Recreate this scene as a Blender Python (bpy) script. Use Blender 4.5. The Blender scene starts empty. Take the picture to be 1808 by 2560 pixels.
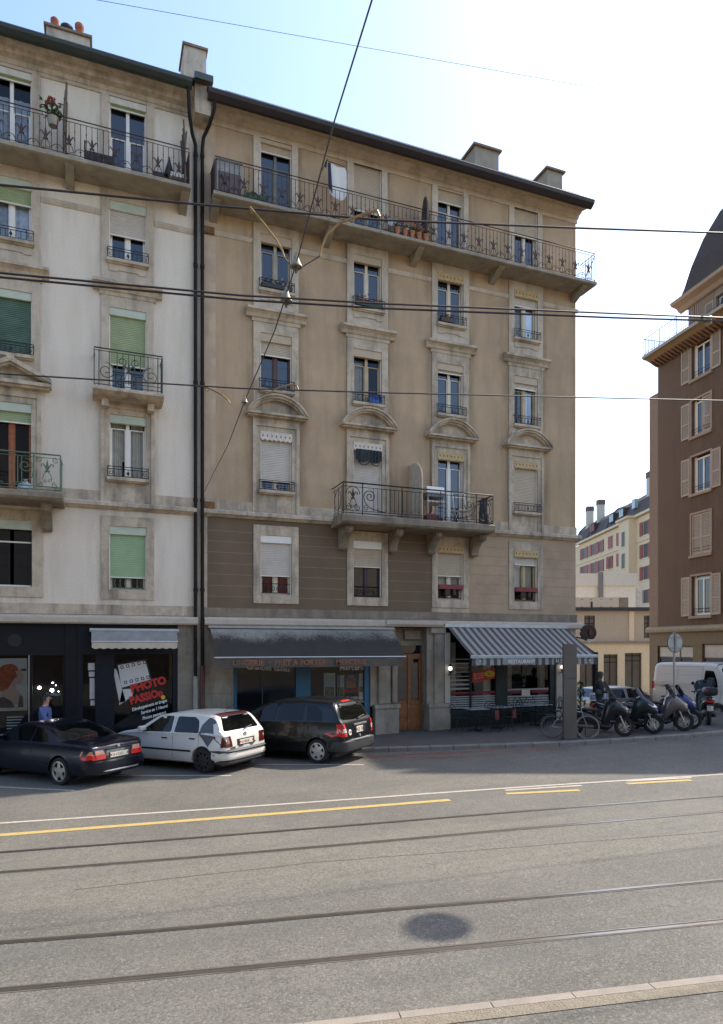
import bpy, bmesh, math, random
from mathutils import Vector, Matrix
from mathutils.bvhtree import BVHTree
random.seed(7)
PI = math.pi
S = bpy.context.scene
COL = S.collection

# ------------------------------------------------------------------ materials
MATS = {}
def M(name, col, rough=.65, metal=0, var=.15, scale=5, bump=0, bscale=60, spec=.5, coat=0, streak=0, scol=(.03,.027,.024), sfreq=2.2,
      grime=0, gcol=(.05,.045,.04), gscale=1.3, edge_dark=None, emit=0, fine=0, sheen=0):
    if name in MATS: return MATS[name]
    tn = lambda q: (min(.9, q[0]*1.08), q[1]*.96, q[2]*.80)
    if not emit: col, scol, gcol = tn(col), tn(scol), tn(gcol)
    m = bpy.data.materials.new(name); m.use_nodes = True
    n = m.node_tree.nodes; l = m.node_tree.links
    p = n['Principled BSDF']
    p.inputs['Roughness'].default_value = rough; p.inputs['Metallic'].default_value = metal
    p.inputs['Specular IOR Level'].default_value = spec
    p.inputs['Coat Weight'].default_value = coat
    if coat: p.inputs['Coat Roughness'].default_value = .04
    geo = n.new('ShaderNodeNewGeometry')
    def noise(s, det=4, vec=None, rgh=.55):
        t = n.new('ShaderNodeTexNoise'); t.inputs['Scale'].default_value = s; t.inputs['Detail'].default_value = det
        t.inputs['Roughness'].default_value = rgh
        l.new(vec or geo.outputs['Position'], t.inputs['Vector']); return t.outputs['Fac']
    def ramp(fac, a, b):
        r = n.new('ShaderNodeMapRange'); r.inputs['From Min'].default_value = a; r.inputs['From Max'].default_value = b
        l.new(fac, r.inputs['Value']); return r.outputs['Result']
    def mix(fac, a, b):
        x = n.new('ShaderNodeMix'); x.data_type = 'RGBA'
        if isinstance(fac, float): x.inputs[0].default_value = fac
        else: l.new(fac, x.inputs[0])
        for v, i in ((a, 6), (b, 7)):
            if isinstance(v, tuple): x.inputs[i].default_value = (*v, 1)
            else: l.new(v, x.inputs[i])
        return x.outputs[2]
    def mul(a, k):
        x = n.new('ShaderNodeMath'); x.operation = 'MULTIPLY'; l.new(a, x.inputs[0]); x.inputs[1].default_value = k; return x.outputs[0]
    lo = tuple(max(0, c*(1-var)) for c in col); hi = tuple(min(1, c*(1+var)) for c in col)
    c = mix(ramp(noise(scale), .3, .7), lo, hi) if var else col
    if fine:
        c = mix(ramp(noise(fine, 3, rgh=.7), .25, .75), tuple(x*.72 for x in col), c) if False else mix(mul(ramp(noise(fine, 3, rgh=.7), .35, .75), .5), c, tuple(x*.55 for x in col))
    if streak:
        mp = n.new('ShaderNodeMapping'); mp.inputs['Scale'].default_value = (sfreq, sfreq, sfreq*.16)
        l.new(geo.outputs['Position'], mp.inputs['Vector'])
        c = mix(mul(ramp(noise(1.0, 6, mp.outputs['Vector'], .65), .47, .78), streak), c, scol)
    if grime:
        c = mix(mul(ramp(noise(gscale, 7, rgh=.7), .45, .75), grime), c, gcol)
    if edge_dark:      # wall darkened in patches beside the stone window surrounds: (first bay, bay width, strength)
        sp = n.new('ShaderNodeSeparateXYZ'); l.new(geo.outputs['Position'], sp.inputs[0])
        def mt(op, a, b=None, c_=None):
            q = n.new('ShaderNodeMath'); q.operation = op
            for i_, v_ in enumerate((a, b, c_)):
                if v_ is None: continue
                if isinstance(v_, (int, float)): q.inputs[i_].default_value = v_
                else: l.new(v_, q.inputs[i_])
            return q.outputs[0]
        u = mt('ABSOLUTE', mt('SUBTRACT', mt('FLOORED_MODULO', mt('ADD', sp.outputs[0], -edge_dark[0]+edge_dark[1]/2), edge_dark[1]), edge_dark[1]/2))
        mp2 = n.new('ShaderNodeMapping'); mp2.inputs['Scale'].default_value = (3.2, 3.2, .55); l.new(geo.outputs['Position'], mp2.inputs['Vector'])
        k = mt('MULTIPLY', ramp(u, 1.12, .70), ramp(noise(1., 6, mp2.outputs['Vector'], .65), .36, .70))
        c = mix(mul(k, edge_dark[2]), c, tuple(x*.34 for x in col))
    if isinstance(c, tuple): p.inputs['Base Color'].default_value = (*c, 1)
    else: l.new(c, p.inputs['Base Color'])
    if bump:
        b = n.new('ShaderNodeBump'); b.inputs['Strength'].default_value = bump; b.inputs['Distance'].default_value = .02
        l.new(noise(bscale, 5), b.inputs['Height']); l.new(b.outputs['Normal'], p.inputs['Normal'])
    if emit:
        p.inputs['Emission Color'].default_value = (*col, 1); p.inputs['Emission Strength'].default_value = emit
    MATS[name] = m; return m

def glass_mat(name, tint=(.85,.9,.92), rough=.0, ior=1.5):
    m = bpy.data.materials.new(name); m.use_nodes = True
    n = m.node_tree.nodes; l = m.node_tree.links; n.clear()
    o = n.new('ShaderNodeOutputMaterial'); mx = n.new('ShaderNodeMixShader'); fr = n.new('ShaderNodeFresnel'); fr.inputs[0].default_value = ior
    t = n.new('ShaderNodeBsdfTransparent'); t.inputs[0].default_value = (*tint, 1)
    g = n.new('ShaderNodeBsdfGlossy'); g.inputs['Roughness'].default_value = rough
    l.new(fr.outputs[0], mx.inputs[0]); l.new(t.outputs[0], mx.inputs[1]); l.new(g.outputs[0], mx.inputs[2]); l.new(mx.outputs[0], o.inputs[0])
    MATS[name] = m; return m

tan = M('tan_stucco', (.52,.39,.262), .9, var=.07, scale=.8, bump=.25, bscale=90, streak=.55, scol=(.27,.20,.135), grime=.75, gcol=(.31,.23,.16), gscale=.42, fine=40, edge_dark=(2.16, 2.99, 1.))
tan_dark = M('brown_painted_stucco', (.185,.135,.088), .9, var=.12, scale=1.2, bump=.2, bscale=80, grime=.4, gcol=(.09,.068,.05), gscale=.8, fine=40)
tan_mid = M('worn_brown_stucco', (.47,.365,.26), .9, var=.1, scale=1., bump=.2, bscale=80, grime=.5, gcol=(.2,.15,.11), gscale=.7, fine=40)
white_st = M('white_stucco', (.80,.74,.665), .9, var=.04, scale=1, bump=.2, bscale=70, streak=.4, scol=(.48,.40,.30), grime=.35, gcol=(.56,.48,.38), gscale=.5, fine=30, edge_dark=(-2.10, 2.94, .55))
stone = M('grey_beige_stone', (.60,.52,.42), .9, var=.1, scale=3, bump=.25, bscale=45, streak=.95, scol=(.10,.088,.075), grime=.75, gcol=(.20,.175,.145), gscale=2.6, fine=30)
stone_up = M('pale_beige_stone', (.60,.525,.44), .9, var=.08, scale=3, bump=.2, bscale=45, streak=.7, scol=(.20,.165,.125), grime=.55, gcol=(.28,.24,.185), gscale=2.4, fine=30)
stone_dk = M('sooty_stone', (.29,.25,.195), .9, var=.2, scale=3, bump=.4, bscale=40, streak=.8, scol=(.06,.055,.05), grime=.5, gcol=(.09,.08,.075), gscale=2.5, fine=30)
granite = M('white_granite', (.54,.49,.43), .8, var=.12, scale=25, bump=.35, bscale=60, grime=.35, gcol=(.2,.18,.17), gscale=4, fine=60)
concrete = M('weathered_concrete', (.31,.285,.235), .9, var=.15, scale=3, bump=.3, bscale=40, streak=.6, scol=(.09,.075,.06), grime=.4, gcol=(.17,.145,.105), gscale=2.)
tile = M('roof_tiles', (.11,.085,.07), .8, var=.25, scale=8, bump=.4, bscale=30)
slate = M('dark_slate', (.05,.035,.026), .85, var=.3, scale=9, bump=.5, bscale=25)
zinc = M('dark_brown_zinc', (.035,.028,.03), .45, metal=.3, var=.2)
iron = M('wrought_iron', (.022,.018,.018), .55, metal=.2, var=.3, scale=20)
iron_red = M('rusty_iron', (.06,.028,.022), .6, metal=.1, var=.4, scale=14)
iron_green = M('green_painted_iron', (.10,.16,.10), .5, var=.3, scale=14)
cream = M('cream_paint', (.62,.57,.46), .5, var=.06)
whitep = M('white_paint', (.78,.78,.76), .45, var=.04)
brownw = M('brown_wood', (.09,.04,.025), .5, var=.3, scale=9)
orangew = M('orange_wood', (.33,.10,.03), .5, var=.25, scale=9)
grn_frame = M('dark_green_wood', (.07,.085,.06), .5, var=.2)
doorw = M('varnished_oak', (.27,.11,.035), .4, var=.3, scale=6, streak=.4, scol=(.1,.035,.012), sfreq=9)
boxb = M('beige_shutter_box', (.50,.41,.31), .7, var=.06, grime=.2)
shut_b = M('beige_shutter', (.50,.43,.34), .7, var=.05, grime=.15)
shut_w = M('pale_grey_shutter', (.56,.53,.49), .7, var=.05, grime=.15)
shut_g = M('green_shutter', (.33,.40,.23), .7, var=.08, grime=.15)
boxg = M('pale_green_box', (.50,.57,.49), .7, var=.05, grime=.2)
pel_y = M('yellow_pelmet', (.50,.38,.20), .7, var=.15, scale=14)
pel_w = M('white_pelmet', (.66,.61,.56), .7, var=.08, scale=14)
black = M('black_paint', (.012,.012,.013), .5, var=.2)
void = M('dark_interior', (.012,.011,.01), .9, var=.2)
rubber = M('tyre_rubber', (.018,.018,.019), .85, var=.2, scale=30)
pane = M('window_glass', (.008,.011,.018), .03, var=0, spec=1.)
carglass = M('tinted_car_glass', (.004,.005,.005), .02, var=0, spec=.3)
shopglass = glass_mat('clear_shop_glass', (.75,.8,.8))
clear = glass_mat('clear_window_glass', (.8,.86,.9))
lace = M('lace_curtain', (.55,.60,.72), .9, var=.25, scale=9)
curt = M('white_curtain', (.62,.59,.53), .9, var=.12, scale=5)
redc = M('dark_red_curtain', (.22,.03,.03), .9, var=.3, scale=6)
steel = M('polished_rail_steel', (.40,.395,.40), .36, metal=1, var=.1, scale=10)
groove = M('rail_groove', (.035,.025,.02), .8, var=.3)
brass = M('brass_tube', (.30,.20,.085), .5, metal=.5, var=.25, scale=10)
insul = M('cast_insulator', (.26,.25,.19), .55, metal=.2, var=.3, scale=20)
wirem = M('dark_cable', (.03,.022,.024), .5, var=.2)
alum = M('brushed_aluminium', (.55,.57,.60), .4, metal=.8, var=.06)
rubred = M('red_lens', (.62,.012,.010), .3, var=.1, coat=.15)
lensw = M('clear_lens', (.62,.6,.58), .12, var=.1, coat=1)
amber = M('amber_lens', (.6,.30,.22), .3, var=.1, coat=.15)
plate = M('plate_white', (.72,.70,.64), .4, var=.05)
ink = M('black_ink', (.02,.02,.03), .6, var=0)
whiteink = M('white_vinyl', (.72,.72,.72), .6, var=0)
redink = M('red_vinyl', (.55,.03,.02), .5, var=.05)
yelink = M('yellow_vinyl', (.65,.50,.02), .5, var=.05)
terr = M('terracotta', (.38,.15,.07), .8, var=.2, scale=15)
leafm = M('plant_leaf', (.05,.10,.03), .6, var=.4, scale=30)
skin = M('skin', (.42,.25,.18), .5, var=.06)
hairm = M('dark_hair', (.015,.011,.009), .5, var=.2)

# ------------------------------------------------------------------ mesh helpers
class MB:
    def __init__(s): s.v = []; s.f = []; s.m = []; s.sm = []
    def add(s, vs, fs, mi=0, smooth=False):
        o = len(s.v); s.v += [tuple(v) for v in vs]
        for f in fs: s.f.append([i+o for i in f]); s.m.append(mi); s.sm.append(smooth)
        return s
    def box(s, x0, x1, y0, y1, z0, z1, mi=0):
        return s.add([(x0,y0,z0),(x1,y0,z0),(x1,y1,z0),(x0,y1,z0),(x0,y0,z1),(x1,y0,z1),(x1,y1,z1),(x0,y1,z1)],
                     [(0,3,2,1),(4,5,6,7),(0,1,5,4),(1,2,6,5),(2,3,7,6),(3,0,4,7)], mi)
    def quad(s, a, b, c, d, mi=0): return s.add([a,b,c,d], [(0,1,2,3)], mi)
    def poly(s, pts, mi=0): return s.add(pts, [tuple(range(len(pts)))], mi)
    def prism(s, pts, y0, y1, mi=0, axis='y'):
        n = len(pts)
        def P(p, t): return (p[0], t, p[1]) if axis == 'y' else ((t, p[0], p[1]) if axis == 'x' else (p[0], p[1], t))
        vs = [P(p, y0) for p in pts]+[P(p, y1) for p in pts]
        fs = [tuple(range(n)), tuple(range(2*n-1, n-1, -1))]+[(i, i+n, (i+1) % n+n, (i+1) % n) for i in range(n)]
        return s.add(vs, fs, mi)
    def tube(s, pts, r, n=6, mi=0, cap=True, r1=None):
        pts = [Vector(p) for p in pts]; vs = []; fs = []
        k = len(pts); up = None
        for i, p in enumerate(pts):
            d = (pts[min(i+1,k-1)]-pts[max(i-1,0)])
            if d.length < 1e-9: d = Vector((0,0,1))
            d.normalize()
            if up is None:
                up = Vector((0,0,1)) if abs(d.z) < .9 else Vector((1,0,0))
            a = d.cross(up)
            if a.length < 1e-6: a = d.cross(Vector((0,1,0)))
            a.normalize(); b = a.cross(d).normalized(); up = b
            rr = r if r1 is None else r+(r1-r)*i/max(1,k-1)
            for j in range(n):
                t = 2*PI*j/n; vs.append(p+a*math.cos(t)*rr+b*math.sin(t)*rr)
        for i in range(k-1):
            for j in range(n):
                fs.append((i*n+j, i*n+(j+1)%n, (i+1)*n+(j+1)%n, (i+1)*n+j))
        if cap: fs += [tuple(range(n-1,-1,-1)), tuple((k-1)*n+j for j in range(n))]
        return s.add(vs, fs, mi, n > 5)
    def lathe(s, prof, c=(0,0,0), n=16, mi=0, axis='z', cap=True):
        vs = []; fs = []; k = len(prof)
        for r, h in prof:
            for j in range(n):
                t = 2*PI*j/n; x, y = r*math.cos(t), r*math.sin(t)
                p = (x,y,h) if axis == 'z' else ((x,h,y) if axis == 'y' else (h,x,y))
                vs.append((p[0]+c[0], p[1]+c[1], p[2]+c[2]))
        for i in range(k-1):
            for j in range(n): fs.append((i*n+j, i*n+(j+1)%n, (i+1)*n+(j+1)%n, (i+1)*n+j))
        if cap: fs += [tuple(range(n)), tuple((k-1)*n+j for j in range(n))]
        return s.add(vs, fs, mi, True)
    def grid(s, rows, mi=0, smooth=True, closed=False):
        k = len(rows); n = len(rows[0]); vs = [p for r in rows for p in r]; fs = []
        for i in range(k-1):
            for j in range(n if closed else n-1):
                fs.append((i*n+j, i*n+(j+1)%n, (i+1)*n+(j+1)%n, (i+1)*n+j))
        return s.add(vs, fs, mi, smooth)
    def xf(s, mat, start=0):
        for i in range(start, len(s.v)): s.v[i] = tuple(mat @ Vector(s.v[i]))
        return s

def world(o):
    if o is None: return Matrix.Identity(4)
    if o.parent: return world(o.parent) @ o.matrix_parent_inverse @ o.matrix_basis
    return o.matrix_basis.copy()
def obj(name, mb, mats, parent=None, local=False, bevel=0):
    me = bpy.data.meshes.new(name); me.from_pydata(mb.v, [], mb.f)
    if not isinstance(mats, (list, tuple)): mats = [mats]
    for m in mats: me.materials.append(m)
    me.polygons.foreach_set('material_index', mb.m); me.polygons.foreach_set('use_smooth', mb.sm)
    bm = bmesh.new(); bm.from_mesh(me); bmesh.ops.recalc_face_normals(bm, faces=bm.faces); bm.to_mesh(me); bm.free()
    if any(mb.sm): me.set_sharp_from_angle(angle=math.radians(40))
    o = bpy.data.objects.new(name, me); COL.objects.link(o)
    if parent:
        o.parent = parent
        if not local: o.matrix_parent_inverse = world(parent).inverted()
    if bevel:
        b = o.modifiers.new('bevel','BEVEL'); b.width = bevel; b.segments = 2; b.limit_method = 'ANGLE'
    return o
def thing(name, label, cat, loc=(0,0,0), rz=0, group=None, mat=None):
    o = bpy.data.objects.new(name, None); COL.objects.link(o); o.empty_display_size = .2
    o.matrix_basis = mat if mat else Matrix.Translation(loc) @ Matrix.Rotation(rz, 4, 'Z')
    return tag(o, label, cat, group)
def tag(o, label, cat, group=None):
    o['label'] = label; o['category'] = cat
    if group: o['group'] = group
    return o
def struct(o, kind='structure'): o['kind'] = kind; return o
def text(body, size, loc, mat, parent, name='lettering', rot=(PI/2,0,0), align='LEFT', bold=0, shear=0, sx=1, ext=.002, local=False):
    c = bpy.data.curves.new(name, 'FONT'); c.body = body; c.size = size; c.align_x = align; c.extrude = ext; c.offset = bold; c.shear = shear
    c.resolution_u = 3
    t = bpy.data.objects.new('tmp', c); COL.objects.link(t)
    me = bpy.data.meshes.new_from_object(t); bpy.data.objects.remove(t)
    from mathutils import Euler
    me.transform(Matrix.Translation(loc) @ Euler(rot).to_matrix().to_4x4() @ Matrix.Diagonal((sx,1,1,1)))
    me.materials.clear(); me.materials.append(mat); me.name = name
    o = bpy.data.objects.new(name, me); COL.objects.link(o)
    if parent:
        o.parent = parent
        if not local: o.matrix_parent_inverse = world(parent).inverted()
    return o
def copy_tree(o, parent=None):
    c = o.copy(); COL.objects.link(c)
    if parent is not None: c.parent = parent
    for ch in list(o.children): copy_tree(ch, c)
    return c
def arc(cx, cz, r, a0, a1, n=12): return [(cx+r*math.cos(a0+(a1-a0)*i/n), cz+r*math.sin(a0+(a1-a0)*i/n)) for i in range(n+1)]
def spiral(cx, cz, r, turns, a0, n=18, sgn=1):
    return [(cx+r*(1-.85*i/n)*math.cos(a0+sgn*2*PI*turns*i/n), cz+r*(1-.85*i/n)*math.sin(a0+sgn*2*PI*turns*i/n)) for i in range(n+1)]
def gz(x): return .025*(max(-30, min(22, x))-4)

# ------------------------------------------------------------------ camera, light, sky
AL = math.atan(1700/4390.)
CAM = Vector((-2.88, -20.2, 2.95))
cam = bpy.data.cameras.new('camera'); co = bpy.data.objects.new('camera', cam); COL.objects.link(co)
co.location = CAM; co.rotation_euler = (PI/2, 0, -AL)
cam.sensor_width = 36; cam.lens = 1700/2560*36; cam.shift_y = (1617-1280)/2560; cam.clip_end = 2000; cam.clip_start = .05
S.camera = co
SUN = Vector((.66, .13, .74)).normalized()
sl = bpy.data.lights.new('sun', 'SUN'); so = bpy.data.objects.new('sun', sl); COL.objects.link(so)
sl.energy = 2.4; sl.angle = math.radians(.7); sl.color = (1, .95, .86)
so.rotation_euler = SUN.to_track_quat('Z','Y').to_euler()
w = bpy.data.worlds.new('World'); S.world = w; w.use_nodes = True
wn = w.node_tree.nodes; wl = w.node_tree.links
sky = wn.new('ShaderNodeTexSky'); sky.sky_type = 'NISHITA'; sky.sun_disc = False
sky.sun_elevation = math.asin(SUN.z); sky.sun_rotation = math.atan2(SUN.x, SUN.y)
sky.air_density = 1.0; sky.dust_density = 2.0; sky.ozone_density = 2.2; sky.altitude = 400
wl.new(sky.outputs[0], wn['Background'].inputs[0]); wn['Background'].inputs[1].default_value = .15
S.view_settings.view_transform = 'Standard'; S.view_settings.look = 'None'; S.view_settings.gamma = 1; S.view_settings.exposure = 1.44
S.render.resolution_x = 723; S.render.resolution_y = 1024

# ------------------------------------------------------------------ ground, street
def road_mat():
    m = bpy.data.materials.new('asphalt'); m.use_nodes = True
    n = m.node_tree.nodes; l = m.node_tree.links; p = n['Principled BSDF']; p.inputs['Roughness'].default_value = .85
    geo = n.new('ShaderNodeNewGeometry')
    def noise(sc, det, mapscale=None, rgh=.6, rot=0):
        t = n.new('ShaderNodeTexNoise'); t.inputs['Scale'].default_value = sc; t.inputs['Detail'].default_value = det; t.inputs['Roughness'].default_value = rgh
        v = geo.outputs['Position']
        if mapscale:
            mp = n.new('ShaderNodeMapping'); mp.inputs['Scale'].default_value = mapscale; mp.inputs['Rotation'].default_value = (0,0,rot); l.new(v, mp.inputs['Vector']); v = mp.outputs['Vector']
        l.new(v, t.inputs['Vector']); return t.outputs['Fac']
    def rng(f, a, b, c=0., d=1.):
        r = n.new('ShaderNodeMapRange'); r.inputs[1].default_value = a; r.inputs[2].default_value = b; r.inputs[3].default_value = c; r.inputs[4].default_value = d
        l.new(f, r.inputs[0]); return r.outputs[0]
    def mix(f, a, b):
        x = n.new('ShaderNodeMix'); x.data_type = 'RGBA'; l.new(f, x.inputs[0])
        for v, i in ((a,6),(b,7)):
            if isinstance(v, tuple): x.inputs[i].default_value = (*v,1)
            else: l.new(v, x.inputs[i])
        return x.outputs[2]
    c = mix(rng(noise(.35, 6, rgh=.65), .35, .65), (.125,.108,.083), (.205,.180,.137))
    mp = n.new('ShaderNodeMapping'); mp.inputs['Rotation'].default_value = (0,0,math.radians(10.5)); l.new(geo.outputs['Position'], mp.inputs['Vector'])
    sep = n.new('ShaderNodeSeparateXYZ'); l.new(mp.outputs[0], sep.inputs[0])
    def band(lo, hi, soft):
        a = n.new('ShaderNodeMath'); a.operation = 'MULTIPLY_ADD'; l.new(noise(.9, 5), a.inputs[0]); a.inputs[1].default_value = .5; l.new(sep.outputs['Y'], a.inputs[2])
        q = n.new('ShaderNodeMath'); q.operation = 'MULTIPLY'; l.new(rng(a.outputs[0], lo, lo+soft), q.inputs[0]); l.new(rng(a.outputs[0], hi-soft, hi, 1, 0), q.inputs[1]); return q.outputs[0]
    c = mix(rng(band(-11.45, -9.15, .12), 0, 1, 0, .75), c, (.205,.180,.130))
    c = mix(rng(band(-13.1, -11.6, .25), 0, 1, 0, .45), c, (.115,.100,.078))
    c = mix(rng(noise(6, 6, rgh=.8), .46, .72, 0, .6), c, (.088,.077,.06))
    c = mix(rng(noise(4.5, 6, rgh=.8), .52, .75, 0, .5), c, (.235,.21,.165))
    c = mix(rng(noise(1., 6, (.25,5,1), rot=.19, rgh=.75), .5, .75, 0, .5), c, (.085,.075,.06))
    c = mix(rng(noise(26, 4, rgh=.85), .42, .68, 0, .95), c, (.062,.054,.042))
    c = mix(rng(noise(40, 3, rgh=.8), .53, .70, 0, .8), c, (.32,.29,.235))
    c = mix(rng(noise(1., 5, (.12,1.3,1), rot=.2), .5, .75, 0, .5), c, (.10,.092,.082))
    c = mix(rng(noise(110, 2, rgh=.8), .55, .72, 0, .5), c, (.055,.05,.045))
    c = mix(rng(noise(75, 2, rgh=.8), .60, .75, 0, .55), c, (.26,.24,.21))
    c = mix(rng(noise(2.2, 6, rgh=.7), .6, .8, 0, .35), c, (.07,.065,.06))
    vo = n.new('ShaderNodeTexVoronoi'); vo.feature = 'DISTANCE_TO_EDGE'; vo.inputs['Scale'].default_value = .33
    wv = n.new('ShaderNodeVectorMath'); wv.operation = 'ADD'
    dn = n.new('ShaderNodeTexNoise'); dn.inputs['Scale'].default_value = 1.5; dn.inputs['Detail'].default_value = 6
    l.new(geo.outputs['Position'], dn.inputs['Vector']); l.new(geo.outputs['Position'], wv.inputs[0]); l.new(dn.outputs['Color'], wv.inputs[1]); l.new(wv.outputs[0], vo.inputs['Vector'])
    crk = n.new('ShaderNodeMath'); crk.operation = 'MULTIPLY'
    l.new(rng(vo.outputs['Distance'], .0, .006, 1, 0), crk.inputs[0]); l.new(rng(noise(.5, 2), .55, .7), crk.inputs[1])
    c = mix(rng(crk.outputs[0], 0, 1, 0, .35), c, (.06,.055,.05))
    l.new(c, p.inputs['Base Color'])
    b = n.new('ShaderNodeBump'); b.inputs['Strength'].default_value = .8; b.inputs['Distance'].default_value = .01
    l.new(noise(55, 5, rgh=.8), b.inputs['Height']); l.new(b.outputs['Normal'], p.inputs['Normal'])
    return m
asphalt = road_mat()
paving = M('pavement_asphalt', (.10,.095,.09), .85, var=.15, scale=2, bump=.3, bscale=60, grime=.4, gcol=(.06,.057,.054), gscale=1.5, fine=50)
kerbm = M('kerb_granite', (.22,.21,.20), .85, var=.2, scale=6, bump=.3, bscale=50, grime=.3, gcol=(.1,.095,.09), gscale=3, fine=50)
kerbl = M('pale_kerb_stone', (.27,.25,.23), .85, var=.12, scale=5, bump=.25, bscale=60, grime=.3, gcol=(.2,.18,.15), gscale=3, fine=60)
kerbr = M('rough_kerb_stone', (.24,.22,.18), .9, var=.2, scale=20, bump=1., bscale=45, grime=.5, gcol=(.10,.085,.06), gscale=10, fine=45)
tar = M('old_tar_seam', (.105,.096,.08), .8, var=.3, scale=5)
wline = M('road_white', (.50,.48,.45), .8, var=.12, scale=9, grime=.85, gcol=(.17,.155,.13), gscale=9, fine=50)
yline = M('road_yellow', (.50,.385,.13), .8, var=.12, scale=9, grime=.9, gcol=(.22,.18,.11), gscale=9, fine=50)
rline = M('road_orange', (.36,.10,.05), .8, var=.2, scale=9, grime=.4, gcol=(.15,.08,.06), gscale=5, fine=50)

g = MB()
xs = [-500, -30, -12, -6, -2, 2, 6, 10, 14, 18, 22, 60, 500]; ys = [-500, -60, -30, -20, -10, 0, 10, 40, 120, 500]
g.grid([[(x, y, gz(x)-(.12*min(y,8) if x >= 14 and y > 0 else 0)) for y in ys] for x in xs], smooth=False)
struct(obj('road', g, asphalt))

def resample(pts, step=.5):
    out = []
    for (a, b) in zip(pts, pts[1:]):
        L = math.dist(a, b); k = max(1, int(L/step))
        out += [(a[0]+(b[0]-a[0])*i/k, a[1]+(b[1]-a[1])*i/k) for i in range(k)]
    return out+[pts[-1]]
def smooth2(pts, it=2):
    for _ in range(it):
        q = [pts[0]]
        for a, b in zip(pts, pts[1:]):
            q += [(a[0]*.75+b[0]*.25, a[1]*.75+b[1]*.25), (a[0]*.25+b[0]*.75, a[1]*.25+b[1]*.75)]
        pts = q+[pts[-1]]
    return pts
def offs(pts, d):
    out = []
    for i, p in enumerate(pts):
        a = pts[max(0,i-1)]; b = pts[min(len(pts)-1,i+1)]
        t = Vector((b[0]-a[0], b[1]-a[1])).normalized()
        out.append((p[0]-t.y*d, p[1]+t.x*d))
    return out
def strip(mb, pts, d0, d1, dz, mi=0):
    A = offs(pts, d0); B = offs(pts, d1)
    for i in range(len(pts)-1):
        mb.quad(*[(q[0], q[1], gz(q[0])+dz) for q in (A[i], A[i+1], B[i+1], B[i])], mi)
def ext(pts, l, r):
    a, b = pts[0], pts[1]; c, d = pts[-2], pts[-1]
    u = Vector((a[0]-b[0], a[1]-b[1])).normalized(); v = Vector((d[0]-c[0], d[1]-c[1])).normalized()
    return [(a[0]+u.x*l, a[1]+u.y*l)]+pts+[(d[0]+v.x*r, d[1]+v.y*r)]
RAILS = [[(-4.29,-8.45),(-1.68,-8.93),(1.21,-9.41),(4.45,-9.91),(8.25,-10.59)],
         [(-4.16,-9.53),(-1.79,-9.99),(.82,-10.43),(3.77,-10.87),(7.25,-11.44)],
         [(-3.86,-12.05),(-2.06,-12.49),(-.1,-12.87),(2.0,-13.35),(4.48,-13.84)],
         [(-3.72,-13.22),(-2.17,-13.58),(-.51,-13.94),(1.3,-14.33),(3.4,-14.77)]]
for i, r in enumerate(RAILS):
    pts = resample(smooth2(ext(r, 25, 40)), 1.)
    rm = MB(); s = 1 if i % 2 else -1     # groove lies on the inner side of each head
    strip(rm, pts, -.026, .026, .006, 0); strip(rm, pts, .026*s, .056*s, .004, 1); strip(rm, pts, .056*s, .066*s, .006, 0)
    strip(rm, pts, -.05*s, -.028*s, .004, 2)
    struct(obj('tram_rail', rm, [steel, groove, M('rail_joint_tar', (.11,.10,.085), .8, var=.3)]))
def marking(name, pts, wd, mat, dz=.005):
    mb = MB(); strip(mb, resample(pts, .6), -wd/2, wd/2, dz); return struct(obj(name, mb, mat))
marking('white_road_line', smooth2(ext([(-4.52,-6.5),(.15,-7.38),(4.95,-8.14),(9.92,-9.14)], 12, 16)), .10, wline)
marking('yellow_road_line', ext([(-4.42,-7.38),(.01,-8.05),(3.46,-8.56)], 10, 0), .17, yline)
marking('yellow_road_dash', [(4.70,-8.60),(6.18,-8.99)], .15, yline); marking('yellow_road_dash', [(7.42,-8.95),(8.85,-9.28)], .15, yline)
marking('white_road_dash', [(4.86,-8.33),(6.5,-8.66)], .10, wline); marking('white_road_dash', [(7.6,-8.75),(9.05,-9.10)], .10, wline)
for a, b in (((-5.6,-2.4),(-3.35,-4.15)), ((-2.7,-2.6),(.05,-4.1)), ((.3,-2.6),(3.35,-4.3))): marking('parking_bay_line', [a, b], .09, wline)
red = [((3.97,-3.30),(9.4,-4.5)),((3.0,-3.75),(6.09,-4.49)),((6.09,-4.49),(9.4,-4.55)),((3.4,-3.2),(6.09,-4.49)),((3.2,-3.3),(5.2,-3.45)),((5.2,-3.42),(7.6,-3.98))]
for a, b in red: marking('orange_road_line', [a, b], .055, rline)
for pts in ([(-3.15,-10.69),(-.06,-10.98),(4.61,-11.96),(9,-12.8)],):
    mb = MB(); strip(mb, resample([(p[0]+random.uniform(-.03,.03), p[1]+random.uniform(-.02,.02)) for p in resample(pts, .5)], .3), -.006, .006, .004); struct(obj('tar_seam', mb, tar))

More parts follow.
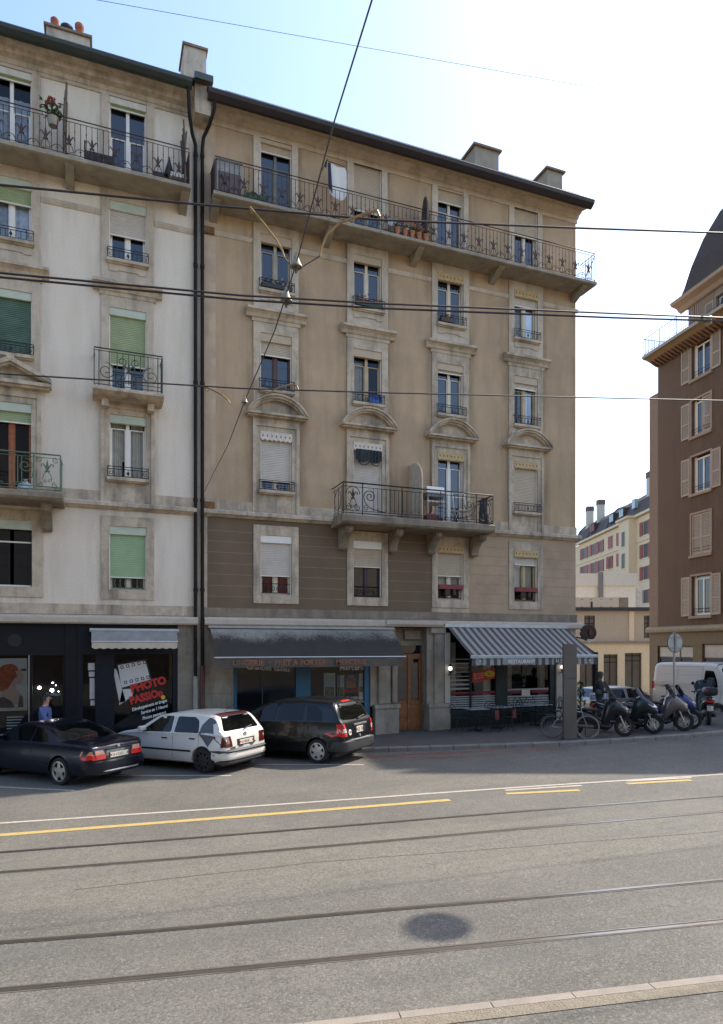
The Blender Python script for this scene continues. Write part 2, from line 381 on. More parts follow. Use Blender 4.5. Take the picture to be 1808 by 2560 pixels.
KERB = [(-40,-.75),(1.2,-.75),(2.4,-1.3),(3.3,-2.25),(4.29,-2.67),(6.66,-3.48),(9.68,-4.42),(12.72,-4.86),(15.2,-5.0),(22,-5.0),(24,-5.0)]
kp = resample(smooth2(KERB, 2), .45)
pv = MB()
inner = offs(kp, .28)
for i in range(len(kp)-1):
    a, b = inner[i], inner[i+1]
    pv.quad((a[0],a[1],gz(a[0])+.112), (b[0],b[1],gz(b[0])+.112), (b[0],.9,gz(b[0])+.112), (a[0],.9,gz(a[0])+.112))
struct(obj('pavement', pv, paving))
kb = MB(); st = offs(resample(smooth2(KERB,2), .8), 0); ki = offs(st, .28)
for i in range(len(st)-1):
    def q(p, r, t): return (p[0]+(r[0]-p[0])*t, p[1]+(r[1]-p[1])*t)
    a, b, c, d = q(st[i],st[i+1],.008), q(st[i],st[i+1],.992), q(ki[i],ki[i+1],.992), q(ki[i],ki[i+1],.008)
    zs = [gz(p[0]) for p in (a,b,c,d)]
    v = [(p[0],p[1],z-.02) for p,z in zip((a,b,c,d),zs)]+[(p[0],p[1],z+.115) for p,z in zip((a,b,c,d),zs)]
    kb.add(v, [(4,5,6,7),(0,1,5,4),(1,2,6,5),(2,3,7,6),(3,0,4,7)])
struct(obj('kerb', kb, kerbm, bevel=.018))
# near platform edge: smooth pale slabs, then a rough strip
NK = ext([(-1.32,-14.85),(.24,-15.18),(2.41,-15.63)], 10, 14); nkp = resample(NK, .62)
pl = MB(); rg = MB(); pf = MB()
A = offs(nkp, 0); B = offs(nkp, -.10); C = offs(nkp, -.25); D = offs(nkp, -12)
for i in range(len(nkp)-1):
    def q(p, r, t): return (p[0]+(r[0]-p[0])*t, p[1]+(r[1]-p[1])*t)
    a, b, c, d = q(A[i],A[i+1],.006), q(A[i],A[i+1],.994), q(B[i],B[i+1],.994), q(B[i],B[i+1],.006)
    pl.add([(p[0],p[1],gz(p[0])-.02) for p in (a,b,c,d)]+[(p[0],p[1],gz(p[0])+.016) for p in (a,b,c,d)], [(4,5,6,7),(0,1,5,4),(1,2,6,5),(2,3,7,6),(3,0,4,7)])
    a, b, c, d = B[i], B[i+1], C[i+1], C[i]
    for u in range(12):
        t0, t1 = u/12, (u+1)/12
        rg.quad(*[(p[0],p[1],gz(p[0])+.014) for p in (q(a,b,t0),q(a,b,t1),q(d,c,t1),q(d,c,t0))])
    pf.quad(*[(p[0],p[1],gz(p[0])+.008) for p in (C[i],C[i+1],D[i+1],D[i])])
struct(obj('near_kerb', pl, kerbl)); struct(obj('rough_kerb_strip', rg, kerbr)); struct(obj('near_pavement', pf, asphalt))

# ------------------------------------------------------------------ facade kit
def wall_grid(mb, x0, x1, z0, z1, ops, y=0, depth=.24, mi=0):
    xs = sorted({x0, x1, *[a for o in ops for a in o[:2]]}); zs = sorted({z0, z1, *[a for o in ops for a in o[2:]]})
    xs = [x for x in xs if x0 <= x <= x1]; zs = [z for z in zs if z0 <= z <= z1]
    for i in range(len(xs)-1):
        for j in range(len(zs)-1):
            mx, mz = (xs[i]+xs[i+1])/2, (zs[j]+zs[j+1])/2
            if any(a < mx < b and c < mz < d for a, b, c, d in ops): continue
            mb.quad((xs[i],y,zs[j]), (xs[i+1],y,zs[j]), (xs[i+1],y,zs[j+1]), (xs[i],y,zs[j+1]), mi)
    for a, b, c, d in ops:
        for p, q in (((a,c),(a,d)), ((b,c),(b,d)), ((a,c),(b,c)), ((a,d),(b,d))):
            mb.quad((p[0],y,p[1]), (q[0],y,q[1]), (q[0],y+depth,q[1]), (p[0],y+depth,p[1]), mi)

def scallop(x0, x1, z0, zl, n, depth):
    pts = [(x0, z0), (x0, zl)]
    w = (x1-x0)/n
    for i in range(n):
        for t in (0.12, .3, .5, .7, .88): pts.append((x0+w*(i+t), zl-depth*math.sin(PI*t)))
    pts += [(x1, zl), (x1, z0)]
    return pts

def mini_rail(parent, cx, z, half=.54, h=.29, y=-.13, m=None):
    mb = MB(); r = .011
    for zz in (z+.02, z+h-.07, z+h): mb.tube([(cx-half,y,zz),(cx+half,y,zz)], r, 4)
    for s in (-1, 1):
        for zz in (z+.02, z+h): mb.tube([(cx+s*half,y,zz),(cx+s*half,-.03,zz)], r, 4)
        for dx in (0, .17): mb.tube([(cx+s*(half-dx),y,z-.0),(cx+s*(half-dx),y,z+h)], r, 4)
        mb.tube([(p[0],y,p[1]) for p in spiral(cx+s*(half-.085), z+h*.42, .07, 1.3, PI/2, 12, s)], .008, 4)
    for k in range(5): mb.tube([(cx-.24+.12*k,y,z+.02),(cx-.24+.12*k,y,z+h-.07)], .008, 4)
    mb.add([(cx,y-.012,z+.04),(cx+.045,y-.012,z+.11),(cx,y-.012,z+.19),(cx-.045,y-.012,z+.11)], [(0,1,2,3)])
    return obj('window_railing', mb, m or iron, parent)

def window(b, cx, zb, zt, w=.97, frame=cream, box=.22, boxm=boxb, shut=0, shutm=shut_b, pel=None, rail=False, sill=None, curtain=None, cmat=curt,
           glass=None, surround=None, sm=None, guides=True, open_l=False, bar=.72, slat=.05, railm=None, bare=False):
    """frame with panes set back in the wall opening, roller shutter, box, sill, surround; all measured from the street"""
    x0, x1 = cx-w/2, cx+w/2; h = zt-zb
    fr = MB(); y0, y1 = .13, .18
    fr.box(x0, x0+.05, y0, y1, zb, zt); fr.box(x1-.05, x1, y0, y1, zb, zt)
    fr.box(x0+.05, x1-.05, y0, y1, zb, zb+.07); fr.box(x0+.05, x1-.05, y0, y1, zt-.05, zt)
    if not bare:
        fr.box(cx-.045, cx+.045, y0-.012, y1, zb+.07, zt-.05)
        zt2 = zb+h*bar
        for s in (-1, 1):
            a, c = (x0+.05, cx-.045) if s < 0 else (cx+.045, x1-.05)
            fr.box(a, c, y0+.005, y1, zt2-.013, zt2+.013)
            for e in ((a, a+.035), (c-.035, c)): fr.box(e[0], e[1], y0+.003, y1-.004, zb+.07, zt2-.013)
    win = obj('window', fr, frame, b)
    gl = MB(); py = .165
    t = random.uniform(-.006, .006)
    for a, c in ((x0+.05, cx-.045), (cx+.045, x1-.05)):
        t = random.uniform(-.006, .006)
        gl.quad((a,py+t,zb+.07), (c,py-t,zb+.07), (c,py-t,zt-.05), (a,py+t,zt-.05))
    obj('pane', gl, glass or (clear if curtain else pane), win)
    if box:
        obj('shutter_box', MB().box(x0+.003, x1-.003, -.012, .10, zt-box, zt-.003), boxm, win)
    zs = zt-(box or 0)
    if shut:
        zb2 = zt-shut; n = max(2, int((zs-zb2)/slat)); rows = []
        for i in range(n+1):
            z = zs-(zs-zb2)*i/n
            rows += [[(x0+.03,.05,z),(x1-.03,.05,z)], [(x0+.03,.062,z-.006),(x1-.03,.062,z-.006)]]
        sh = MB().grid(rows, 0, False); obj('roller_shutter', sh, shutm, win)
        obj('shutter_rail', MB().box(x0+.03, x1-.03, .035, .075, zb2-.035, zb2-.008), whitep, win)
    if guides:
        for a in (x0+.002, x1-.027): obj('shutter_guide', MB().box(a, a+.025, .03, .09, zb+.002, zs-.002), alum if guides == 2 else whitep, win)
    if pel:
        pl_ = MB().prism(scallop(x0-.005, x1+.005, zt-.01, zt-.20, 7, .055), -.05, -.03)
        for i in range(7):
            c = x0+(i+.5)*w/7; pl_.add([(c-.022,-.0515,zt-.11),(c,-.0515,zt-.155),(c+.022,-.0515,zt-.11),(c,-.0515,zt-.065)], [(0,1,2,3)], 1)
        pl_.box(x0-.005, x1+.005, -.056, -.026, zt-.03, zt+.012)
        obj('pelmet', pl_, [pel, M('pelmet_cutout', (.08,.06,.04), .9)], win)
    if curtain:
        for a, c, zlo, zhi in curtain:
            n = 14; rows = []
            for k in range(2):
                z = zhi if k == 0 else zlo
                rows.append([(x0+.05+(w-.1)*(a+(c-a)*i/n), .24+.018*math.sin(i*2.3)+.01*math.sin(i*1.1), zb+h*z) for i in range(n+1)])
            obj('curtain', MB().grid(rows), cmat, win)
    if sill:
        sl_ = MB().box(cx-.555, cx+.555, -.17, .13, zb-.09, zb-.005)
        sl_.box(cx-.53, cx+.53, -.12, .0, zb-.125, zb-.09)
        obj('sill', sl_, sill, win)
    if rail: mini_rail(win, cx, zb-.0, m=railm)
    if surround:
        a, c, lo, hi = surround; su = MB(); yf = -.035
        su.box(a, x0, yf, .0, lo, hi); su.box(x1, c, yf, .0, lo, hi); su.box(x0, x1, yf, .0, zt, hi)
        if lo < zb: su.box(x0, x1, yf, .0, lo, zb)
        obj('surround', su, sm or stone_up, win)
    return win

def hood(b, cx, z=12.84, half=.92, m=None, k=1):
    mb = MB()
    mb.prism([(0,z),(-.10,z),(-.14,z+.09),(-.22,z+.15),(-.26,z+.16),(-.26,z+.235),(-.23,z+.25),(0,z+.30)], cx-half, cx+half, axis='x')
    mb.prism([(0,z-.11),(-.055,z-.11),(-.07,z-.01),(-.07,z),(0,z)], cx-half+.17, cx+half-.17, axis='x')
    return obj('window_hood', mb, m or stone, b)
def pediment(b, cx, m=None):
    z = 9.97; mb = MB(); hw = .95; rise = .56
    R = (hw*hw+rise*rise)/(2*rise); a = math.asin(hw/R); zc = z+rise-R
    def band(r0, r1, y0, y1):
        n = 20; o = [(cx+r1*math.sin(-a+2*a*i/n), zc+r1*math.cos(-a+2*a*i/n)) for i in range(n+1)]
        q = [(cx+r0*math.sin(-a+2*a*i/n), zc+r0*math.cos(-a+2*a*i/n)) for i in range(n+1)]
        for i in range(n):
            mb.prism([o[i], o[i+1], q[i+1], q[i]], y0, y1)
    band(R-.055, R, -.32, 0); band(R-.12, R-.055, -.27, 0); band(R-.17, R-.12, -.20, 0)
    n = 16; R2 = R-.17
    pts = [(cx+R2*math.sin(-a*.93+2*a*.93*i/n), zc+R2*math.cos(-a*.93+2*a*.93*i/n)) for i in range(n+1)]
    mb.prism(pts, -.07, 0)
    mb.box(cx-hw, cx+hw, -.28, 0, z-.07, z-.005); mb.box(cx-hw+.05, cx+hw-.05, -.2, 0, z-.12, z-.07)
    return obj('arched_pediment', mb, m or stone, b)
def r2_frame(b, cx, m, zt=9.44, lo=6.99):
    """double moulded stone frame with frieze, from the string course up to the pediment"""
    mb = MB(); 
    for s in (-1, 1):
        mb.box(*sorted((cx+s*.62, cx+s*.72)), -.075, -.0, lo, 9.69); mb.box(*sorted((cx+s*.485, cx+s*.62)), -.035, 0, lo, 9.60)
    mb.box(cx-.62, cx+.62, -.075, 0, 9.60, 9.69); mb.box(cx-.485, cx+.485, -.035, 0, zt, 9.60)
    mb.box(cx-.72, cx+.72, -.045, 0, 9.69, 9.85)
    return obj('stone_frame', mb, m, b)
def apron(win, cx, zb):
    mb = MB(); z = zb-.125
    pts = [(cx-.49,z),(cx-.49,z-.20),(cx-.30,z-.20),(cx-.25,z-.16),(cx+.25,z-.16),(cx+.30,z-.20),(cx+.49,z-.20),(cx+.49,z)]
    mb.prism(pts, -.06, -.036); return obj('apron_panel', mb, stone_up, win)
def gf_cornice(mb, x0, x1): mb.prism([(0,3.58),(-.16,3.58),(-.2,3.62),(-.2,3.75),(-.16,3.80),(0,3.84)], x0, x1, axis='x')
def string(mb, x0, x1, z0=6.83): mb.prism([(0,z0-.06),(-.05,z0-.06),(-.12,z0),(-.17,z0+.02),(-.17,z0+.11),(-.12,z0+.15),(0,z0+.16)], x0, x1, axis='x')

def fleur(mb, x, z, y):
    r = .010
    mb.add([(x-.035,y-.008,z+.14),(x,y-.008,z+.02),(x+.035,y-.008,z+.14),(x,y-.008,z+.30)], [(0,1,2,3)])
    mb.add([(x-.035,y+.008,z+.14),(x,y+.008,z+.02),(x+.035,y+.008,z+.14),(x,y+.008,z+.30)], [(0,1,2,3)])
    for s in (-1, 1):
        mb.tube([(x,y,z+.0),(x+s*.05,y,z+.12),(x+s*.10,y,z+.19),(x+s*.14,y,z+.17),(x+s*.135,y,z+.11)], .017, 5)
        mb.tube([(x,y,z+.0),(x+s*.08,y,z-.08),(x+s*.11,y,z-.22)], r, 4)
        mb.tube([(p[0],y,p[1]) for p in spiral(x+s*.055, z-.25, .05, 1.2, 0, 9, s)], .008, 4)
    mb.box(x-.06, x+.06, y-.014, y+.014, z-.02, z+.01)
def top_rail(b, x0, x1, z, yo, mat, ends=(1,1)):
    mb = MB(); h = 1.0
    path = ([(x0,0)] if ends[0] else [])+[(x0,-yo),(x1,-yo)]+([(x1,0)] if ends[1] else [])
    for zz, r in ((z+h,.018),(z+h-.09,.010),(z+.06,.010)): mb.tube([(p[0],p[1],zz) for p in path], r, 4)
    pitch = .56; n = int(round((x1-x0)/pitch)); pitch = (x1-x0)/n
    for i in range(n*4+1):
        x = x0+i*pitch/4; mb.tube([(x,-yo,z+.0 if i%8==0 else z+.06),(x,-yo,z+h-.09)], .014 if i%8==0 else .009, 4)
        if i % 2: mb.lathe([(.0,z+.64),(.022,z+.67),(0,z+.70)], (x,-yo,0), 6)
    for i in range(n):
        x = x0+(i+.5)*pitch; fleur(mb, x, z+.33, -yo)
        xc = x0+i*pitch
        if i: 
            mb.tube([(p[0],-yo,p[1]) for p in arc(xc, z+.10, .14, 0, PI, 10)], .010, 4); mb.lathe([(0,z+.13),(.03,z+.17),(0,z+.21)], (xc,-yo,0), 6)
    for e, x in ((ends[0],x0),(ends[1],x1)):
        if e:
            for k in range(1, 8): mb.tube([(x,-yo*k/8,z+.06),(x,-yo*k/8,z+h-.09)], .009, 4)
    return obj('railing', mb, mat, b)

LABELS = {}
# ------------------------------------------------------------------ tan building
T = thing('apartment_building', 'tall tan five-storey apartment house with brown lower storey, lingerie shop and restaurant', 'building', (6.6, 0, 0))
C4 = [2.16, 5.15, 8.14, 11.13]
ROW = {1:(4.53,6.32), 2:(7.67,9.43), 3:(10.71,12.42), 4:(13.72,15.41), 5:(15.84,18.40)}
ops = []; opr1 = []
for i, c in enumerate(C4):
    for r in ROW:
        zb, zt = ROW[r]
        if r == 2 and i in (1, 2): zb = 6.99
        (opr1 if r == 1 else ops).append((c-.485, c+.485, zb, zt))
wm = MB(); wall_grid(wm, 0, 13.27, 6.83, 18.7, ops)
wm.quad((13.27,0,6.83),(13.27,12,6.83),(13.27,12,18.7),(13.27,0,18.7)); wm.quad((0,12,0),(13.27,12,0),(13.27,12,18.7),(0,12,18.7))
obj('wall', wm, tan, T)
for x0, x1, m in ((.10,7.44,tan_dark),(8.84,13.27,tan_mid)):
    q = MB(); wall_grid(q, x0, x1, 4.1, 6.83, [o for o in opr1 if x0 < o[0] < x1])
    if x1 > 13: q.quad((13.27,0,4.1),(13.27,12,4.1),(13.27,12,6.83),(13.27,0,6.83))
    obj('lower_wall', q, m, T)
q = MB(); wall_grid(q, 7.44, 8.84, 4.1, 6.83, [o for o in opr1 if 7.4 < o[0] < 8.8]); obj('lower_wall', q, stone, T); obj('corner_strip', MB().quad((0,0,4.1),(.1,0,4.1),(.1,0,6.83),(0,0,6.83)), stone, T)
for a, b in ((.1,1.46),(2.86,4.45),(5.86,7.44),(8.84,10.43),(11.83,13.27)):
    jt = MB()
    for z in (6.37, 6.06, 5.74, 5.41, 5.09, 4.76, 4.44): jt.box(a, b, -.004, 0, z-.006, z+.006)
    obj('mortar_joints', jt, M('pale_joint', (.30,.25,.185), .9, var=.2, scale=4), T)
dk = MB()   # rooms behind the panes
dk.quad((.0,.9,.1),(13.2,.9,.1),(13.2,.9,18.7),(0,.9,18.7))
for z in (3.9, 6.7, 9.8, 12.9, 15.6, 18.6): dk.quad((0,.25,z),(13.2,.25,z),(13.2,.9,z),(0,.9,z))
for x in (.05, 3.6, 6.65, 9.6, 13.2): dk.quad((x,.25,3.9),(x,.9,3.9),(x,.9,18.6),(x,.25,18.6))
obj('room_interior', dk, void, T)
st = MB(); string(st, -.02, 13.42); string(st, 0, 0) if False else None
st.box(0, 1.44, -.03, 0, 6.985, 7.27); st.box(2.88, 4.43, -.03, 0, 6.985, 7.27); st.box(5.87, 7.42, -.03, 0, 6.985, 7.27); st.box(8.86, 10.41, -.03, 0, 6.985, 7.27); st.box(11.85, 13.3, -.03, 0, 6.985, 7.27)
obj('string_course', st, stone, T)
for k, (a, b) in enumerate(((0,1.43),(2.83,4.43),(5.82,7.41),(8.81,10.42),(11.82,13.36))):
    obj('thin_string_course', MB().prism([(0,15.05),(-.02,15.05),(-.055,15.12),(-.055,15.17),(0,15.21)], a, b, axis='x'), stone_up, T)
fr = MB(); fr.box(0, 13.3, -.05, .02, 3.84, 4.1); obj('frieze', fr, stone_dk, T)
co_ = MB(); gf_cornice(co_, 0, 5.72); gf_cornice(co_, 7.75, 13.5); co_.prism([(0,3.60),(-.2,3.60),(-.26,3.68),(-.26,3.8),(0,3.84)], 5.72, 7.75, axis='x'); obj('shop_cornice', co_, granite, T)
# eaves and roof
ev = MB(); ev.prism([(0,18.45),(-.05,18.45),(-.10,18.55),(-.22,18.58),(-.26,18.66),(-.3,18.70),(0,18.72)], 0, 13.36, axis='x'); ev.box(0, 13.32, -.03, 0, 18.28, 18.45); obj('eaves_cornice', ev, stone_up, T)
obj('soffit', MB().prism([(.0,18.70),(-.60,18.53),(-.60,18.56),(0,18.74)], 0, 13.38, axis='x'), M('soffit_paint', (.42,.35,.25), .9), T)
ft = MB(); ft.prism([(-.60,18.48),(-.68,18.50),(-.80,18.60),(-.83,18.70),(-.79,18.75),(-.60,18.77)], .02, 13.45, axis='x'); obj('gutter', ft, zinc, T)
rf = MB(); rf.add([(0,-.78,18.76),(13.48,-.78,18.76),(11.2,6,21.6),(0,6,21.6),(13.48,12.8,18.76),(0,12.8,18.76)], [(0,1,2,3),(1,4,2),(4,5,3,2),(0,1,4,5)])
roof = obj('roof', rf, tile, T)
sg = MB()
for k in range(9): sg.tube([(.8+k*1.5,-.70,18.76),(.8+k*1.5,-.70,18.84)], .009, 4)
sg.tube([(.5,-.70,18.835),(12.9,-.70,18.835)], .006, 4); obj('snow_guard', sg, zinc, roof)
def chimney(roof, x0, x1, y0, y1, z0, z1, pots, m=None, potm=None, cap=.07):
    c = MB(); c.box(x0, x1, y0, y1, z0, z1); o = obj('chimney', c, m or M('chimney_render', (.36,.33,.28), .9, var=.1, streak=.5, grime=.3), roof)
    obj('chimney_cap', MB().box(x0-cap, x1+cap, y0-cap, y1+cap, z1, z1+.07), M('chimney_cap_stone', (.20,.16,.13), .9, var=.2), o)
    for px, r, h, pm in pots:
        p = MB().lathe([(r,z1+.07),(r,z1+.07+h*.7),(r*1.25,z1+.07+h*.75),(r*1.25,z1+.07+h*.9),(r*.7,z1+.07+h)], (px,(y0+y1)/2,0), 12); obj('chimney_pot', p, pm, o)
    return o
rust = M('rust_stain', (.20,.095,.035), .9, var=.4, scale=9)
for z0_, z1_ in ((15.04,15.24),(6.86,7.2)): obj('rust_patch', MB().box(.02, .30, -.062 if z0_ > 10 else -.045, -.0, z0_, z1_), rust, T)
obj('corner_strip', MB().box(0, .34, -.006, 0, 7.28, 15.0).box(0, .34, -.006, 0, 15.25, 18.27), M('pale_corner_plaster', (.50,.40,.30), .9, var=.15, scale=2, streak=.6, scol=(.26,.2,.15), grime=.4, gcol=(.34,.26,.19)), T)
# windows
yb = dict(frame=cream)
g_dark = M('grey_green_frame', (.15,.16,.13), .5)
greyf = M('grey_beige_frame', (.36,.33,.26), .5)
tanf = M('tan_frame', (.45,.36,.22), .5)
for i, c in enumerate(C4):
    zb, zt = ROW[5]
    k5 = [dict(frame=g_dark, box=.24, shut=.46), dict(frame=greyf, box=.0, shut=1.53), dict(frame=cream, box=.18, shut=.55), dict(frame=cream, box=.02, shut=1.0)][i]
    window(T, c, zb, zt, surround=(c-.70, c+.68, zb, 18.28), bar=.66, **k5)
    zb, zt = ROW[4]
    k4 = [dict(frame=greyf, box=.25), dict(frame=cream, box=.22), dict(frame=cream, pel=pel_y), dict(frame=cream, pel=pel_y, shut=.5, shutm=shut_w, curtain=[(0,1,.0,.62)], cmat=curt)][i]
    w4 = window(T, c, zb, zt, rail=True, sill=stone, surround=(c-.70, c+.70, 13.14, 15.70), guides=1, **k4); apron(w4, c, zb)
    hood(T, c)
    zb, zt = ROW[3]
    k3 = [dict(frame=brownw, box=.24, shut=.62), dict(frame=tanf, box=.24, curtain=[(0,.42,.0,.8)]), dict(frame=cream, box=.22, shut=.28, shutm=shut_w), dict(frame=tanf, box=.24, shut=.40, shutm=shut_w, curtain=[(.3,.75,0,.9)], cmat=lace)][i]
    window(T, c, zb, zt, rail=True, sill=stone, surround=(c-.70, c+.70, 10.0, 12.73), sm=stone, **k3)
    zb, zt = ROW[2]
    if i in (1, 2): zb = 6.99
    k2 = [dict(pel=pel_w, shut=1.42, shutm=shut_w, rail=True, sill=stone), dict(pel=pel_w, shut=2.38, shutm=shut_w), dict(pel=pel_y, frame=whitep, box=.24), dict(pel=pel_y, shut=1.72, rail=True, sill=stone)][i]
    window(T, c, zb, zt, bar=.8, **k2); r2_frame(T, c, stone, lo=6.995)
    if i in (0, 3): obj('stone_panel', MB().box(c-.485, c+.485, -.02, 0, 6.995, 7.545), stone, T)
    pediment(T, c)
    zb, zt = ROW[1]
    k1 = [dict(box=.22, boxm=whitep, shut=1.2, shutm=shut_w, curtain=[(0,1,0,.9)], cmat=redc), dict(box=.24, boxm=whitep, shut=.80, shutm=shut_b, frame=M('plum_wood',(.05,.022,.025),.5)),
          dict(pel=pel_y, box=.1, shut=.98, shutm=shut_b, curtain=[(0,1,.2,.9)]), dict(pel=pel_y, box=.1, shut=.48, shutm=shut_w, frame=tanf, curtain=[(0,1,.25,.95)])][i]
    w1 = window(T, c, zb, zt, surround=(c-.70, c+.70, 4.26, 6.62), sm=stone, **k1)
    gr = MB()
    for zz in (zb+.06, zb+.34): gr.tube([(c-.44,.06,zz),(c+.44,.06,zz)], .011, 4)
    for s in (-1, 1):
        gr.tube([(p[0],.06,p[1]) for p in spiral(c+s*.3, zb+.18, .10, 1.5, PI/2, 14, s)], .010, 4)
        gr.tube([(p[0],.06,p[1]) for p in spiral(c+s*.1, zb+.2, .08, 1.2, -PI/2, 12, -s)], .010, 4)
    obj('window_grille', gr, iron, w1)
# top balcony
bl = MB(); bl.prism([(0,15.83),(-.82,15.83),(-.84,15.81),(-.84,15.73),(-.80,15.71),(0,15.705)], .15, 13.52, axis='x')
tb = obj('balcony', bl, concrete, T); top_rail(tb, .2, 13.48, 15.83, .78, iron_red)
for a_ in (.16, 3.62, 6.62, 9.62, 13.03): obj('balcony_bracket', MB().prism([(0,15.40),(-.12,15.44),(-.66,15.66),(-.70,15.70),(0,15.70)], a_, a_+.22, axis='x'), concrete, T)
dg = MB(); dg.tube([(13.48,-.74,16.7),(13.25,-.4,15.88)], .014, 4); obj('railing_brace', dg, iron, tb)
# second-floor balcony
b2 = MB(); b2.prism([(0,6.94),(-1.03,6.94),(-1.06,6.90),(-1.06,6.74),(-1.0,6.68),(0,6.66)], 3.92, 9.22, axis='x'); b2o = obj('balcony', b2, stone_dk, T)
rl = MB(); z = 6.94; x0, x1, y = 3.97, 9.17, -1.0
for zz, r in ((z+.96,.022),(z+.84,.010),(z+.12,.010),(z+.05,.012)): rl.tube([(x0,0,zz),(x0,y,zz),(x1,y,zz),(x1,0,zz)], r, 4)
for x in (x0, x0+.62, 5.9, 7.25, x1-.62, x1): rl.tube([(x,y,z),(x,y,z+.96)], .017, 4)
for k in range(24):
    x = 4.95+k*.14
    if x < 8.2: rl.tube([(x,y,z+.12),(x,y,z+.84)], .009, 4); rl.lathe([(0,z+.16),(.022,z+.20),(0,z+.24)], (x,y,0), 6) if k % 2 else None
for xx, s in ((x0+.31,1),(x1-.31,-1)):
    rl.tube([(p[0],y,p[1]) for p in arc(xx, z+.62, .22, 0, PI, 12)], .012, 4); fleur(rl, xx, z+.50, y)
    for q in (-1, 1): rl.tube([(p[0],y,p[1]) for p in spiral(xx+q*.15, z+.22, .11, 1.5, PI/2, 14, q)], .011, 4)
for xx, s in ((4.83,1),(8.31,-1)):
    rl.tube([(p[0],y,p[1]) for p in spiral(xx, z+.58, .2, 1.7, PI, 18, -s)], .014, 4)
    rl.tube([(xx-s*.2,y,z+.58),(xx-s*.17,y,z+.4),(xx-s*.02,y,z+.24),(xx+s*.25,y,z+.16),(xx+s*.5,y,z+.14)], .013, 4)
    rl.tube([(p[0],y,p[1]) for p in spiral(xx-s*.12, z+.22, .09, 1.3, PI/2, 12, s)], .010, 4)
for xs_ in (x0, x1):
    for k in (2, 5, 8): rl.tube([(xs_,y*k/9,z+.05),(xs_,y*k/9,z+.9)], .010, 4)
    rl.tube([(xs_,y/2+.3*math.cos(t),z+.5+.3*math.sin(t)) for t in [i*PI/8 for i in range(17)]], .01, 4)
obj('railing', rl, iron, b2o)
def corbel(b, x, z=6.66, w=.24, m=None, k=1.):
    mb = MB(); p = [(0,z),(-.72*k,z),(-.74*k,z-.12),(-.66*k,z-.2),(-.5*k,z-.22),(-.36*k,z-.3),(-.26*k,z-.42),(-.2*k,z-.56),(-.22*k,z-.6),(-.16*k,z-.66),(0,z-.66)]
    mb.prism(p, x-w/2, x+w/2, axis='x'); mb.prism([(q[0]*1.03,q[1]-.02) for q in p], x-w*.22, x+w*.22, axis='x'); return obj('corbel', mb, m or stone_dk, b)
for x in (4.28, 5.98, 7.36, 8.98): corbel(T, x)
# ---- tan building ground floor
gs = MB()
def blocks(mb, x0, x1, z0, z1, n, y=-.06, g=.012):
    for i in range(n):
        a = z0+(z1-z0)*i/n; b = z0+(z1-z0)*(i+1)/n
        mb.box(x0+g/2, x1-g/2, y, .3, a+g/2, b-g/2); mb.box(x0+g, x1-g, y+.02, .29, b-g/2, b+g/2) if i < n-1 else None
blocks(gs, .0, .86, .78, 3.58, 7, -.03); gs.box(0, .88, -.07, .3, -.25, .78)
pierm = M('grey_pier_stone', (.36,.33,.275), .9, var=.12, scale=3, bump=.3, bscale=40, streak=.7, scol=(.06,.055,.05), grime=.5, gcol=(.13,.12,.11), gscale=2)
obj('stone_pier', gs, pierm, T); gs = MB()
gs.box(5.24, 6.12, -.02, .3, 1.05, 3.58); blocks(gs, 5.5, 5.92, 1.12, 3.3, 6, -.09); gs.box(5.97, 6.14, -.12, .25, 1.15, 3.1)
gs.box(5.36, 6.18, -.16, .3, -.1, .98); gs.box(5.33, 6.22, -.2, .3, .98, 1.10)
obj('stone_pier', gs, pierm, T); gs = MB()
gs.box(7.26, 7.5, -.02, .3, 1.0, 3.58); blocks(gs, 7.5, 7.85, 1.05, 3.4, 6, -.09); gs.box(7.28, 8.06, -.16, .3, -.1, .95); gs.box(7.25, 8.10, -.2, .3, .95, 1.07)
gs.box(7.36, 7.9, -.14, .2, 3.40, 3.58)
obj('stone_pier', gs, pierm, T)
wp = MB(); wp.box(7.88, 8.08, -.10, .3, 1.08, 3.42); wp.box(12.42, 12.68, -.03, .3, .05, 3.4); wp.box(12.68, 13.27, -.0, .3, -.1, 3.58); wp.quad((13.27,0,-.2),(13.27,12,-.2),(13.27,12,4.1),(13.27,0,4.1)); obj('white_pier', wp, M('white_pier_paint', (.56,.54,.5), .8, var=.08, grime=.3), T)
ds = MB(); ds.box(6.18, 7.26, .28, .4, 3.0, 3.58); ds.box(6.18, 6.27, .26, .5, .0, 3.0); ds.box(7.22, 7.26, .26, .5, .0, 3.0); ds.box(6.18, 7.26, -.05, .5, -.1, .17); ds.box(6.9-.35, 6.9+.2, .18, .3, 3.2, 3.5)
obj('door_surround', ds, stone_dk, T)
d = MB()
d.box(6.27, 7.22, .34, .40, .19, 2.72); dm = obj('door', d, doorw, T)
q = MB()
for a, b in ((6.33,6.70),(6.79,7.16)):
    q.box(a, b, .31, .34, .27, .55); q.box(a, b, .31, .34, .62, 1.05); q.box(a-.02, a+.03, .325, .34, 1.1, 2.66); q.box(b-.03, b+.02, .325, .34, 1.1, 2.66)
q.box(6.71, 6.78, .29, .34, .2, 2.70); obj('door_panel', q, doorw, dm)
obj('door_pane', MB().quad((6.37,.335,1.16),(6.67,.335,1.16),(6.67,.335,2.55),(6.37,.335,2.55)).quad((6.82,.335,1.16),(7.12,.335,1.16),(7.12,.335,2.55),(6.82,.335,2.55)), pane, dm)
obj('door_handle', MB().lathe([(.012,0),(.03,-.03),(.03,-.05),(0,-.06)], (6.82,.30,1.06), 10, axis='y'), brass, dm)
obj('transom_window', MB().quad((6.27,.42,2.74),(7.22,.42,2.74),(7.22,.42,3.0),(6.27,.42,3.0)), pane, T)
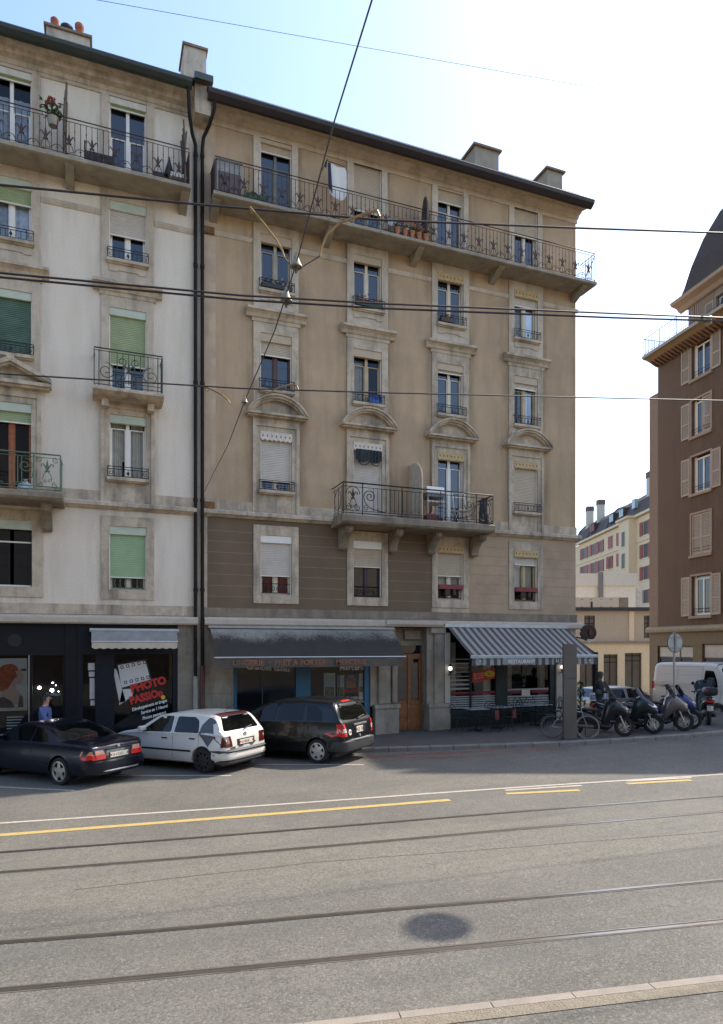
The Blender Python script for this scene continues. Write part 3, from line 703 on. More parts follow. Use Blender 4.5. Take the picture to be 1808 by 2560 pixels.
# lingerie shop front
blue = M('blue_shopfront_paint', (.03,.13,.25), .5, var=.12, scale=3, grime=.2)
sf = MB()
for a, b in ((.86,.97),(2.79,3.26),(5.06,5.24)): sf.box(a, b, .02, .14, .3, 3.2)
sf.box(.86, 5.24, .02, .14, 3.2, 3.6); sf.box(.97, 2.79, .02, .14, .3, .62); sf.box(3.26, 5.06, .02, .14, .3, .62); sf.box(.86, 5.24, .0, .16, -.2, .3)
sh = obj('shop_front', sf, blue, T)
obj('shop_pane', MB().quad((.97,.1,.62),(2.79,.1,.62),(2.79,.1,3.2),(.97,.1,3.2)), shopglass, sh)
obj('shop_pane', MB().quad((3.26,.1,.62),(5.06,.1,.62),(5.06,.1,3.2),(3.26,.1,3.2)), shopglass, sh)
obj('glazing_bar', MB().box(1.75,1.77,.085,.115,.62,3.2).box(4.22,4.24,.085,.115,.62,3.2), grn_frame, sh)
si = MB(); si.quad((.3,1.6,-.2),(6.1,1.6,-.2),(6.1,1.6,3.6),(.3,1.6,3.6)); si.quad((.3,.15,.5),(6.1,.15,.5),(6.1,1.6,.5),(.3,1.6,.5)); obj('shop_interior', si, void, sh)
text('Grandes tailles', .225, (1.27,.085,2.28), whiteink, sh, bold=.002, rot=(PI/2,.07,0)); text('Mercerie', .24, (4.23,.085,2.21), whiteink, sh, bold=.003)
def poster(parent, x0, x1, z0, z1, y, bands, name='poster'):
    o = obj(name, MB().box(x0, x1, y, y+.012, z0, z1), M('poster_paper', (.66,.66,.64), .5, var=.03), parent)
    q = MB(); ms = []
    for k, (a, b, c, d_, m) in enumerate(bands):
        q.quad(*[(x0+(x1-x0)*u, y-.003-.001*k, z0+(z1-z0)*v) for u, v in ((a,c),(b,c),(b,d_),(a,d_))], len(ms)); ms.append(m)
    obj('poster_print', q, ms, o); return o
pg = M('photo_green', (.10,.16,.07), .5, var=.6, scale=12); ps = M('photo_sky', (.38,.5,.62), .5, var=.15, scale=4); pr = M('photo_red', (.45,.08,.04), .5, var=.5, scale=12); po = M('photo_orange', (.42,.16,.05), .5, var=.6, scale=9); pk = M('photo_dark', (.02,.018,.03), .5, var=.5, scale=8)
poster(sh, 3.73, 4.10, 1.05, 2.12, .13, [(.06,.94,.55,.92,ps),(.06,.94,.22,.6,pg),(.06,.94,.08,.24,pr)])
poster(sh, 4.18, 4.40, 1.05, 2.05, .13, [(.06,.94,.6,.92,ps),(.06,.94,.3,.62,pg),(.06,.94,.05,.3,po)])
poster(sh, 4.40, 4.86, 1.45, 2.08, .125, [(0,1,0,1,pk),(.15,.85,.3,.8,po),(.25,.75,.62,.95,M('photo_violet',(.2,.1,.25),.5,var=.5,scale=14))])
poster(sh, 4.90, 5.05, 1.25, 2.1, .13, [(.1,.9,.5,.9,ps),(.1,.9,.3,.5,pg)])
text('Provence', .15, (4.38,.08,1.50), redink, sh, shear=.3, rot=(PI/2,-.06,0)); text('ici pressing\net retouches\nvêtements', .13, (4.45,.08,1.30), whiteink, sh)
# restaurant front
rs = MB()
for a, b in ((8.08,8.16),(8.93,8.97),(9.95,10.4),(12.19,12.42)): rs.box(a, b, .03, .15, .55, 3.2)
rs.box(8.08, 12.42, .03, .15, 3.2, 3.58); rs.box(8.16, 9.95, .04, .14, .55, .80); rs.box(10.4, 12.19, .04, .14, .55, .80); rs.box(8.08, 12.42, .0, .2, -.1, .55)
rf_ = obj('restaurant_front', rs, M('dark_green_front', (.012,.022,.02), .5, var=.2), T)
for a, b in ((8.16,8.93),(8.97,9.95),(10.4,12.19)): obj('shop_pane', MB().quad((a,.1,.8),(b,.1,.8),(b,.1,3.2),(a,.1,3.2)), shopglass, rf_)
fb = MB(); frost = M('frosted_band', (.40,.43,.45), .7, var=.08)
for a, b in ((8.17,8.92),(8.98,9.94)):
    for k in range(6): fb.box(a, b, .088, .094, .86+k*.075, .905+k*.075)
    for k in range(8):
        if a < 8.5: fb.box(a, b, .088, .094, 1.50+k*.145, 1.525+k*.145+.03*(k<3))
for k in range(5): fb.box(10.42, 12.17, .088, .094, .84+k*.085, .895+k*.085)
fb.box(10.42, 12.17, .088, .094, 1.42, 1.48); obj('frosted_stripes', fb, frost, rf_)
for a, b, z in ((8.17,9.94,1.34),(10.42,11.0,1.32),(11.45,12.17,1.32)): obj('red_stripe', MB().box(a, b, .086, .095, z, z+.08), M('dark_red_vinyl', (.25,.012,.03), .5), rf_)
pass
obj('menu_card', MB().box(11.02, 11.36, .07, .084, 1.22, 1.44), plate, rf_)
sgn = MB(); sgn.prism([(9.02,1.72),(9.92,1.86),(9.94,2.12+.08),(9.02,2.08)], .07, .082); so_ = obj('red_sign', sgn, redink, rf_)
obj('yellow_oval', MB().prism([(9.70+.21*math.cos(t), 2.02+.11*math.sin(t)) for t in [i*PI/12 for i in range(24)]], .062, .069), yelink, so_)
text('25.-', .12, (9.62,.06,1.97), ink, so_); text('Menu du jour\nPlat + dessert\nCafé compris', .075, (9.06,.064,1.99), whiteink, so_, rot=(PI/2,-.12,0))
cu = MB()
for x0, x1 in ((8.2,8.5),(9.6,9.9),(10.45,10.75),(11.85,12.15)):
    n = 10; cu.grid([[(x0+(x1-x0)*i/n, .3+.03*math.sin(i*2.2), z) for i in range(n+1)] for z in (.9, 3.1)])
obj('curtain', cu, curt, rf_)
ri = MB(); ri.quad((7.6,1.8,-.2),(13.2,1.8,-.2),(13.2,1.8,3.6),(7.6,1.8,3.6)); ri.quad((7.6,.2,.55),(13.2,.2,.55),(13.2,1.8,.55),(7.6,1.8,.55)); ri.quad((13.2,.2,0),(13.2,1.8,0),(13.2,1.8,3.6),(13.2,.2,3.6)); ri.quad((7.6,.2,0),(7.6,1.8,0),(7.6,1.8,3.6),(7.6,.2,3.6)); obj('restaurant_interior', ri, M('brown_room', (.07,.055,.04), .9, var=.3), rf_)

# ------------------------------------------------------------------ left white building
L = thing('apartment_building', 'white rendered apartment house with green shutters, hairdresser and photo shop below', 'building', (-5, 0, 0))
CL = [-8.0, -5.03, -2.10]
LROW = {1:(4.55,6.32), 2:(7.67,9.43), 3:(10.71,12.42), 4:(13.74,15.40), 5:(15.84,18.38)}
lops = []
for i, c in enumerate(CL):
    for r, (zb, zt) in LROW.items():
        if r == 3 and i == 2: zb = 9.97
        if r == 2 and i == 1: zb = 6.99
        lops.append((c-.495, c+.495, zb, zt))
wm = MB(); wall_grid(wm, -12, -.30, 4.1, 18.7, lops); wm.quad((-12,0,0),(-12,12,0),(-12,12,18.7),(-12,0,18.7)); obj('wall', wm, white_st, L)
obj('party_wall', MB().box(-.30, 0, -.01, .4, -.3, 18.9), stone_up, L)
dk = MB(); dk.quad((-12,.9,.1),(-.1,.9,.1),(-.1,.9,18.7),(-12,.9,18.7))
for z in (3.9, 6.7, 9.75, 12.9, 15.6, 18.6): dk.quad((-12,.25,z),(-.1,.25,z),(-.1,.9,z),(-12,.9,z))
for x in (-6.5, -3.6, -.4): dk.quad((x,.25,3.9),(x,.9,3.9),(x,.9,18.6),(x,.25,18.6))
obj('room_interior', dk, void, L)
st = MB(); string(st, -12, -.22, 6.83)
for a, b in ((-12,-8.72),(-7.28,-5.75),(-4.31,-2.82),(-1.38,-.28)): st.box(a, b, -.03, 0, 6.985, 7.27)
obj('string_course', st, stone, L)
for a, b in ((-12,-8.7),(-7.3,-5.73),(-4.32,-2.81),(-1.39,-.3)): obj('thin_string_course', MB().prism([(0,14.92),(-.02,14.92),(-.06,15.0),(-.06,15.06),(0,15.1)], a, b, axis='x'), stone_up, L)
obj('frieze', MB().box(-12, -.22, -.05, .02, 3.84, 4.12), stone, L)
co_ = MB(); gf_cornice(co_, -12, -.19); obj('shop_cornice', co_, granite, L)
ev = MB(); ev.prism([(0,18.40),(-.05,18.40),(-.10,18.50),(-.24,18.55),(-.3,18.68),(-.45,18.74),(-.55,18.80),(0,18.82)], -12, -.30, axis='x'); ev.box(-12, -.3, -.03, 0, 18.3, 18.40); obj('eaves_cornice', ev, stone, L)
gt = MB(); gt.prism([(-.55,18.66),(-.66,18.68),(-.76,18.76),(-.78,18.84),(-.74,18.88),(-.55,18.90)], -12, -.42, axis='x'); obj('gutter', gt, M('green_black_zinc', (.03,.04,.035), .5), L)
lr = MB(); lr.add([(-12,-.74,18.89),(-.1,-.74,18.89),(-.1,6,21.7),(-12,6,21.7),(-.1,12.8,18.9),(-12,12.8,18.9)], [(0,1,2,3),(3,2,4,5),(1,4,2),(0,3,5)]); lroof = obj('roof', lr, tile, L)
obj('coping', MB().box(-.36, .16, -.75, 2.5, 18.92, 19.1), M('dark_lead', (.06,.07,.075), .5), L)
obj('parapet_block', MB().box(-.33, .12, -.55, .0, 18.1, 18.92), stone, L)
# windows of the left building
whitef = whitep
for i, c in enumerate(CL):
    zb, zt = LROW[5]; W_ = .99
    window(L, c, zb, zt, w=W_, frame=whitef, box=.26, boxm=M('white_green_box', (.60,.61,.57), .7), shut=.33, shutm=shut_g, bar=.55, surround=(c-.70, c+.70, zb, 18.3), sm=stone_up,
           curtain=[(0,1,0,.72)] if i == 1 else None, cmat=lace, glass=pane if i == 2 else None)
    zb, zt = LROW[4]
    w4 = window(L, c, zb, zt, w=W_, frame=whitef, box=.24, boxm=boxg, shut=(.62 if i == 1 else .9), shutm=(shut_g if i == 1 else shut_w), rail=True, sill=stone, surround=(c-.70,c+.70,13.14,15.70), sm=stone_up,
           curtain=[(0,1,0,.9)] if i == 1 else None, cmat=lace, glass=pane if i != 1 else None); apron(w4, c, zb)
    hood(L, c)
    zb, zt = LROW[3]
    if i == 2: zb = 9.97
    window(L, c, zb, zt, w=W_, frame=whitef, box=.21, boxm=boxg, shut=(1.62 if i != 2 else 1.55), shutm=(M('dark_green_shutter', (.08,.14,.09), .35, var=.3, scale=2) if i != 2 else shut_g), rail=(i != 2), sill=(stone if i != 2 else None), surround=(c-.70,c+.70,max(zb,10.0) if i==2 else 10.0,12.73), sm=stone_up)
    zb, zt = LROW[2]
    if i == 1: zb = 6.99
    window(L, c, zb, zt, w=W_, frame=(orangew if i == 1 else whitef), box=.22, boxm=boxg, shut=(.48 if i == 1 else 0), shutm=shut_g, rail=(i != 1), sill=(stone if i != 1 else None), bar=.8,
           curtain=([(0,.34,.05,.9),(.30,.52,.3,.9),(.60,.98,.0,.9)] if i != 1 else None), railm=iron)
    r2_frame(L, c, stone)
    if i != 1: obj('stone_panel', MB().box(c-.485, c+.485, -.02, 0, 6.995, 7.545), stone, L)
    zb, zt = LROW[1]
    if i == 1: window(L, c, zb, zt, w=W_, frame=black, box=.24, boxm=boxg, surround=(c-.77,c+.77,4.28,6.60), sm=stone, bare=True, guides=False)
    else:
        w1 = window(L, c, zb, zt, w=W_, frame=cream, box=.22, boxm=boxg, shut=1.40, shutm=M('bright_green_shutter', (.30,.45,.27), .7, var=.06), surround=(c-.70,c+.70,4.28,6.60), sm=stone)
        gr = MB()
        for zz in (zb+.05, zb+.33): gr.tube([(c-.44,.06,zz),(c+.44,.06,zz)], .011, 4)
        for k in range(6): gr.tube([(c-.4+.16*k,.06,zb+.05),(c-.32+.16*k*.9,.06,zb+.33)], .010, 4); gr.tube([(c-.32+.16*k*.9,.06,zb+.05),(c-.4+.16*k,.06,zb+.33)], .010, 4)
        obj('window_grille', gr, iron_green, w1)
for q_ in ((.10,.128,5.73,5.77),(.06,.12,4.56,4.60)): obj('white_window_bar', MB().box(-5.5,-4.56,*q_), whitep, L)
# triangular pediments over the outer windows, small balcony over the right one
for c in CL[:2]:
    tp = MB(); hw = .98; z = 9.97
    for s in (-1, 1):
        tp.prism([(c,z+.60),(c+s*hw,z+.12),(c+s*hw,z+.0),(c,z+.47)], -.32, 0); tp.prism([(c,z+.47),(c+s*(hw-.07),z+.035),(c+s*(hw-.07),z-.0),(c,z+.40)], -.25, 0)
    tp.prism([(c-hw+.2,z-.01),(c+hw-.2,z-.01),(c,z+.42)], -.06, 0); tp.box(c-hw, c+hw, -.28, 0, z-.09, z-.0); tp.box(c-hw+.06, c+hw-.06, -.2, 0, z-.15, z-.09); tp.box(c-.09, c+.09, -.33, 0, z+.5, z+.64)
    obj('triangular_pediment', tp, stone, L)
c = CL[2]
sb = MB(); sb.prism([(0,9.96),(-.66,9.96),(-.70,9.92),(-.70,9.86),(-.62,9.82),(-.55,9.78),(0,9.76)], c-.92, c+.92, axis='x')
for s in (-1, 1): sb.box(c+s*.6-.09, c+s*.6+.09, -.35, 0, 9.55, 9.76)
sbo = obj('balcony', sb, stone, L)
rl = MB(); z = 9.97; x0, x1, y = c-.88, c+.88, -.62
for zz, r in ((z+1.02,.02),(z+.95,.010),(z+.16,.010),(z+.05,.011)): rl.tube([(x0,0,zz),(x0,y,zz),(x1,y,zz),(x1,0,zz)], r, 4)
for x in (x0, x0+.12, x0+.38, x1-.38, x1-.12, x1): rl.tube([(x,y,z),(x,y,z+.98)], .013, 4)
for k in range(5): rl.tube([(c-.3+.15*k,y,z+.12),(c-.3+.15*k,y,z+.95)], .010, 4)
for s in (-1, 1):
    rl.tube([(p[0],y,p[1]) for p in spiral(c+s*.58, z+.42, .24, 1.6, PI/2, 20, s)], .011, 4); rl.tube([(p[0],y,p[1]) for p in spiral(c+s*.18, z+.72, .13, 1.4, -PI/2, 16, -s)], .011, 4)
    rl.tube([(c,y,z+.5),(c+s*.12,y,z+.4),(c+s*.25,y,z+.42),(c+s*.5,y,z+.25)], .012, 4)
fleur(rl, c, z+.45, y)
for xs_ in (x0, x1):
    for k in (1, 2, 3): rl.tube([(xs_,y*k/4,z+.05),(xs_,y*k/4,z+.95)], .010, 4)
obj('railing', rl, M('greenish_iron', (.045,.06,.045), .5, var=.3, scale=12), sbo)
tl = MB(); tl.prism([(0,15.83),(-.82,15.83),(-.84,15.81),(-.84,15.72),(-.80,15.70),(0,15.705)], -12, -.47, axis='x')
for a_ in (-.72, -3.7, -6.7, -9.6): obj('balcony_bracket', MB().prism([(0,15.42),(-.12,15.46),(-.66,15.66),(-.70,15.70),(0,15.70)], a_, a_+.22, axis='x'), concrete, L)
tlo = obj('balcony', tl, concrete, L); top_rail(tlo, -10.6, -.51, 15.83, .78, iron_red, ends=(0,1))
lb = MB(); lb.prism([(0,6.94),(-1.02,6.94),(-1.06,6.90),(-1.06,6.78),(-1.0,6.72),(0,6.70)], -9.6, -3.73, axis='x'); lbo = obj('balcony', lb, stone_dk, L)
rl = MB(); z = 6.94; x0, x1, y = -9.5, -3.79, -1.0
for zz, r in ((z+.95,.02),(z+.86,.010),(z+.12,.010),(z+.04,.012)): rl.tube([(x0,y,zz),(x1,y,zz),(x1,0,zz)], r, 4)
for x in (x1, x1-.62, x1-1.9): rl.tube([(x,y,z),(x,y,z+.95)], .017, 4)
for k in range(9): rl.tube([(x1-1.35+.09*k*1.0,y,z+.12),(x1-1.35+.09*k,y,z+.86)], .010, 4) if 1 < k < 6 else None
for xx, s in ((x1-.82,-1),(x1-1.62,1)):
    rl.tube([(p[0],y,p[1]) for p in spiral(xx, z+.62, .19, 1.6, PI/2, 18, s)], .013, 4); rl.tube([(xx-s*.15,y,z+.5),(xx-s*.17,y,z+.35),(xx-s*.02,y,z+.22),(xx+s*.3,y,z+.16)], .013, 4)
for q in (-1, 1):
    rl.tube([(p[0],y,p[1]) for p in spiral(x1-.31+q*.2, z+.8, .08, 1.3, PI/2, 12, q)], .010, 4); rl.tube([(p[0],y,p[1]) for p in spiral(x1-.31+q*.18, z+.16, .08, 1.3, PI/2, 12, q)], .010, 4)
fleur(rl, x1-.31, z+.52, y)
for k in range(1, 6): rl.tube([(x1,y*k/6,z+.04),(x1,y*k/6,z+.86)], .010, 4)
for k in range(22): rl.tube([(x1-2.2-.15*k,y,z+.12),(x1-2.2-.15*k,y,z+.86)], .010, 4)
obj('railing', rl, iron_green, lbo); corbel(L, -4.15, 6.72, .24)
# left building ground floor
gp = MB(); gp.box(-.74, -.28, -.02, .35, -.3, 3.58); obj('stone_pier', gp, M('grey_left_pier', (.28,.25,.21), .9, var=.12, streak=.6, grime=.4), L)
dkf = M('anthracite_shopfront', (.009,.0095,.011), .6, var=.2, spec=.25); dkb = M('navy_shopfront', (.011,.013,.02), .55, var=.2, spec=.25)
hf = MB(); hf.box(-12, -3.72, .0, .14, 2.72, 3.58); hf.box(-3.72, -3.44, -.03, .2, -.3, 3.58); hf.box(-4.60, -4.53, .02, .14, -.2, 2.72); hf.box(-3.78, -3.72, .02, .14, -.2, 2.72); hf.box(-12,-3.72,.0,.14,-.3,.35); hf.box(-8,-7.9,.02,.14,.35,2.72)
ho = obj('hairdresser_front', hf, dkf, L); obj('wall_vent', MB().lathe([(.17,-.02),(.17,-.0),(.13,-.01),(.13,.0)], (-4.95,0,3.12), 18, axis='y'), black, ho)
obj('shop_pane', MB().quad((-12,.1,.35),(-4.6,.1,.35),(-4.6,.1,2.72),(-12,.1,2.72)).quad((-4.53,.1,.35),(-3.78,.1,.35),(-3.78,.1,2.72),(-4.53,.1,2.72)), shopglass, ho)
obj('glazing_bar', MB().box(-4.62,-4.60,.0,.02,.35,2.72), alum, ho)
pp = poster(ho, -5.75, -4.66, 1.24, 2.64, .13, [(.02,.98,.10,.98,M('poster_pale', (.50,.55,.60), .5, var=.05)),(0,.28,.45,.98,pk),(.28,.98,.76,.80,ink)])
xo, zo = -5.02, 1.95
hd = MB()
def flat(pts, mi, k): hd.add([(xo+p[0], .118-.002*k, zo+p[1]) for p in pts], [tuple(range(len(pts)))], mi)
flat([(-.30,-.55),(.20,-.55),(.26,-.35),(.12,-.15),(.05,.0),(-.05,.05),(-.18,-.1),(-.26,-.3)], 0, 1)
flat([(-.02,.06),(.03,.28),(.14,.42),(.22,.40),(.235,.30),(.29,.22),(.25,.18),(.265,.13),(.235,.10),(.22,.02),(.12,.0),(.05,-.05)], 0, 2)
flat([(-.45,-.10),(-.47,.15),(-.38,.38),(-.2,.52),(-.02,.55),(.10,.48),(.15,.36),(.06,.36),(.12,.22),(-.02,.05),(-.1,-.12),(-.25,-.2)], 1, 3)
flat([(-.40,-.62),(-.32,-.35),(-.2,-.33),(-.02,-.45),(.06,-.62)], 2, 4); flat([(.13,-.62),(.18,-.28),(.25,-.35),(.27,-.62)], 2, 4)
obj('portrait_print', hd, [M('print_skin', (.50,.36,.34), .6, var=.06), M('print_red_hair', (.36,.07,.012), .5, var=.5, scale=9), M('print_dark', (.03,.03,.04), .6)], pp)
text('SPMC', .12, (-5.15,.12,1.28), M('print_grey', (.3,.33,.36), .6), pp); text('Coiffeur', .12, (-4.22,.09,1.62), M('faded_white_letters', (.3,.36,.38), .6), ho)
nt = MB()
for k in range(9): nt.box(-5.15, -4.75-.04*(k%3), .095, .098, 1.06-.075*k, 1.085-.075*k)
obj('small_print', nt, M('print_teal', (.2,.27,.27), .6), ho)
hi = MB(); hi.quad((-12,2.2,-.2),(-3.4,2.2,-.2),(-3.4,2.2,3.6),(-12,2.2,3.6)); hi.quad((-3.5,.15,-.2),(-3.5,2.2,-.2),(-3.5,2.2,3.6),(-3.5,.15,3.6)); hi.quad((-12,.15,2.75),(-3.4,.15,2.75),(-3.4,2.2,2.75),(-12,2.2,2.75)); obj('shop_interior', hi, M('warm_dark_room', (.03,.026,.02), .9, var=.4, scale=2), ho)
hp = MB().box(-3.98,-3.86,1.4,1.5,.3,2.15).box(-4.45,-4.3,1.6,1.7,.9,2.15); obj('interior_panel', hp, M('cream_panel', (.45,.42,.33), .8), ho)
bulbs = MB()
for x, z, r in ((-4.42,1.80,.045),(-4.10,1.72,.05),(-4.08,1.93,.022),(-4.0,1.86,.014),(-3.93,1.68,.016)): bulbs.lathe([(0,-r),(r*.7,-r*.7),(r,0),(r*.7,r*.7),(0,r)], (x,.9,z), 10)
obj('shop_lamp', bulbs, M('lamp_glow', (.86,.82,1.), .5, var=0, emit=9), ho)
pf = MB(); pf.box(-3.44, -.74, .0, .14, 2.74, 3.58); pf.box(-3.44, -3.28, .0, .14, -.3, 2.74); pf.box(-2.95, -2.46, .02, .2, -.3, 2.74); pf.box(-.88, -.74, .0, .14, -.3, 2.74); pf.box(-2.46,-.88,.0,.14,-.3,.45)
po_ = obj('photo_shop_front', pf, dkb, L)
obj('shop_pane', MB().quad((-3.28,.12,-.2),(-2.95,.12,-.2),(-2.95,.12,2.74),(-3.28,.12,2.74)).quad((-2.46,.1,.45),(-.88,.1,.45),(-.88,.1,2.74),(-2.46,.1,2.74)), shopglass, po_)
pi_ = MB(); pi_.quad((-3.4,1.6,-.2),(-.3,1.6,-.2),(-.3,1.6,3.6),(-3.4,1.6,3.6)); pi_.quad((-3.4,.15,2.76),(-.3,.15,2.76),(-.3,1.6,2.76),(-3.4,1.6,2.76)); pi_.quad((-.6,.15,0),(-.6,1.6,0),(-.6,1.6,2.76),(-.6,.15,2.76)); obj('shop_interior', pi_, void, po_)
# film strip drawing on the pane
fl = MB()
def F(u, v): a = .22; return (-1.92+u*math.cos(a)-v*math.sin(a), 2.2+u*math.sin(a)+v*math.cos(a))
def fpoly(pts, mi, k): fl.add([(p[0], .088-.002*k, p[1]) for p in pts], [tuple(range(len(pts)))], mi)
fpoly([F(-.47,-.36),(F(.42,-.30)),F(.40,.33),F(-.42,.36)], 1, 0); fpoly([F(-.43,-.32),F(.38,-.27),F(.36,.29),F(-.38,.32)], 0, 1)
fpoly([F(-.60,-.75),F(-.36,-.75),F(-.40,.25),F(-.56,.3)], 1, 0); fpoly([F(-.57,-.72),F(-.40,-.72),F(-.44,.22),F(-.54,.27)], 0, 1)
fpoly([F(-.60,-.78),F(-.2,-.62),F(-.12,-.42),F(-.42,-.36)], 0, 1)
for k in range(5):
    for v in (-.24, .2):
        u = -.33+.155*k; fpoly([F(u,v),F(u+.085,v),F(u+.085,v+.09),F(u,v+.09)], 1, 2); fpoly([F(u+.02,v+.02),F(u+.065,v+.02),F(u+.065,v+.07),F(u+.02,v+.07)], 0, 3)
obj('film_strip_print', fl, [M('print_white', (.56,.57,.58), .6, var=.05), ink], po_)
fl2 = MB()
for k, (a, b) in enumerate(((2.5,2.30),(2.26,2.12),(2.08,1.5),(1.46,1.32))):
    fl2.box(-3.14+.02*k, -2.97, .108, .113, b, a)
obj('film_canister_print', fl2, MATS['print_white'], po_)
rm_ = M('red_lettering', (.50,.025,.018), .5)
text('PHOTO', .30, (-2.0,.078,1.66), rm_, po_, bold=.016, rot=(PI/2,-.25,0), sx=.95); text('PASSIOn', .29, (-2.02,.078,1.33), rm_, po_, bold=.016, rot=(PI/2,-.25,0), sx=.86)
text('Développements et tirages', .125, (-1.98,.078,1.13), whiteink, po_, bold=.004, rot=(PI/2,-.25,0), shear=.2, sx=.72); text('Service en 1 Heure!', .125, (-1.74,.078,1.03), whiteink, po_, bold=.004, rot=(PI/2,-.25,0), shear=.2, sx=.75); text('Photos passeport', .125, (-1.70,.078,.87), whiteink, po_, bold=.004, rot=(PI/2,-.25,0), shear=.2, sx=.75)
obj('yellow_mark', MB().prism([(-1.14+.06*math.cos(t),1.50+.06*math.sin(t)) for t in [i*PI/6 for i in range(12)]], .07, .075), yelink, po_)
# chimneys
ck = M('white_chimney_render', (.50,.47,.42), .9, var=.1, streak=.5, grime=.5)
redpot = M('red_clay_pot', (.30,.11,.06), .8, var=.3, scale=8); blkpot = M('black_metal_cowl', (.02,.02,.022), .5)
chimney(lroof, -4.33, -3.12, 2.2, 3.1, 19.4, 21.55, [(-4.12,.10,.62,redpot),(-3.78,.15,.48,blkpot),(-3.42,.11,.68,redpot)], ck)
whtch = chimney(lroof, -.46, .20, .9, 1.9, 19.0, 21.15, [(-.25,.12,.25,redpot)], ck, cap=.05)
grch = M('grey_chimney_render', (.30,.28,.24), .9, var=.08, grime=.3)
chimney(roof, 9.62, 10.6, .9, 1.85, 19.3, 20.78, [(9.85,.09,.22,redpot),(10.1,.09,.22,redpot),(10.35,.09,.2,redpot)], grch, cap=.09)
chimney(roof, 12.70, 13.38, .9, 1.6, 19.0, 20.72, [(12.9,.09,.2,redpot),(13.15,.09,.2,redpot)], grch, cap=.09)

# ------------------------------------------------------------------ fixtures on the facades
def pipe(x, pts, m, label):
    mb = MB(); mb.tube(pts, .052, 10)
    for z in (17.2, 14.0, 10.6, 7.2, 4.6): mb.lathe([(.053,z-.05),(.066,z-.05),(.066,z+.05),(.053,z+.05)], (pts[-1][0],pts[-1][1],0), 10)
    o = obj('drainpipe', mb, m); tag(o, label, 'drainpipe', 'drainpipes between the two houses'); return o
pm_ = M('dark_green_pipe', (.013,.013,.012), .6, var=.3, scale=3, spec=.2)
p1 = pipe(-.25, [(-.52,-.62,18.75),(-.50,-.60,18.35),(-.48,-.55,18.0),(-.36,-.22,17.7),(-.25,-.12,17.45),(-.25,-.10,17.2),(-.25,-.10,2.1)], pm_, 'dark drainpipe from the white house gutter, left one of the pair on the joint')
obj('pipe_foot', MB().tube([(-.25,-.10,2.1),(-.25,-.10,-.1)], .07, 10), M('grey_cast_pipe', (.33,.33,.32), .6), p1)
p2 = pipe(-.06, [(.22,-.66,18.60),(.2,-.62,18.25),(.1,-.4,17.95),(-.03,-.15,17.72),(-.06,-.12,17.4),(-.06,-.12,2.4)], pm_, 'dark drainpipe from the tan house gutter, right one of the pair on the joint')
obj('pipe_foot', MB().tube([(-.06,-.12,2.4),(-.06,-.12,-.1)], .072, 10), M('brown_cast_pipe', (.10,.045,.03), .6), p2)

def awn_cloth(x0, x1, top, bot, sagx=.0, n=24, nx=12, curve=.12):
    """cloth from (y,z) top to (y,z) bottom, bulging outwards a little"""
    rows = []
    for i in range(n+1):
        t = i/n; y = top[0]+(bot[0]-top[0])*t; z = top[1]+(bot[1]-top[1])*t+curve*math.sin(PI*t)
        rows.append([(x0+(x1-x0)*j/nx, y, z-.018*math.sin(PI*((j*2) % nx)/nx)*math.sin(PI*t)) for j in range(nx+1)])
    return rows
clo = bpy.data.materials.new('grey_striped_canvas')
def canvas_grime():
    m = M('mouldy_grey_canvas', (.30,.29,.275), .95, var=.1, scale=3, spec=.1, streak=.4, scol=(.05,.05,.05))
    n = m.node_tree.nodes; l = m.node_tree.links; p = n['Principled BSDF']; src = p.inputs['Base Color'].links[0].from_socket
    geo = n.new('ShaderNodeNewGeometry'); sep = n.new('ShaderNodeSeparateXYZ'); l.new(geo.outputs['Position'], sep.inputs[0])
    t = n.new('ShaderNodeTexNoise'); t.inputs['Scale'].default_value = 14; t.inputs['Detail'].default_value = 9; t.inputs['Roughness'].default_value = .85; l.new(geo.outputs['Position'], t.inputs['Vector'])
    t2 = n.new('ShaderNodeTexNoise'); t2.inputs['Scale'].default_value = 1.1; t2.inputs['Detail'].default_value = 3; l.new(geo.outputs['Position'], t2.inputs['Vector'])
    r = n.new('ShaderNodeMapRange'); r.inputs[1].default_value = 3.45; r.inputs[2].default_value = 2.75; l.new(sep.outputs['Z'], r.inputs[0])
    a = n.new('ShaderNodeMath'); a.operation = 'MULTIPLY_ADD'; l.new(t2.outputs['Fac'], a.inputs[0]); a.inputs[1].default_value = .9; l.new(r.outputs[0], a.inputs[2])
    b = n.new('ShaderNodeMath'); b.operation = 'MULTIPLY_ADD'; l.new(t.outputs['Fac'], b.inputs[0]); b.inputs[1].default_value = 1.5; l.new(a.outputs[0], b.inputs[2])
    r2 = n.new('ShaderNodeMapRange'); r2.inputs[1].default_value = 1.25; r2.inputs[2].default_value = 1.7; r2.inputs[4].default_value = .90; l.new(b.outputs[0], r2.inputs[0])
    x = n.new('ShaderNodeMix'); x.data_type = 'RGBA'; l.new(r2.outputs[0], x.inputs[0]); l.new(src, x.inputs[6]); x.inputs[7].default_value = (.03,.028,.024,1); l.new(x.outputs[2], p.inputs['Base Color'])
    return m
A1 = thing('awning', 'grimy dark grey awning with faded copper shop lettering over the lingerie shop', 'awning', (3, -.1, 3.5))
cl = MB().grid(awn_cloth(.15, 5.92, (-.16,3.50), (-1.12,2.66), nx=20)); a1c = obj('canopy', cl, canvas_grime(), A1)
obj('valance', MB().grid([[(.2+5.68*i/24,-1.13+.012*math.sin(i*1.9),2.64) for i in range(25)], [(.2+5.68*i/24,-1.13+.03*math.sin(i*1.4),2.36) for i in range(25)]]), M('dirty_valance', (.10,.09,.08), .85, var=.2, scale=4, grime=.4, gcol=(.05,.045,.04)), A1)
copper = M('faded_copper_letters', (.30,.13,.06), .7, var=.2, scale=8, grime=.9, gcol=(.095,.085,.075), gscale=2.6)
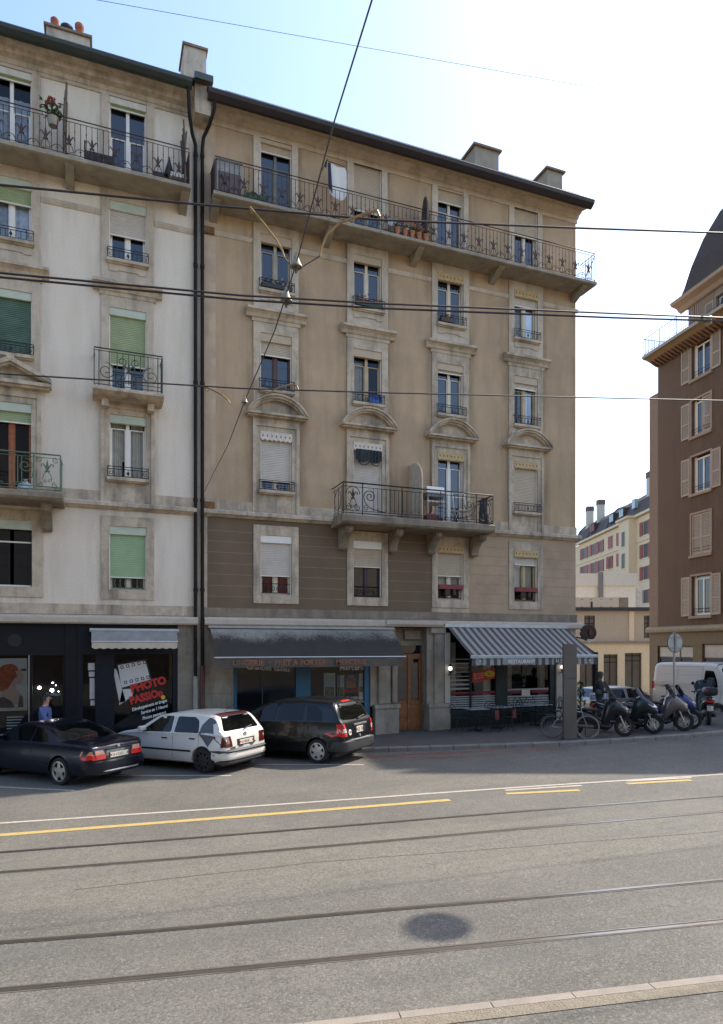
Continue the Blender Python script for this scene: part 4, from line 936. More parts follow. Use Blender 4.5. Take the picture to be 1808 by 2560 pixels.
text('LINGERIE  ·  PRET A PORTER  ·  MERCERIE', .215, (.62,-1.172,2.425), copper, A1, sx=1.02, bold=.004)
obj('front_bar', MB().tube([(.12,-1.13,2.65),(5.98,-1.13,2.65)], .022, 8), alum, A1); obj('cassette', MB().box(.10, 5.98, -.24, -.02, 3.50, 3.57), M('awning_box_grey', (.33,.36,.37), .5), A1)
ar = MB()
for x in (.3, 5.8): ar.tube([(x,-.1,3.1),(x,-.65,2.75),(x,-1.1,2.64)], .02, 6)
obj('arm', ar, iron, A1)
ar2 = MB().poly([(.16,-.16,3.5),(.16,-1.1,2.66),(.16,-.7,3.1)]); 
# striped restaurant awning
A2 = thing('awning', 'grey and white striped awning marked RESTAURANT, pulled out over the pavement tables', 'awning', (10.3, -.1, 3.6))
sd = M('dark_grey_stripe', (.095,.094,.105), .95, var=.06, spec=.1); sl_ = M('light_grey_stripe', (.31,.31,.315), .95, var=.06, spec=.1)
mb = MB(); N = 37; x0, x1 = 7.93, 12.72
for i in range(N):
    a, b = x0+(x1-x0)*i/N, x0+(x1-x0)*(i+1)/N
    rows = [[(x, -.18-(1.75-.18)*t, 3.62+(2.66-3.62)*t-.02*math.sin(PI*t)) for x in (a, b)] for t in [k/10 for k in range(11)]]
    mb.grid(rows, i % 2)
obj('canopy', mb, [sd, sl_], A2)
mb = MB()
for i in range(N):
    a, b = x0+(x1-x0)*i/N, x0+(x1-x0)*(i+1)/N
    mb.grid([[(a,-1.77,2.60),(b,-1.77,2.60)],[(a,-1.78-.012*math.sin(i*1.2),2.37),(b,-1.78-.012*math.sin((i+1)*1.2),2.37)]], i % 2)
obj('valance', mb, [sd, sl_], A2)
obj('front_bar', MB().prism([(-1.80,2.59),(-1.81,2.67),(-1.74,2.69),(-1.72,2.60)], x0-.03, x1+.03, axis='x'), M('pale_blue_metal', (.42,.49,.53), .45), A2)
obj('cassette', MB().box(7.80, 12.75, -.26, -.02, 3.60, 3.72), M('awning_box_white', (.50,.53,.55), .5), A2)
obj('valance_patch', MB().box(9.02, 10.18, -1.800, -1.797, 2.385, 2.585), M('patch_grey', (.26,.275,.30), .85), A2); text('RESTAURANT', .165, (9.22,-1.808,2.425), whiteink, A2, sx=1.0, bold=.002)
obj('valance_patch', MB().box(11.0, 11.62, -1.800, -1.797, 2.385, 2.585), sd, A2); text('La Vallée', .15, (11.02,-1.808,2.46), whiteink, A2, shear=.45, sx=.95)
obj('underline', MB().box(11.15, 11.5, -1.81, -1.806, 2.415, 2.43), whiteink, A2)
for x in (8.2, 12.40):
    q = MB().prism([(x-.05,2.49),(x,2.57),(x+.05,2.49),(x+.03,2.46),(x-.03,2.46)], -1.81, -1.806).box(x-.13, x+.13, -1.81, -1.806, 2.405, 2.43); obj('valance_emblem', q, M('faded_white_print', (.42,.45,.47), .7), A2)
ar = MB()
for x in (8.3, 12.3): ar.tube([(x,-.15,3.3),(x+.25,-.9,3.0),(x,-1.7,2.66)], .022, 6)
obj('arm', ar, alum, A2)
# short grey photo-shop awning
A3 = thing('awning', 'short rolled grey awning with scalloped beige edge above the photo shop', 'awning', (-1.9, -.1, 3.4))
obj('cassette', MB().prism([(-.02,3.36),(-.34,3.36),(-.36,3.40),(-.30,3.45),(-.02,3.47)], -3.1, -.74, axis='x'), M('pale_metal', (.42,.46,.48), .4, metal=.3), A3)
obj('canopy', MB().quad((-3.05,-.34,3.37),(-.79,-.34,3.37),(-.79,-.50,3.10),(-3.05,-.50,3.10)), M('grey_awning_cloth', (.23,.24,.26), .85), A3)
obj('front_bar', MB().tube([(-3.05,-.5,3.09),(-.79,-.5,3.09)], .025, 8), alum, A3)
obj('valance', MB().prism(scallop(-3.04, -.80, 3.07, 2.93, 11, .04), -.51, -.505), M('beige_valance', (.50,.46,.39), .85, var=.08), A3)
# black awning on the side street wall, round black sign above
A4 = thing('awning', 'black awning folded down on the side wall round the restaurant corner', 'awning', (13.4, 1.5, 3.5))
obj('canopy', MB().quad((13.3,.5,3.5),(13.3,4.5,3.5),(14.55,4.5,2.75),(14.55,.5,2.75)), M('black_canvas', (.016,.016,.018), .85), A4)
obj('valance', MB().quad((14.55,.5,2.75),(14.55,4.5,2.75),(14.56,4.5,2.4),(14.56,.5,2.4)).quad((13.3,.5,3.5),(14.55,.5,2.75),(14.55,.5,2.62),(13.3,.5,3.3)), MATS['black_canvas'], A4)
obj('side_screen', MB().box(14.45, 14.58, .35, .5, .2, 2.75), MATS['black_canvas'], A4)
SG = thing('round_sign', 'round black sign with a red emblem bracketed to the tan house corner', 'sign', (13.4, -.3, 3.3))
mx = Matrix.Translation((13.62,-.25,3.46)) @ Matrix.Rotation(-.35, 4, 'Z')
obj('sign_disc', MB().lathe([(0,-.02),(.24,-.035),(.30,-.03),(.30,.03),(.28,.05),(0,.05)], (0,0,0), 24, axis='y').xf(mx), M('black_gloss', (.015,.013,.013), .25), SG)
e = MB(); e.prism([(.02,-.10),(.12,-.14),(.17,-.02),(.10,.09),(.04,.12),(.0,.02)], -.075, -.062); obj('emblem', e.xf(mx), M('dark_red_emblem', (.13,.015,.012), .5), SG)
e = MB(); e.box(-.06,.22,-.075,-.06,-.30,-.24).box(.0,.05,-.075,-.06,-.36,-.28); obj('sign_bracket', e.xf(mx), alum, SG)
obj('sign_arm', MB().tube([(13.27,-.05,3.3),(13.62,-.2,3.2)], .025, 6), iron, SG)
def wall_lamp(x, z, label, y=-.12):
    o = thing('wall_lamp', label, 'wall lamp', (x, y, z), group='wall lamps beside the restaurant windows')
    obj('lamp_bracket', MB().tube([(0,.1,-.16),(0,-.05,-.2),(0,-.1,-.12)], .018, 6).lathe([(.05,-.14),(.07,-.1),(.04,-.06)], (0,-.1,0), 10), iron, o, local=True)
    obj('lamp_globe', MB().lathe([(.02,-.06),(.06,-.03),(.065,.02),(.05,.07),(.02,.09)], (0,-.1,0), 12), M('lamp_globe_glass', (.9,.88,.82), .2, var=0, emit=.8), o, local=True)
    obj('lamp_cap', MB().lathe([(.075,.08),(.05,.13),(.0,.17)], (0,-.1,0), 10), iron, o, local=True); return o
wall_lamp(8.02, 2.22, 'small black wall lamp with a bright globe on the white pier left of the restaurant')
wall_lamp(12.58, 2.22, 'small black wall lamp with a bright globe on the white pier right of the restaurant', y=-.05)

# ------------------------------------------------------------------ balcony things
o = thing('satellite_dish', 'dark dish seen edge-on behind the top balcony railing of the tan house', 'satellite dish', (7.0, -.75, 15.64))
mx = Matrix.Translation((6.98,-.7,16.62)) @ Matrix.Rotation(1.32,4,'Z') @ Matrix.Rotation(PI/2,4,'X') @ Matrix.Diagonal((.45,.62,1,1))
obj('dish', MB().lathe([(0,.12),(.4,.09),(.8,.03),(1,-.04),(.98,-.06),(.8,.0),(.4,.06),(0,.09)], (0,0,0), 24).xf(mx), M('dark_dish', (.07,.06,.055), .6, var=.3), o)
obj('dish_stand', MB().tube([(7.0,-.7,15.64),(7.0,-.7,16.6)], .03, 6).tube([(7.0,-.7,16.5),(6.7,-.9,16.2)], .02, 6), iron, o)
o = thing('folded_parasol', 'folded orange and white sunshade cloth heaped behind the top railing', 'parasol', (6.3, -.6, 15.64))
obj('parasol_cloth', MB().grid([[(5.9,-.5,16.55),(6.3,-.55,16.5),(6.85,-.6,16.25)],[(5.95,-.8,16.35),(6.4,-.85,16.3),(6.85,-.9,16.1)],[(6.1,-.85,16.2),(6.45,-.88,16.15),(6.8,-.92,15.95)]]), M('orange_cloth', (.45,.12,.05), .8, var=.2), o)
obj('white_cloth', MB().grid([[(5.6,-.6,16.35),(6.0,-.6,16.38),(6.5,-.7,16.1)],[(5.6,-.9,15.95),(6.0,-.92,15.95),(6.5,-.95,15.9)]]), M('pale_cloth', (.5,.52,.52), .8), o)
obj('parasol_pole', MB().tube([(5.5,-.6,15.66),(7.0,-.6,16.4)], .025, 6), alum, o)
def planter(x0, x1, y, z, label, m, leaf=.18, flowers=None, cat='planter', name='planter_box', h=.2):
    o = thing(name, label, cat, ((x0+x1)/2, y, z))
    obj('trough', MB().prism([(-.09,0),(.09,0),(.11,h),(-.11,h)], (x0-x1)/2, (x1-x0)/2, axis='x'), m, o, local=True)
    lf = MB(); fl_ = MB(); rnd = random.Random(int(x0*100))
    for k in range(int((x1-x0)*90)):
        c = Vector((rnd.uniform(-.5,.5)*(x1-x0), rnd.uniform(-.12,.1), h+abs(rnd.gauss(.05,.5))*leaf)); d = Vector((rnd.uniform(-1,1),rnd.uniform(-1,1),rnd.uniform(-.3,1))).normalized()*.05; u = d.cross(Vector((rnd.random(),rnd.random(),.3))).normalized()*.025
        (fl_ if flowers and rnd.random() < .3 else lf).add([c-d, c+u, c+d, c-u], [(0,1,2,3)])
    obj('leaves', lf, leafm, o, local=True)
    if flowers and fl_.v: obj('flowers', fl_, flowers, o, local=True)
    return o
redfl = M('red_flowers', (.5,.03,.05), .6, var=.3); pinkfl = M('pink_white_flowers', (.55,.35,.36), .6, var=.4, scale=40)
planter(1.05, 1.75, -.86, 15.66, 'green plastic flower box at the left end of the top tan balcony', M('green_plastic', (.02,.10,.04), .4), .05)
planter(1.45, 1.92, -.90, 15.86, 'small plum flower box perched on the top rail foot left of the dark door', M('plum_plastic', (.10,.02,.04), .4), .03) if False else None
for k, x in enumerate((5.85, 6.12, 6.36, 6.6, 6.84)):
    o = thing('flower_pot', ['leftmost small terracotta pot in the row on the top balcony','second terracotta pot from the left in the balcony row','middle terracotta pot in the top balcony row','fourth terracotta pot from the left, near the dark dish','rightmost terracotta pot of the row, under the dark dish'][k], 'flower pot', (x, -.95, 15.66), group='terracotta pots on the top balcony')
    obj('pot', MB().lathe([(0,0),(.07,0),(.095,.17),(.105,.17),(.105,.21),(.08,.21),(.08,.18),(0,.18)], (0,0,0), 12), terr, o, local=True)
    lf = MB(); rnd = random.Random(k)
    for q in range(40):
        c = Vector((rnd.gauss(0,.06), rnd.gauss(0,.06), .22+rnd.random()*.15)); d = Vector((rnd.uniform(-1,1),rnd.uniform(-1,1),rnd.uniform(0,1)))*.05; u = d.cross(Vector((0,.3,1))).normalized()*.02
        lf.add([c-d,c+u,c+d,c-u], [(0,1,2,3)])
    obj('leaves', lf, leafm, o, local=True)
o = thing('storage_cabinet', 'grey glazed balcony cabinet at the left end of the top tan balcony', 'cabinet', (.62, -.7, 15.64))
obj('cabinet_body', MB().box(.26,.98,-.95,-.35,15.66,16.62), M('grey_cabinet', (.28,.29,.29), .5), o); obj('cabinet_door', MB().box(.30,.94,-.97,-.952,15.72,16.28), M('dark_cabinet_door', (.10,.07,.06), .4), o); obj('cabinet_top', MB().box(.24,1.0,-.97,-.33,16.622,16.65), alum, o)
o = thing('laundry', 'white t-shirt with dark sleeve drying on a rod on the top facade', 'laundry', (3.85, -.3, 17.7))
obj('drying_rod', MB().tube([(3.62,0,17.78),(3.62,-.75,17.78)], .014, 5).tube([(3.62,-.7,17.78),(4.2,-.7,17.74)], .01, 5), iron, o)
rows = [[(x, -.7+.03*math.sin(x*17+z*3), z+dz) for x, dz in zip((3.72,3.83,3.95,4.07,4.2,4.26), sh_)] for z, sh_ in ((17.72,(0,-.02,-.03,-.03,-.04,-.12)),(17.35,(0,0,0,0,-.05,-.05)),(17.0,(0,0,0,-.02,-.05,-.0)),(16.72,(.1,.02,-.05,-.06,.02,.15)))]
obj('shirt', MB().grid(rows), M('white_cotton', (.66,.67,.70), .9, var=.05), o); obj('dark_cloth', MB().grid([[(3.66,-.68,17.74),(3.74,-.72,17.74)],[(3.68,-.68,17.0),(3.80,-.72,16.8)]]), M('navy_cloth', (.03,.035,.08), .9), o)
obj('small_cloth', MB().grid([[(3.56,-.7,17.74),(3.63,-.7,17.74)],[(3.56,-.7,17.55),(3.61,-.7,17.56)]]), M('black_cloth', (.02,.02,.02), .9), o)
o = thing('privacy_screen', 'beige quarter-round privacy screen dividing the lower tan balcony', 'screen', (6.66, -.5, 6.94))
pts = [(0,6.96),(-.92,6.96),(-.92,8.25)]+[(-.92+.62*(1-math.cos(t)), 8.25+.62*math.sin(t)) for t in [i*PI/16 for i in range(1,9)]]+[(0,8.87)]
obj('screen_panel', MB().prism(pts, 6.62, 6.66, axis='x'), M('beige_screen', (.45,.41,.35), .7), o); obj('screen_edge', MB().tube([(6.64,p[0],p[1]) for p in pts[1:]], .025, 5), cream, o)
o = thing('barbecue', 'white-lidded barbecue grill standing behind the lower balcony railing', 'barbecue', (7.1, -.6, 6.94))
obj('grill_lid', MB().prism([(-.9,7.85),(-.3,7.85),(-.35,8.05),(-.85,8.05)], 6.83, 7.45, axis='x'), whitep, o); obj('grill_body', MB().box(6.83,7.45,-.9,-.3,7.72,7.84), M('grill_grey', (.2,.22,.25), .5), o)
lg = MB(); lg.box(6.83,7.45,-.9,-.3,7.55,7.60)
for x in (6.86, 7.42):
    for y in (-.87, -.33): lg.tube([(x,y,6.94),(x,y,7.72)], .018, 5)
obj('grill_stand', lg, M('grill_white', (.55,.55,.54), .5), o)
o = thing('cardboard_box', 'small red and brown box of bits under the balcony barbecue', 'box', (7.0, -.75, 6.95)); obj('box_body', MB().box(6.85,7.25,-.92,-.55,6.95,7.15), M('red_brown_box', (.20,.05,.04), .6, var=.4, scale=14), o); obj('box_lid', MB().box(6.95,7.1,-.94,-.6,7.152,7.22), M('pale_pink_card', (.45,.28,.25), .7), o)
o = thing('rolled_mat', 'dark rolled mat leaning in the right corner of the lower tan balcony', 'mat', (8.95, -.6, 6.94))
obj('mat_roll', MB().tube([(8.9,-.75,6.95),(8.93,-.7,7.35),(9.02,-.62,7.8)], .10, 10).tube([(9.05,-.85,6.95),(9.02,-.75,7.3),(9.05,-.7,7.85)], .08, 10), M('dark_cloth_roll', (.05,.045,.045), .9, var=.4, scale=12), o)
o = thing('folding_chair', 'white folding chair with thin metal frame behind the lower balcony rail', 'chair', (8.25, -.5, 6.94))
ch = MB()
for x in (8.05, 8.5): ch.tube([(x,-.75,6.95),(x,-.45,7.4),(x,-.3,8.05)], .014, 5); ch.tube([(x,-.35,6.95),(x,-.75,7.4)], .014, 5)
for z, y in ((8.05,-.3),(7.9,-.33)): ch.tube([(8.05,y,z),(8.5,y,z)], .014, 5)
obj('chair_frame', ch, whitep, o); obj('chair_seat', MB().box(8.06,8.49,-.78,-.42,7.39,7.41), whitep, o)
o = thing('cloth_bundle', 'dark cloth bundled under the pelmet over the closed white balcony shutter', 'cloth', (5.15, -.08, 9.0))
n = 16; obj('cloth_folds', MB().grid([[(4.72+.86*i/n, -.07-.05*abs(math.sin(i*1.7)), z-(.10*math.sin(PI*(i % 8)/8) if k == 2 else 0)) for i in range(n+1)] for k, z in enumerate((9.22, 9.05, 8.90))]), M('black_green_cloth', (.022,.027,.03), .8, var=.5, scale=15), o)
obj('cloth_strap', MB().tube([(p[0],-.10,p[1]) for p in arc(4.98, 8.92, .2, PI, 2*PI, 8)], .016, 5).tube([(5.2,-.1,8.85),(5.3,-.1,8.75),(5.45,-.1,8.72),(5.52,-.1,8.88)], .016, 5), black, o)
# window boxes
planter(1.70, 2.62, -.07, 13.76, 'window box of white and red flowers on the left fourth-floor tan sill', M('dark_trough', (.03,.03,.03), .5), .16, pinkfl, h=.12)
planter(4.72, 5.62, -.07, 13.76, 'window box of leafy green plants with a red bloom on the second fourth-floor sill', M('green_trough', (.02,.05,.025), .5), .20, redfl, h=.12)
planter(7.72, 8.2, -.07, 13.76, 'small dark window box with red blooms on the third fourth-floor sill', M('brown_trough', (.05,.03,.025), .5), .14, redfl, h=.12)
def trough(c, label):
    o = thing('window_trough', label, 'planter', (c, .02, 4.9), group='red window troughs on the first floor')
    obj('trough', MB().box(-.46,.46,-.08,.06,-.02,.13), M('red_trough', (.20,.02,.018), .5), o, local=True); obj('soil_plants', MB().box(-.2,-.02,-.05,.03,-.24,-.02).box(.1,.2,-.05,.03,-.2,-.02), M('dark_pot', (.05,.045,.04), .8), o, local=True)
trough(8.14, 'dark red trough hung across the first-floor window left of the striped awning middle'); trough(11.13, 'dark red trough hung across the first-floor window nearest the tan house corner')
o = thing('plastic_crate', 'bright blue plastic crate on the sill railing of a third-floor window', 'crate', (5.4, -.03, 10.75))
cr = MB(); cr.box(5.20,5.60,-.11,.08,10.75,10.79); 
for z in (10.79, 10.97): cr.box(5.20,5.60,-.11,-.09,z,z+.05)
for k in range(5): cr.box(5.20+.09*k,5.24+.09*k,-.11,-.09,10.84,10.97)
cr.box(5.20,5.22,-.09,.08,10.79,11.02).box(5.58,5.60,-.09,.08,10.79,11.02).box(5.22,5.58,.06,.08,10.79,11.02); obj('crate_body', cr, M('blue_plastic', (.02,.09,.40), .4), o)
# left house balcony things
o = thing('potted_geranium', 'red geranium in a pot hung on the top railing of the white house', 'potted plant', (-3.98, -.93, 16.42))
obj('pot', MB().lathe([(0,-.05),(.11,-.05),(.15,.16),(.12,.16),(0,.12)], (0,0,0), 12), M('grey_pot', (.3,.29,.26), .8), o, local=True)
lf = MB(); fl_ = MB(); rnd = random.Random(3)
for q in range(130):
    c = Vector((rnd.gauss(0,.13), rnd.gauss(0,.12), .2+abs(rnd.gauss(0,.16)))); d = Vector((rnd.uniform(-1,1),rnd.uniform(-1,1),rnd.uniform(0,1)))*.06; u = d.cross(Vector((0,.3,1))).normalized()*.03
    lf.add([c-d,c+u,c+d,c-u], [(0,1,2,3)])
for (x, z) in ((-.12,.52),(-.02,.6),(-.16,.42),(.1,.45),(.0,.5),(.02,.62)):
    for q in range(9):
        c = Vector((x+rnd.gauss(0,.025), rnd.gauss(-.05,.03), z+rnd.gauss(0,.025))); d = Vector((rnd.uniform(-1,1),rnd.uniform(-1,1),rnd.uniform(-1,1)))*.035; u = d.cross(Vector((0,.3,1))).normalized()*.03; fl_.add([c-d,c+u,c+d,c-u], [(0,1,2,3)])
obj('leaves', lf, leafm, o, local=True); obj('flowers', fl_, redfl, o, local=True)
def dry_screen(x, h, label):
    o = thing('twig_screen', label, 'screen', (x, -.55, 15.64), group='twig screens dividing the white house balcony')
    mb = MB(); rnd = random.Random(int(h*100))
    for k in range(14): y = -.45+.07*k; mb.tube([(0,y,.02),(rnd.uniform(-.02,.02),y,h*.6),(rnd.uniform(-.05,.05),y+rnd.uniform(-.03,.03),h+rnd.uniform(-.25,.1))], .022, 4)
    obj('twigs', mb, M('grey_twigs', (.10,.08,.06), .9, var=.3), o, local=True); obj('screen_rail', MB().box(-.03,.03,-.48,.5,.55,.6), iron, o, local=True)
dry_screen(-3.70, 1.9, 'tall twig screen beside the red geranium on the white house top balcony'); dry_screen(-.62, 1.75, 'dark twig screen at the right end of the white house top balcony')
o = thing('planter_box', 'black empty planter box on the white house top balcony below its glazed door', 'planter', (-2.85, -.85, 15.66)); obj('trough', MB().prism([(-.12,0),(.12,0),(.14,.26),(.12,.26),(.10,.03),(-.10,.03),(-.12,.26),(-.14,.26)], -.36, .36, axis='x'), black, o, local=True); obj('planter_stake', MB().tube([(-.36,0,0),(-.36,0,.6)], .02, 4).tube([(.36,0,0),(.36,0,.35)], .02, 4), black, o, local=True)
o = thing('balcony_chair', 'low folding chair with a white cushion on the top white house balcony', 'chair', (-1.0, -.6, 15.64))
ch = MB()
for x in (-.25, .2):
    ch.tube([(x,-.25,0),(x+.1,.2,.5)], .016, 4); ch.tube([(x+.12,-.25,0),(x-.05,.2,.45)], .016, 4)
obj('chair_frame', ch, iron, o, local=True); obj('cushion', MB().prism([(-.3,.22),(.2,.22),(.25,.36),(-.25,.36)], .0, .42, axis='x'), whitep, o, local=True); obj('chair_back', MB().box(-.45,-.08,.1,.14,.05,.5), black, o, local=True)
o = thing('closed_parasol', 'small black cone-shaped closed parasol on the white house top balcony', 'parasol', (-1.0, -.45, 15.64)); obj('parasol_cone', MB().lathe([(.02,1.02),(.05,.85),(.17,.45),(.15,.42)], (0,0,0), 10), black, o, local=True); obj('parasol_pole', MB().tube([(0,0,0),(0,0,.5)], .02, 5), iron, o, local=True)
o = thing('plastic_bag', 'pale blue plastic bag set on the lower white house balcony', 'bag', (-4.62, -.8, 6.95)); obj('bag_body', MB().lathe([(0,0),(.19,.0),(.20,.08),(.16,.17),(.07,.22),(.04,.26),(0,.27)], (0,0,0), 12), M('pale_blue_plastic', (.40,.48,.58), .5, var=.15, scale=12), o, local=True); obj('bag_knot', MB().lathe([(.03,.25),(.06,.30),(.0,.31)], (0,0,0), 8), MATS['pale_blue_plastic'], o, local=True)

for o_ in list(COL.objects):
    if o_.parent is None and 15.4 < o_.location.z < 18 and 'category' in o_: o_.location += Vector((0, .22, .19 if o_.name != 'laundry' else 0))
# ------------------------------------------------------------------ buildings on the right
brown_st = M('brown_stucco', (.16,.108,.07), .9, var=.07, scale=.7, bump=.25, bscale=80, streak=.3, scol=(.12,.08,.055), grime=.3, gcol=(.13,.085,.06), gscale=.6, fine=35, edge_dark=(24.6, 2.6, .5))
beige_trim = M('pinkish_beige_trim', (.34,.265,.205), .8, var=.07)
beige_sh = M('beige_wooden_shutter', (.42,.36,.295), .7, var=.05)
ochre = M('ochre_soffit', (.29,.215,.13), .8, var=.08)
R = thing('apartment_building', 'dark brown corner apartment house with a mansard roof, iron balcony and beige shutters', 'building', (0,0,0))
RW = 10.2
cols = [3.33, 7.2]
rz = {5:(16.53,18.30), 4:(13.63,15.45), 3:(10.72,12.60), 2:(7.60,9.66), 1:(4.52,6.53)}
ops = [(c-.67, c+.67, *rz[r]) for c in cols for r in rz]
wm = MB(); wall_grid(wm, 0, RW, 3.7, 18.5, ops, depth=.3); wm.quad((0,0,0),(0,11,0),(0,11,18.6),(0,0,18.6)); wm.quad((RW,0,0),(RW,11,0),(RW,11,18.6),(RW,0,18.6)); obj('wall', wm, brown_st, R)
wg = MB(); wg.box(-.75, -.002, .02, 8, 0, 16.9); wg.prism([(.02,16.9),(8,16.9),(4,17.4)], -.75, -.002, axis='x'); obj('side_wing', wg, M('lighter_brown_stucco', (.26,.19,.14), .9, var=.08), R)
dk = MB(); dk.quad((.2,1,.1),(RW,1,.1),(RW,1,18.5),(.2,1,18.5)); dk.quad((1.8,1.3,18.8),(RW-.1,1.3,18.8),(RW-.1,1.3,21),(1.8,1.3,21)); obj('room_interior', dk, void, R)
lv = M('louvre_slats', (.46,.385,.31), .7, var=.05)
def shutter_leaf(win, x0, x1, z0, z1, y=-.05):
    mb = MB(); mb.box(x0, x0+.06, y-.02, y+.02, z0, z1); mb.box(x1-.06, x1, y-.02, y+.02, z0, z1)
    for z in (z0, (z0*.6+z1*.4), z1-.08): mb.box(x0+.06, x1-.06, y-.02, y+.02, z, z+.08)
    n = int((z1-z0)/.07)
    for k in range(n): mb.quad((x0+.06,y-.012,z0+k*.07),(x1-.06,y-.012,z0+k*.07),(x1-.06,y+.012,z0+k*.07+.06),(x0+.06,y+.012,z0+k*.07+.06))
    return obj('shutter', mb, beige_sh, win)
for c in cols:
    for r, (zb, zt) in rz.items():
        fr = MB(); x0, x1 = c-.50, c+.50; fr.box(c-.67, c+.67, .22, .30, zb, zb+.03) 
        for a, b in ((x0,x0+.07),(c-.05,c+.05),(x1-.07,x1)): fr.box(a, b, .14, .2, zb+.03, zt-.1)
        fr.box(c-.67, x0, .16, .22, zb+.03, zt-.0); fr.box(x1, c+.67, .16, .22, zb+.03, zt-.0)
        for a, b in ((x0+.07,c-.05),(c+.05,x1-.07)): fr.box(a, b, .14, .2, zb+.03, zb+.12); fr.box(a, b, .14, .2, zt-.18, zt-.1)
        wn_ = obj('window', fr, whitep, R)
        obj('pane', MB().quad((x0,.17,zb),(x1,.17,zb),(x1,.17,zt),(x0,.17,zt)), M('pale_reflecting_pane', (.02,.03,.045), .03, var=0, spec=.8), wn_)
        su = MB(); su.box(c-.77, c-.67, -.05, 0, zb-.0, zt+.10); su.box(c+.67, c+.77, -.05, 0, zb-.0, zt+.10); su.box(c-.67, c+.67, -.05, 0, zt, zt+.10); obj('surround', su, beige_trim, wn_)
        obj('sill', MB().box(c-.80, c+.80, -.12, .2, zb-.14, zb-.01), beige_trim, wn_)
        obj('guard_bar', MB().tube([(c-.67,.02,zb+.35),(c+.67,.02,zb+.35)], .014, 4).tube([(c-.67,.02,zb+.2),(c+.67,.02,zb+.2)], .010, 4), iron, wn_)
        if r == 2: shutter_leaf(wn_, c-.66, c-.01, zb+.02, zt-.02, .02); shutter_leaf(wn_, c+.01, c+.66, zb+.02, zt-.02, .02)
        elif r == 4 : shutter_leaf(wn_, c-1.40, c-.78, zb, zt); shutter_leaf(wn_, c+.02, c+.66, zb+.02, zt-.02, .03)
        else: shutter_leaf(wn_, c-1.40, c-.78, zb, zt); shutter_leaf(wn_, c+.78, c+1.36, zb, zt)
bs = MB(); bs.prism([(0,18.34),(-.25,18.36),(-.75,18.56),(-.95,18.58),(0,18.6)], .0, RW, axis='x'); obj('balcony_soffit', bs, ochre, R)
dn = MB()
for k in range(int(RW/.27)): dn.prism([(-.1,18.30),(-.28,18.34),(-.58,18.48),(-.58,18.42),(-.3,18.26),(-.1,18.2)], .1+k*.27, .22+k*.27, axis='x')
obj('dentils', dn, M('brown_dentil', (.18,.10,.06), .8), R)
bb = obj('balcony', MB().box(-.0, RW, -1.0, 1.6, 18.61, 18.76), M('pale_slab', (.36,.32,.27), .8, var=.1), R)
rl = MB()
for zz, r in ((19.66,.018),(18.86,.012)): rl.tube([(.1,1.5,zz),(.1,-.95,zz),(RW,-.95,zz)], r, 4)
for k in range(int(RW/.13)): rl.tube([(.1+.13*k,-.95,18.76),(.1+.13*k,-.95,19.66)], .013 if k % 10 else .022, 4)
for k in range(18): rl.tube([(.1,-.95+.13*k,18.76),(.1,-.95+.13*k,19.66)], .009, 4)
obj('railing', rl, iron, bb)
uops = [(c-.6, c+.55, 18.77, 20.35) for c in (4.3, 8.2)]
um = MB(); wall_grid(um, 1.65, RW, 18.76, 21.0, uops, y=.6, depth=.2); um.quad((1.65,.6,18.76),(1.65,10.4,18.76),(1.65,10.4,21),(1.65,.6,21)); um.quad((RW,.6,18.76),(RW,10.4,18.76),(RW,10.4,21),(RW,.6,21)); obj('attic_wall', um, M('pink_brown_stucco', (.30,.215,.165), .9, var=.07), R)
for c in (4.3, 8.2):
    fr = MB(); fr.box(c-.55, c-.47, .7, .76, 18.8, 20.3); fr.box(c+.42, c+.5, .7, .76, 18.8, 20.3); fr.box(c-.06, c+.02, .7, .76, 18.8, 20.3); fr.box(c-.47, c+.42, .7, .76, 20.22, 20.3)
    wn_ = obj('window', fr, whitep, R); obj('pane', MB().quad((c-.55,.73,18.8),(c+.5,.73,18.8),(c+.5,.73,20.3),(c-.55,.73,20.3)), MATS['pale_reflecting_pane'], wn_)
    su = MB(); su.box(c-.75, c-.6, .52, .6, 18.77, 20.5); su.box(c+.55, c+.7, .52, .6, 18.77, 20.5); su.box(c-.6, c+.55, .52, .6, 20.35, 20.5); obj('surround', su, beige_trim, wn_)
    shutter_leaf(wn_, c-1.35, c-.77, 18.85, 20.3, .55); shutter_leaf(wn_, c+.72, c+1.28, 18.85, 20.3, .55)
ec = MB(); ec.prism([(.6,20.75),(.45,20.78),(.30,20.95),(-.05,21.05),(-.10,21.2),(.6,21.25)], 1.1, RW+.6, axis='x'); ec.prism([(1.65,20.75),(1.5,20.78),(1.35,20.95),(1.05,21.05),(1.0,21.2),(1.65,21.25)], .6, 10.4); obj('eaves_cornice', ec, beige_trim, R)
def hipped(mb, x0, x1, y0, y1, prof, z0):
    rings = [[(x0+i,y0+i,z0+h),(x1-i,y0+i,z0+h),(x1-i,y1-i,z0+h),(x0+i,y1-i,z0+h)] for i, h in prof]
    for a, b in zip(rings, rings[1:]):
        for k in range(4): mb.quad(a[k], a[(k+1)%4], b[(k+1)%4], b[k])
    mb.quad(*rings[-1])
hm = MB(); hipped(hm, 1.3, RW+.4, .25, 10.2, [(0,0),(.2,.6),(.45,1.7),(.85,3.0),(1.4,4.2),(2.3,5.2),(3.8,6.1)], 21.22); obj('mansard_roof', hm, slate, R)
lc = MB(); lc.prism([(0,3.7),(-.22,3.74),(-.26,3.86),(-.2,3.98),(0,4.05)], -.75, RW, axis='x'); obj('shop_cornice', lc, M('ochre_cornice', (.33,.27,.19), .8, var=.1), R)
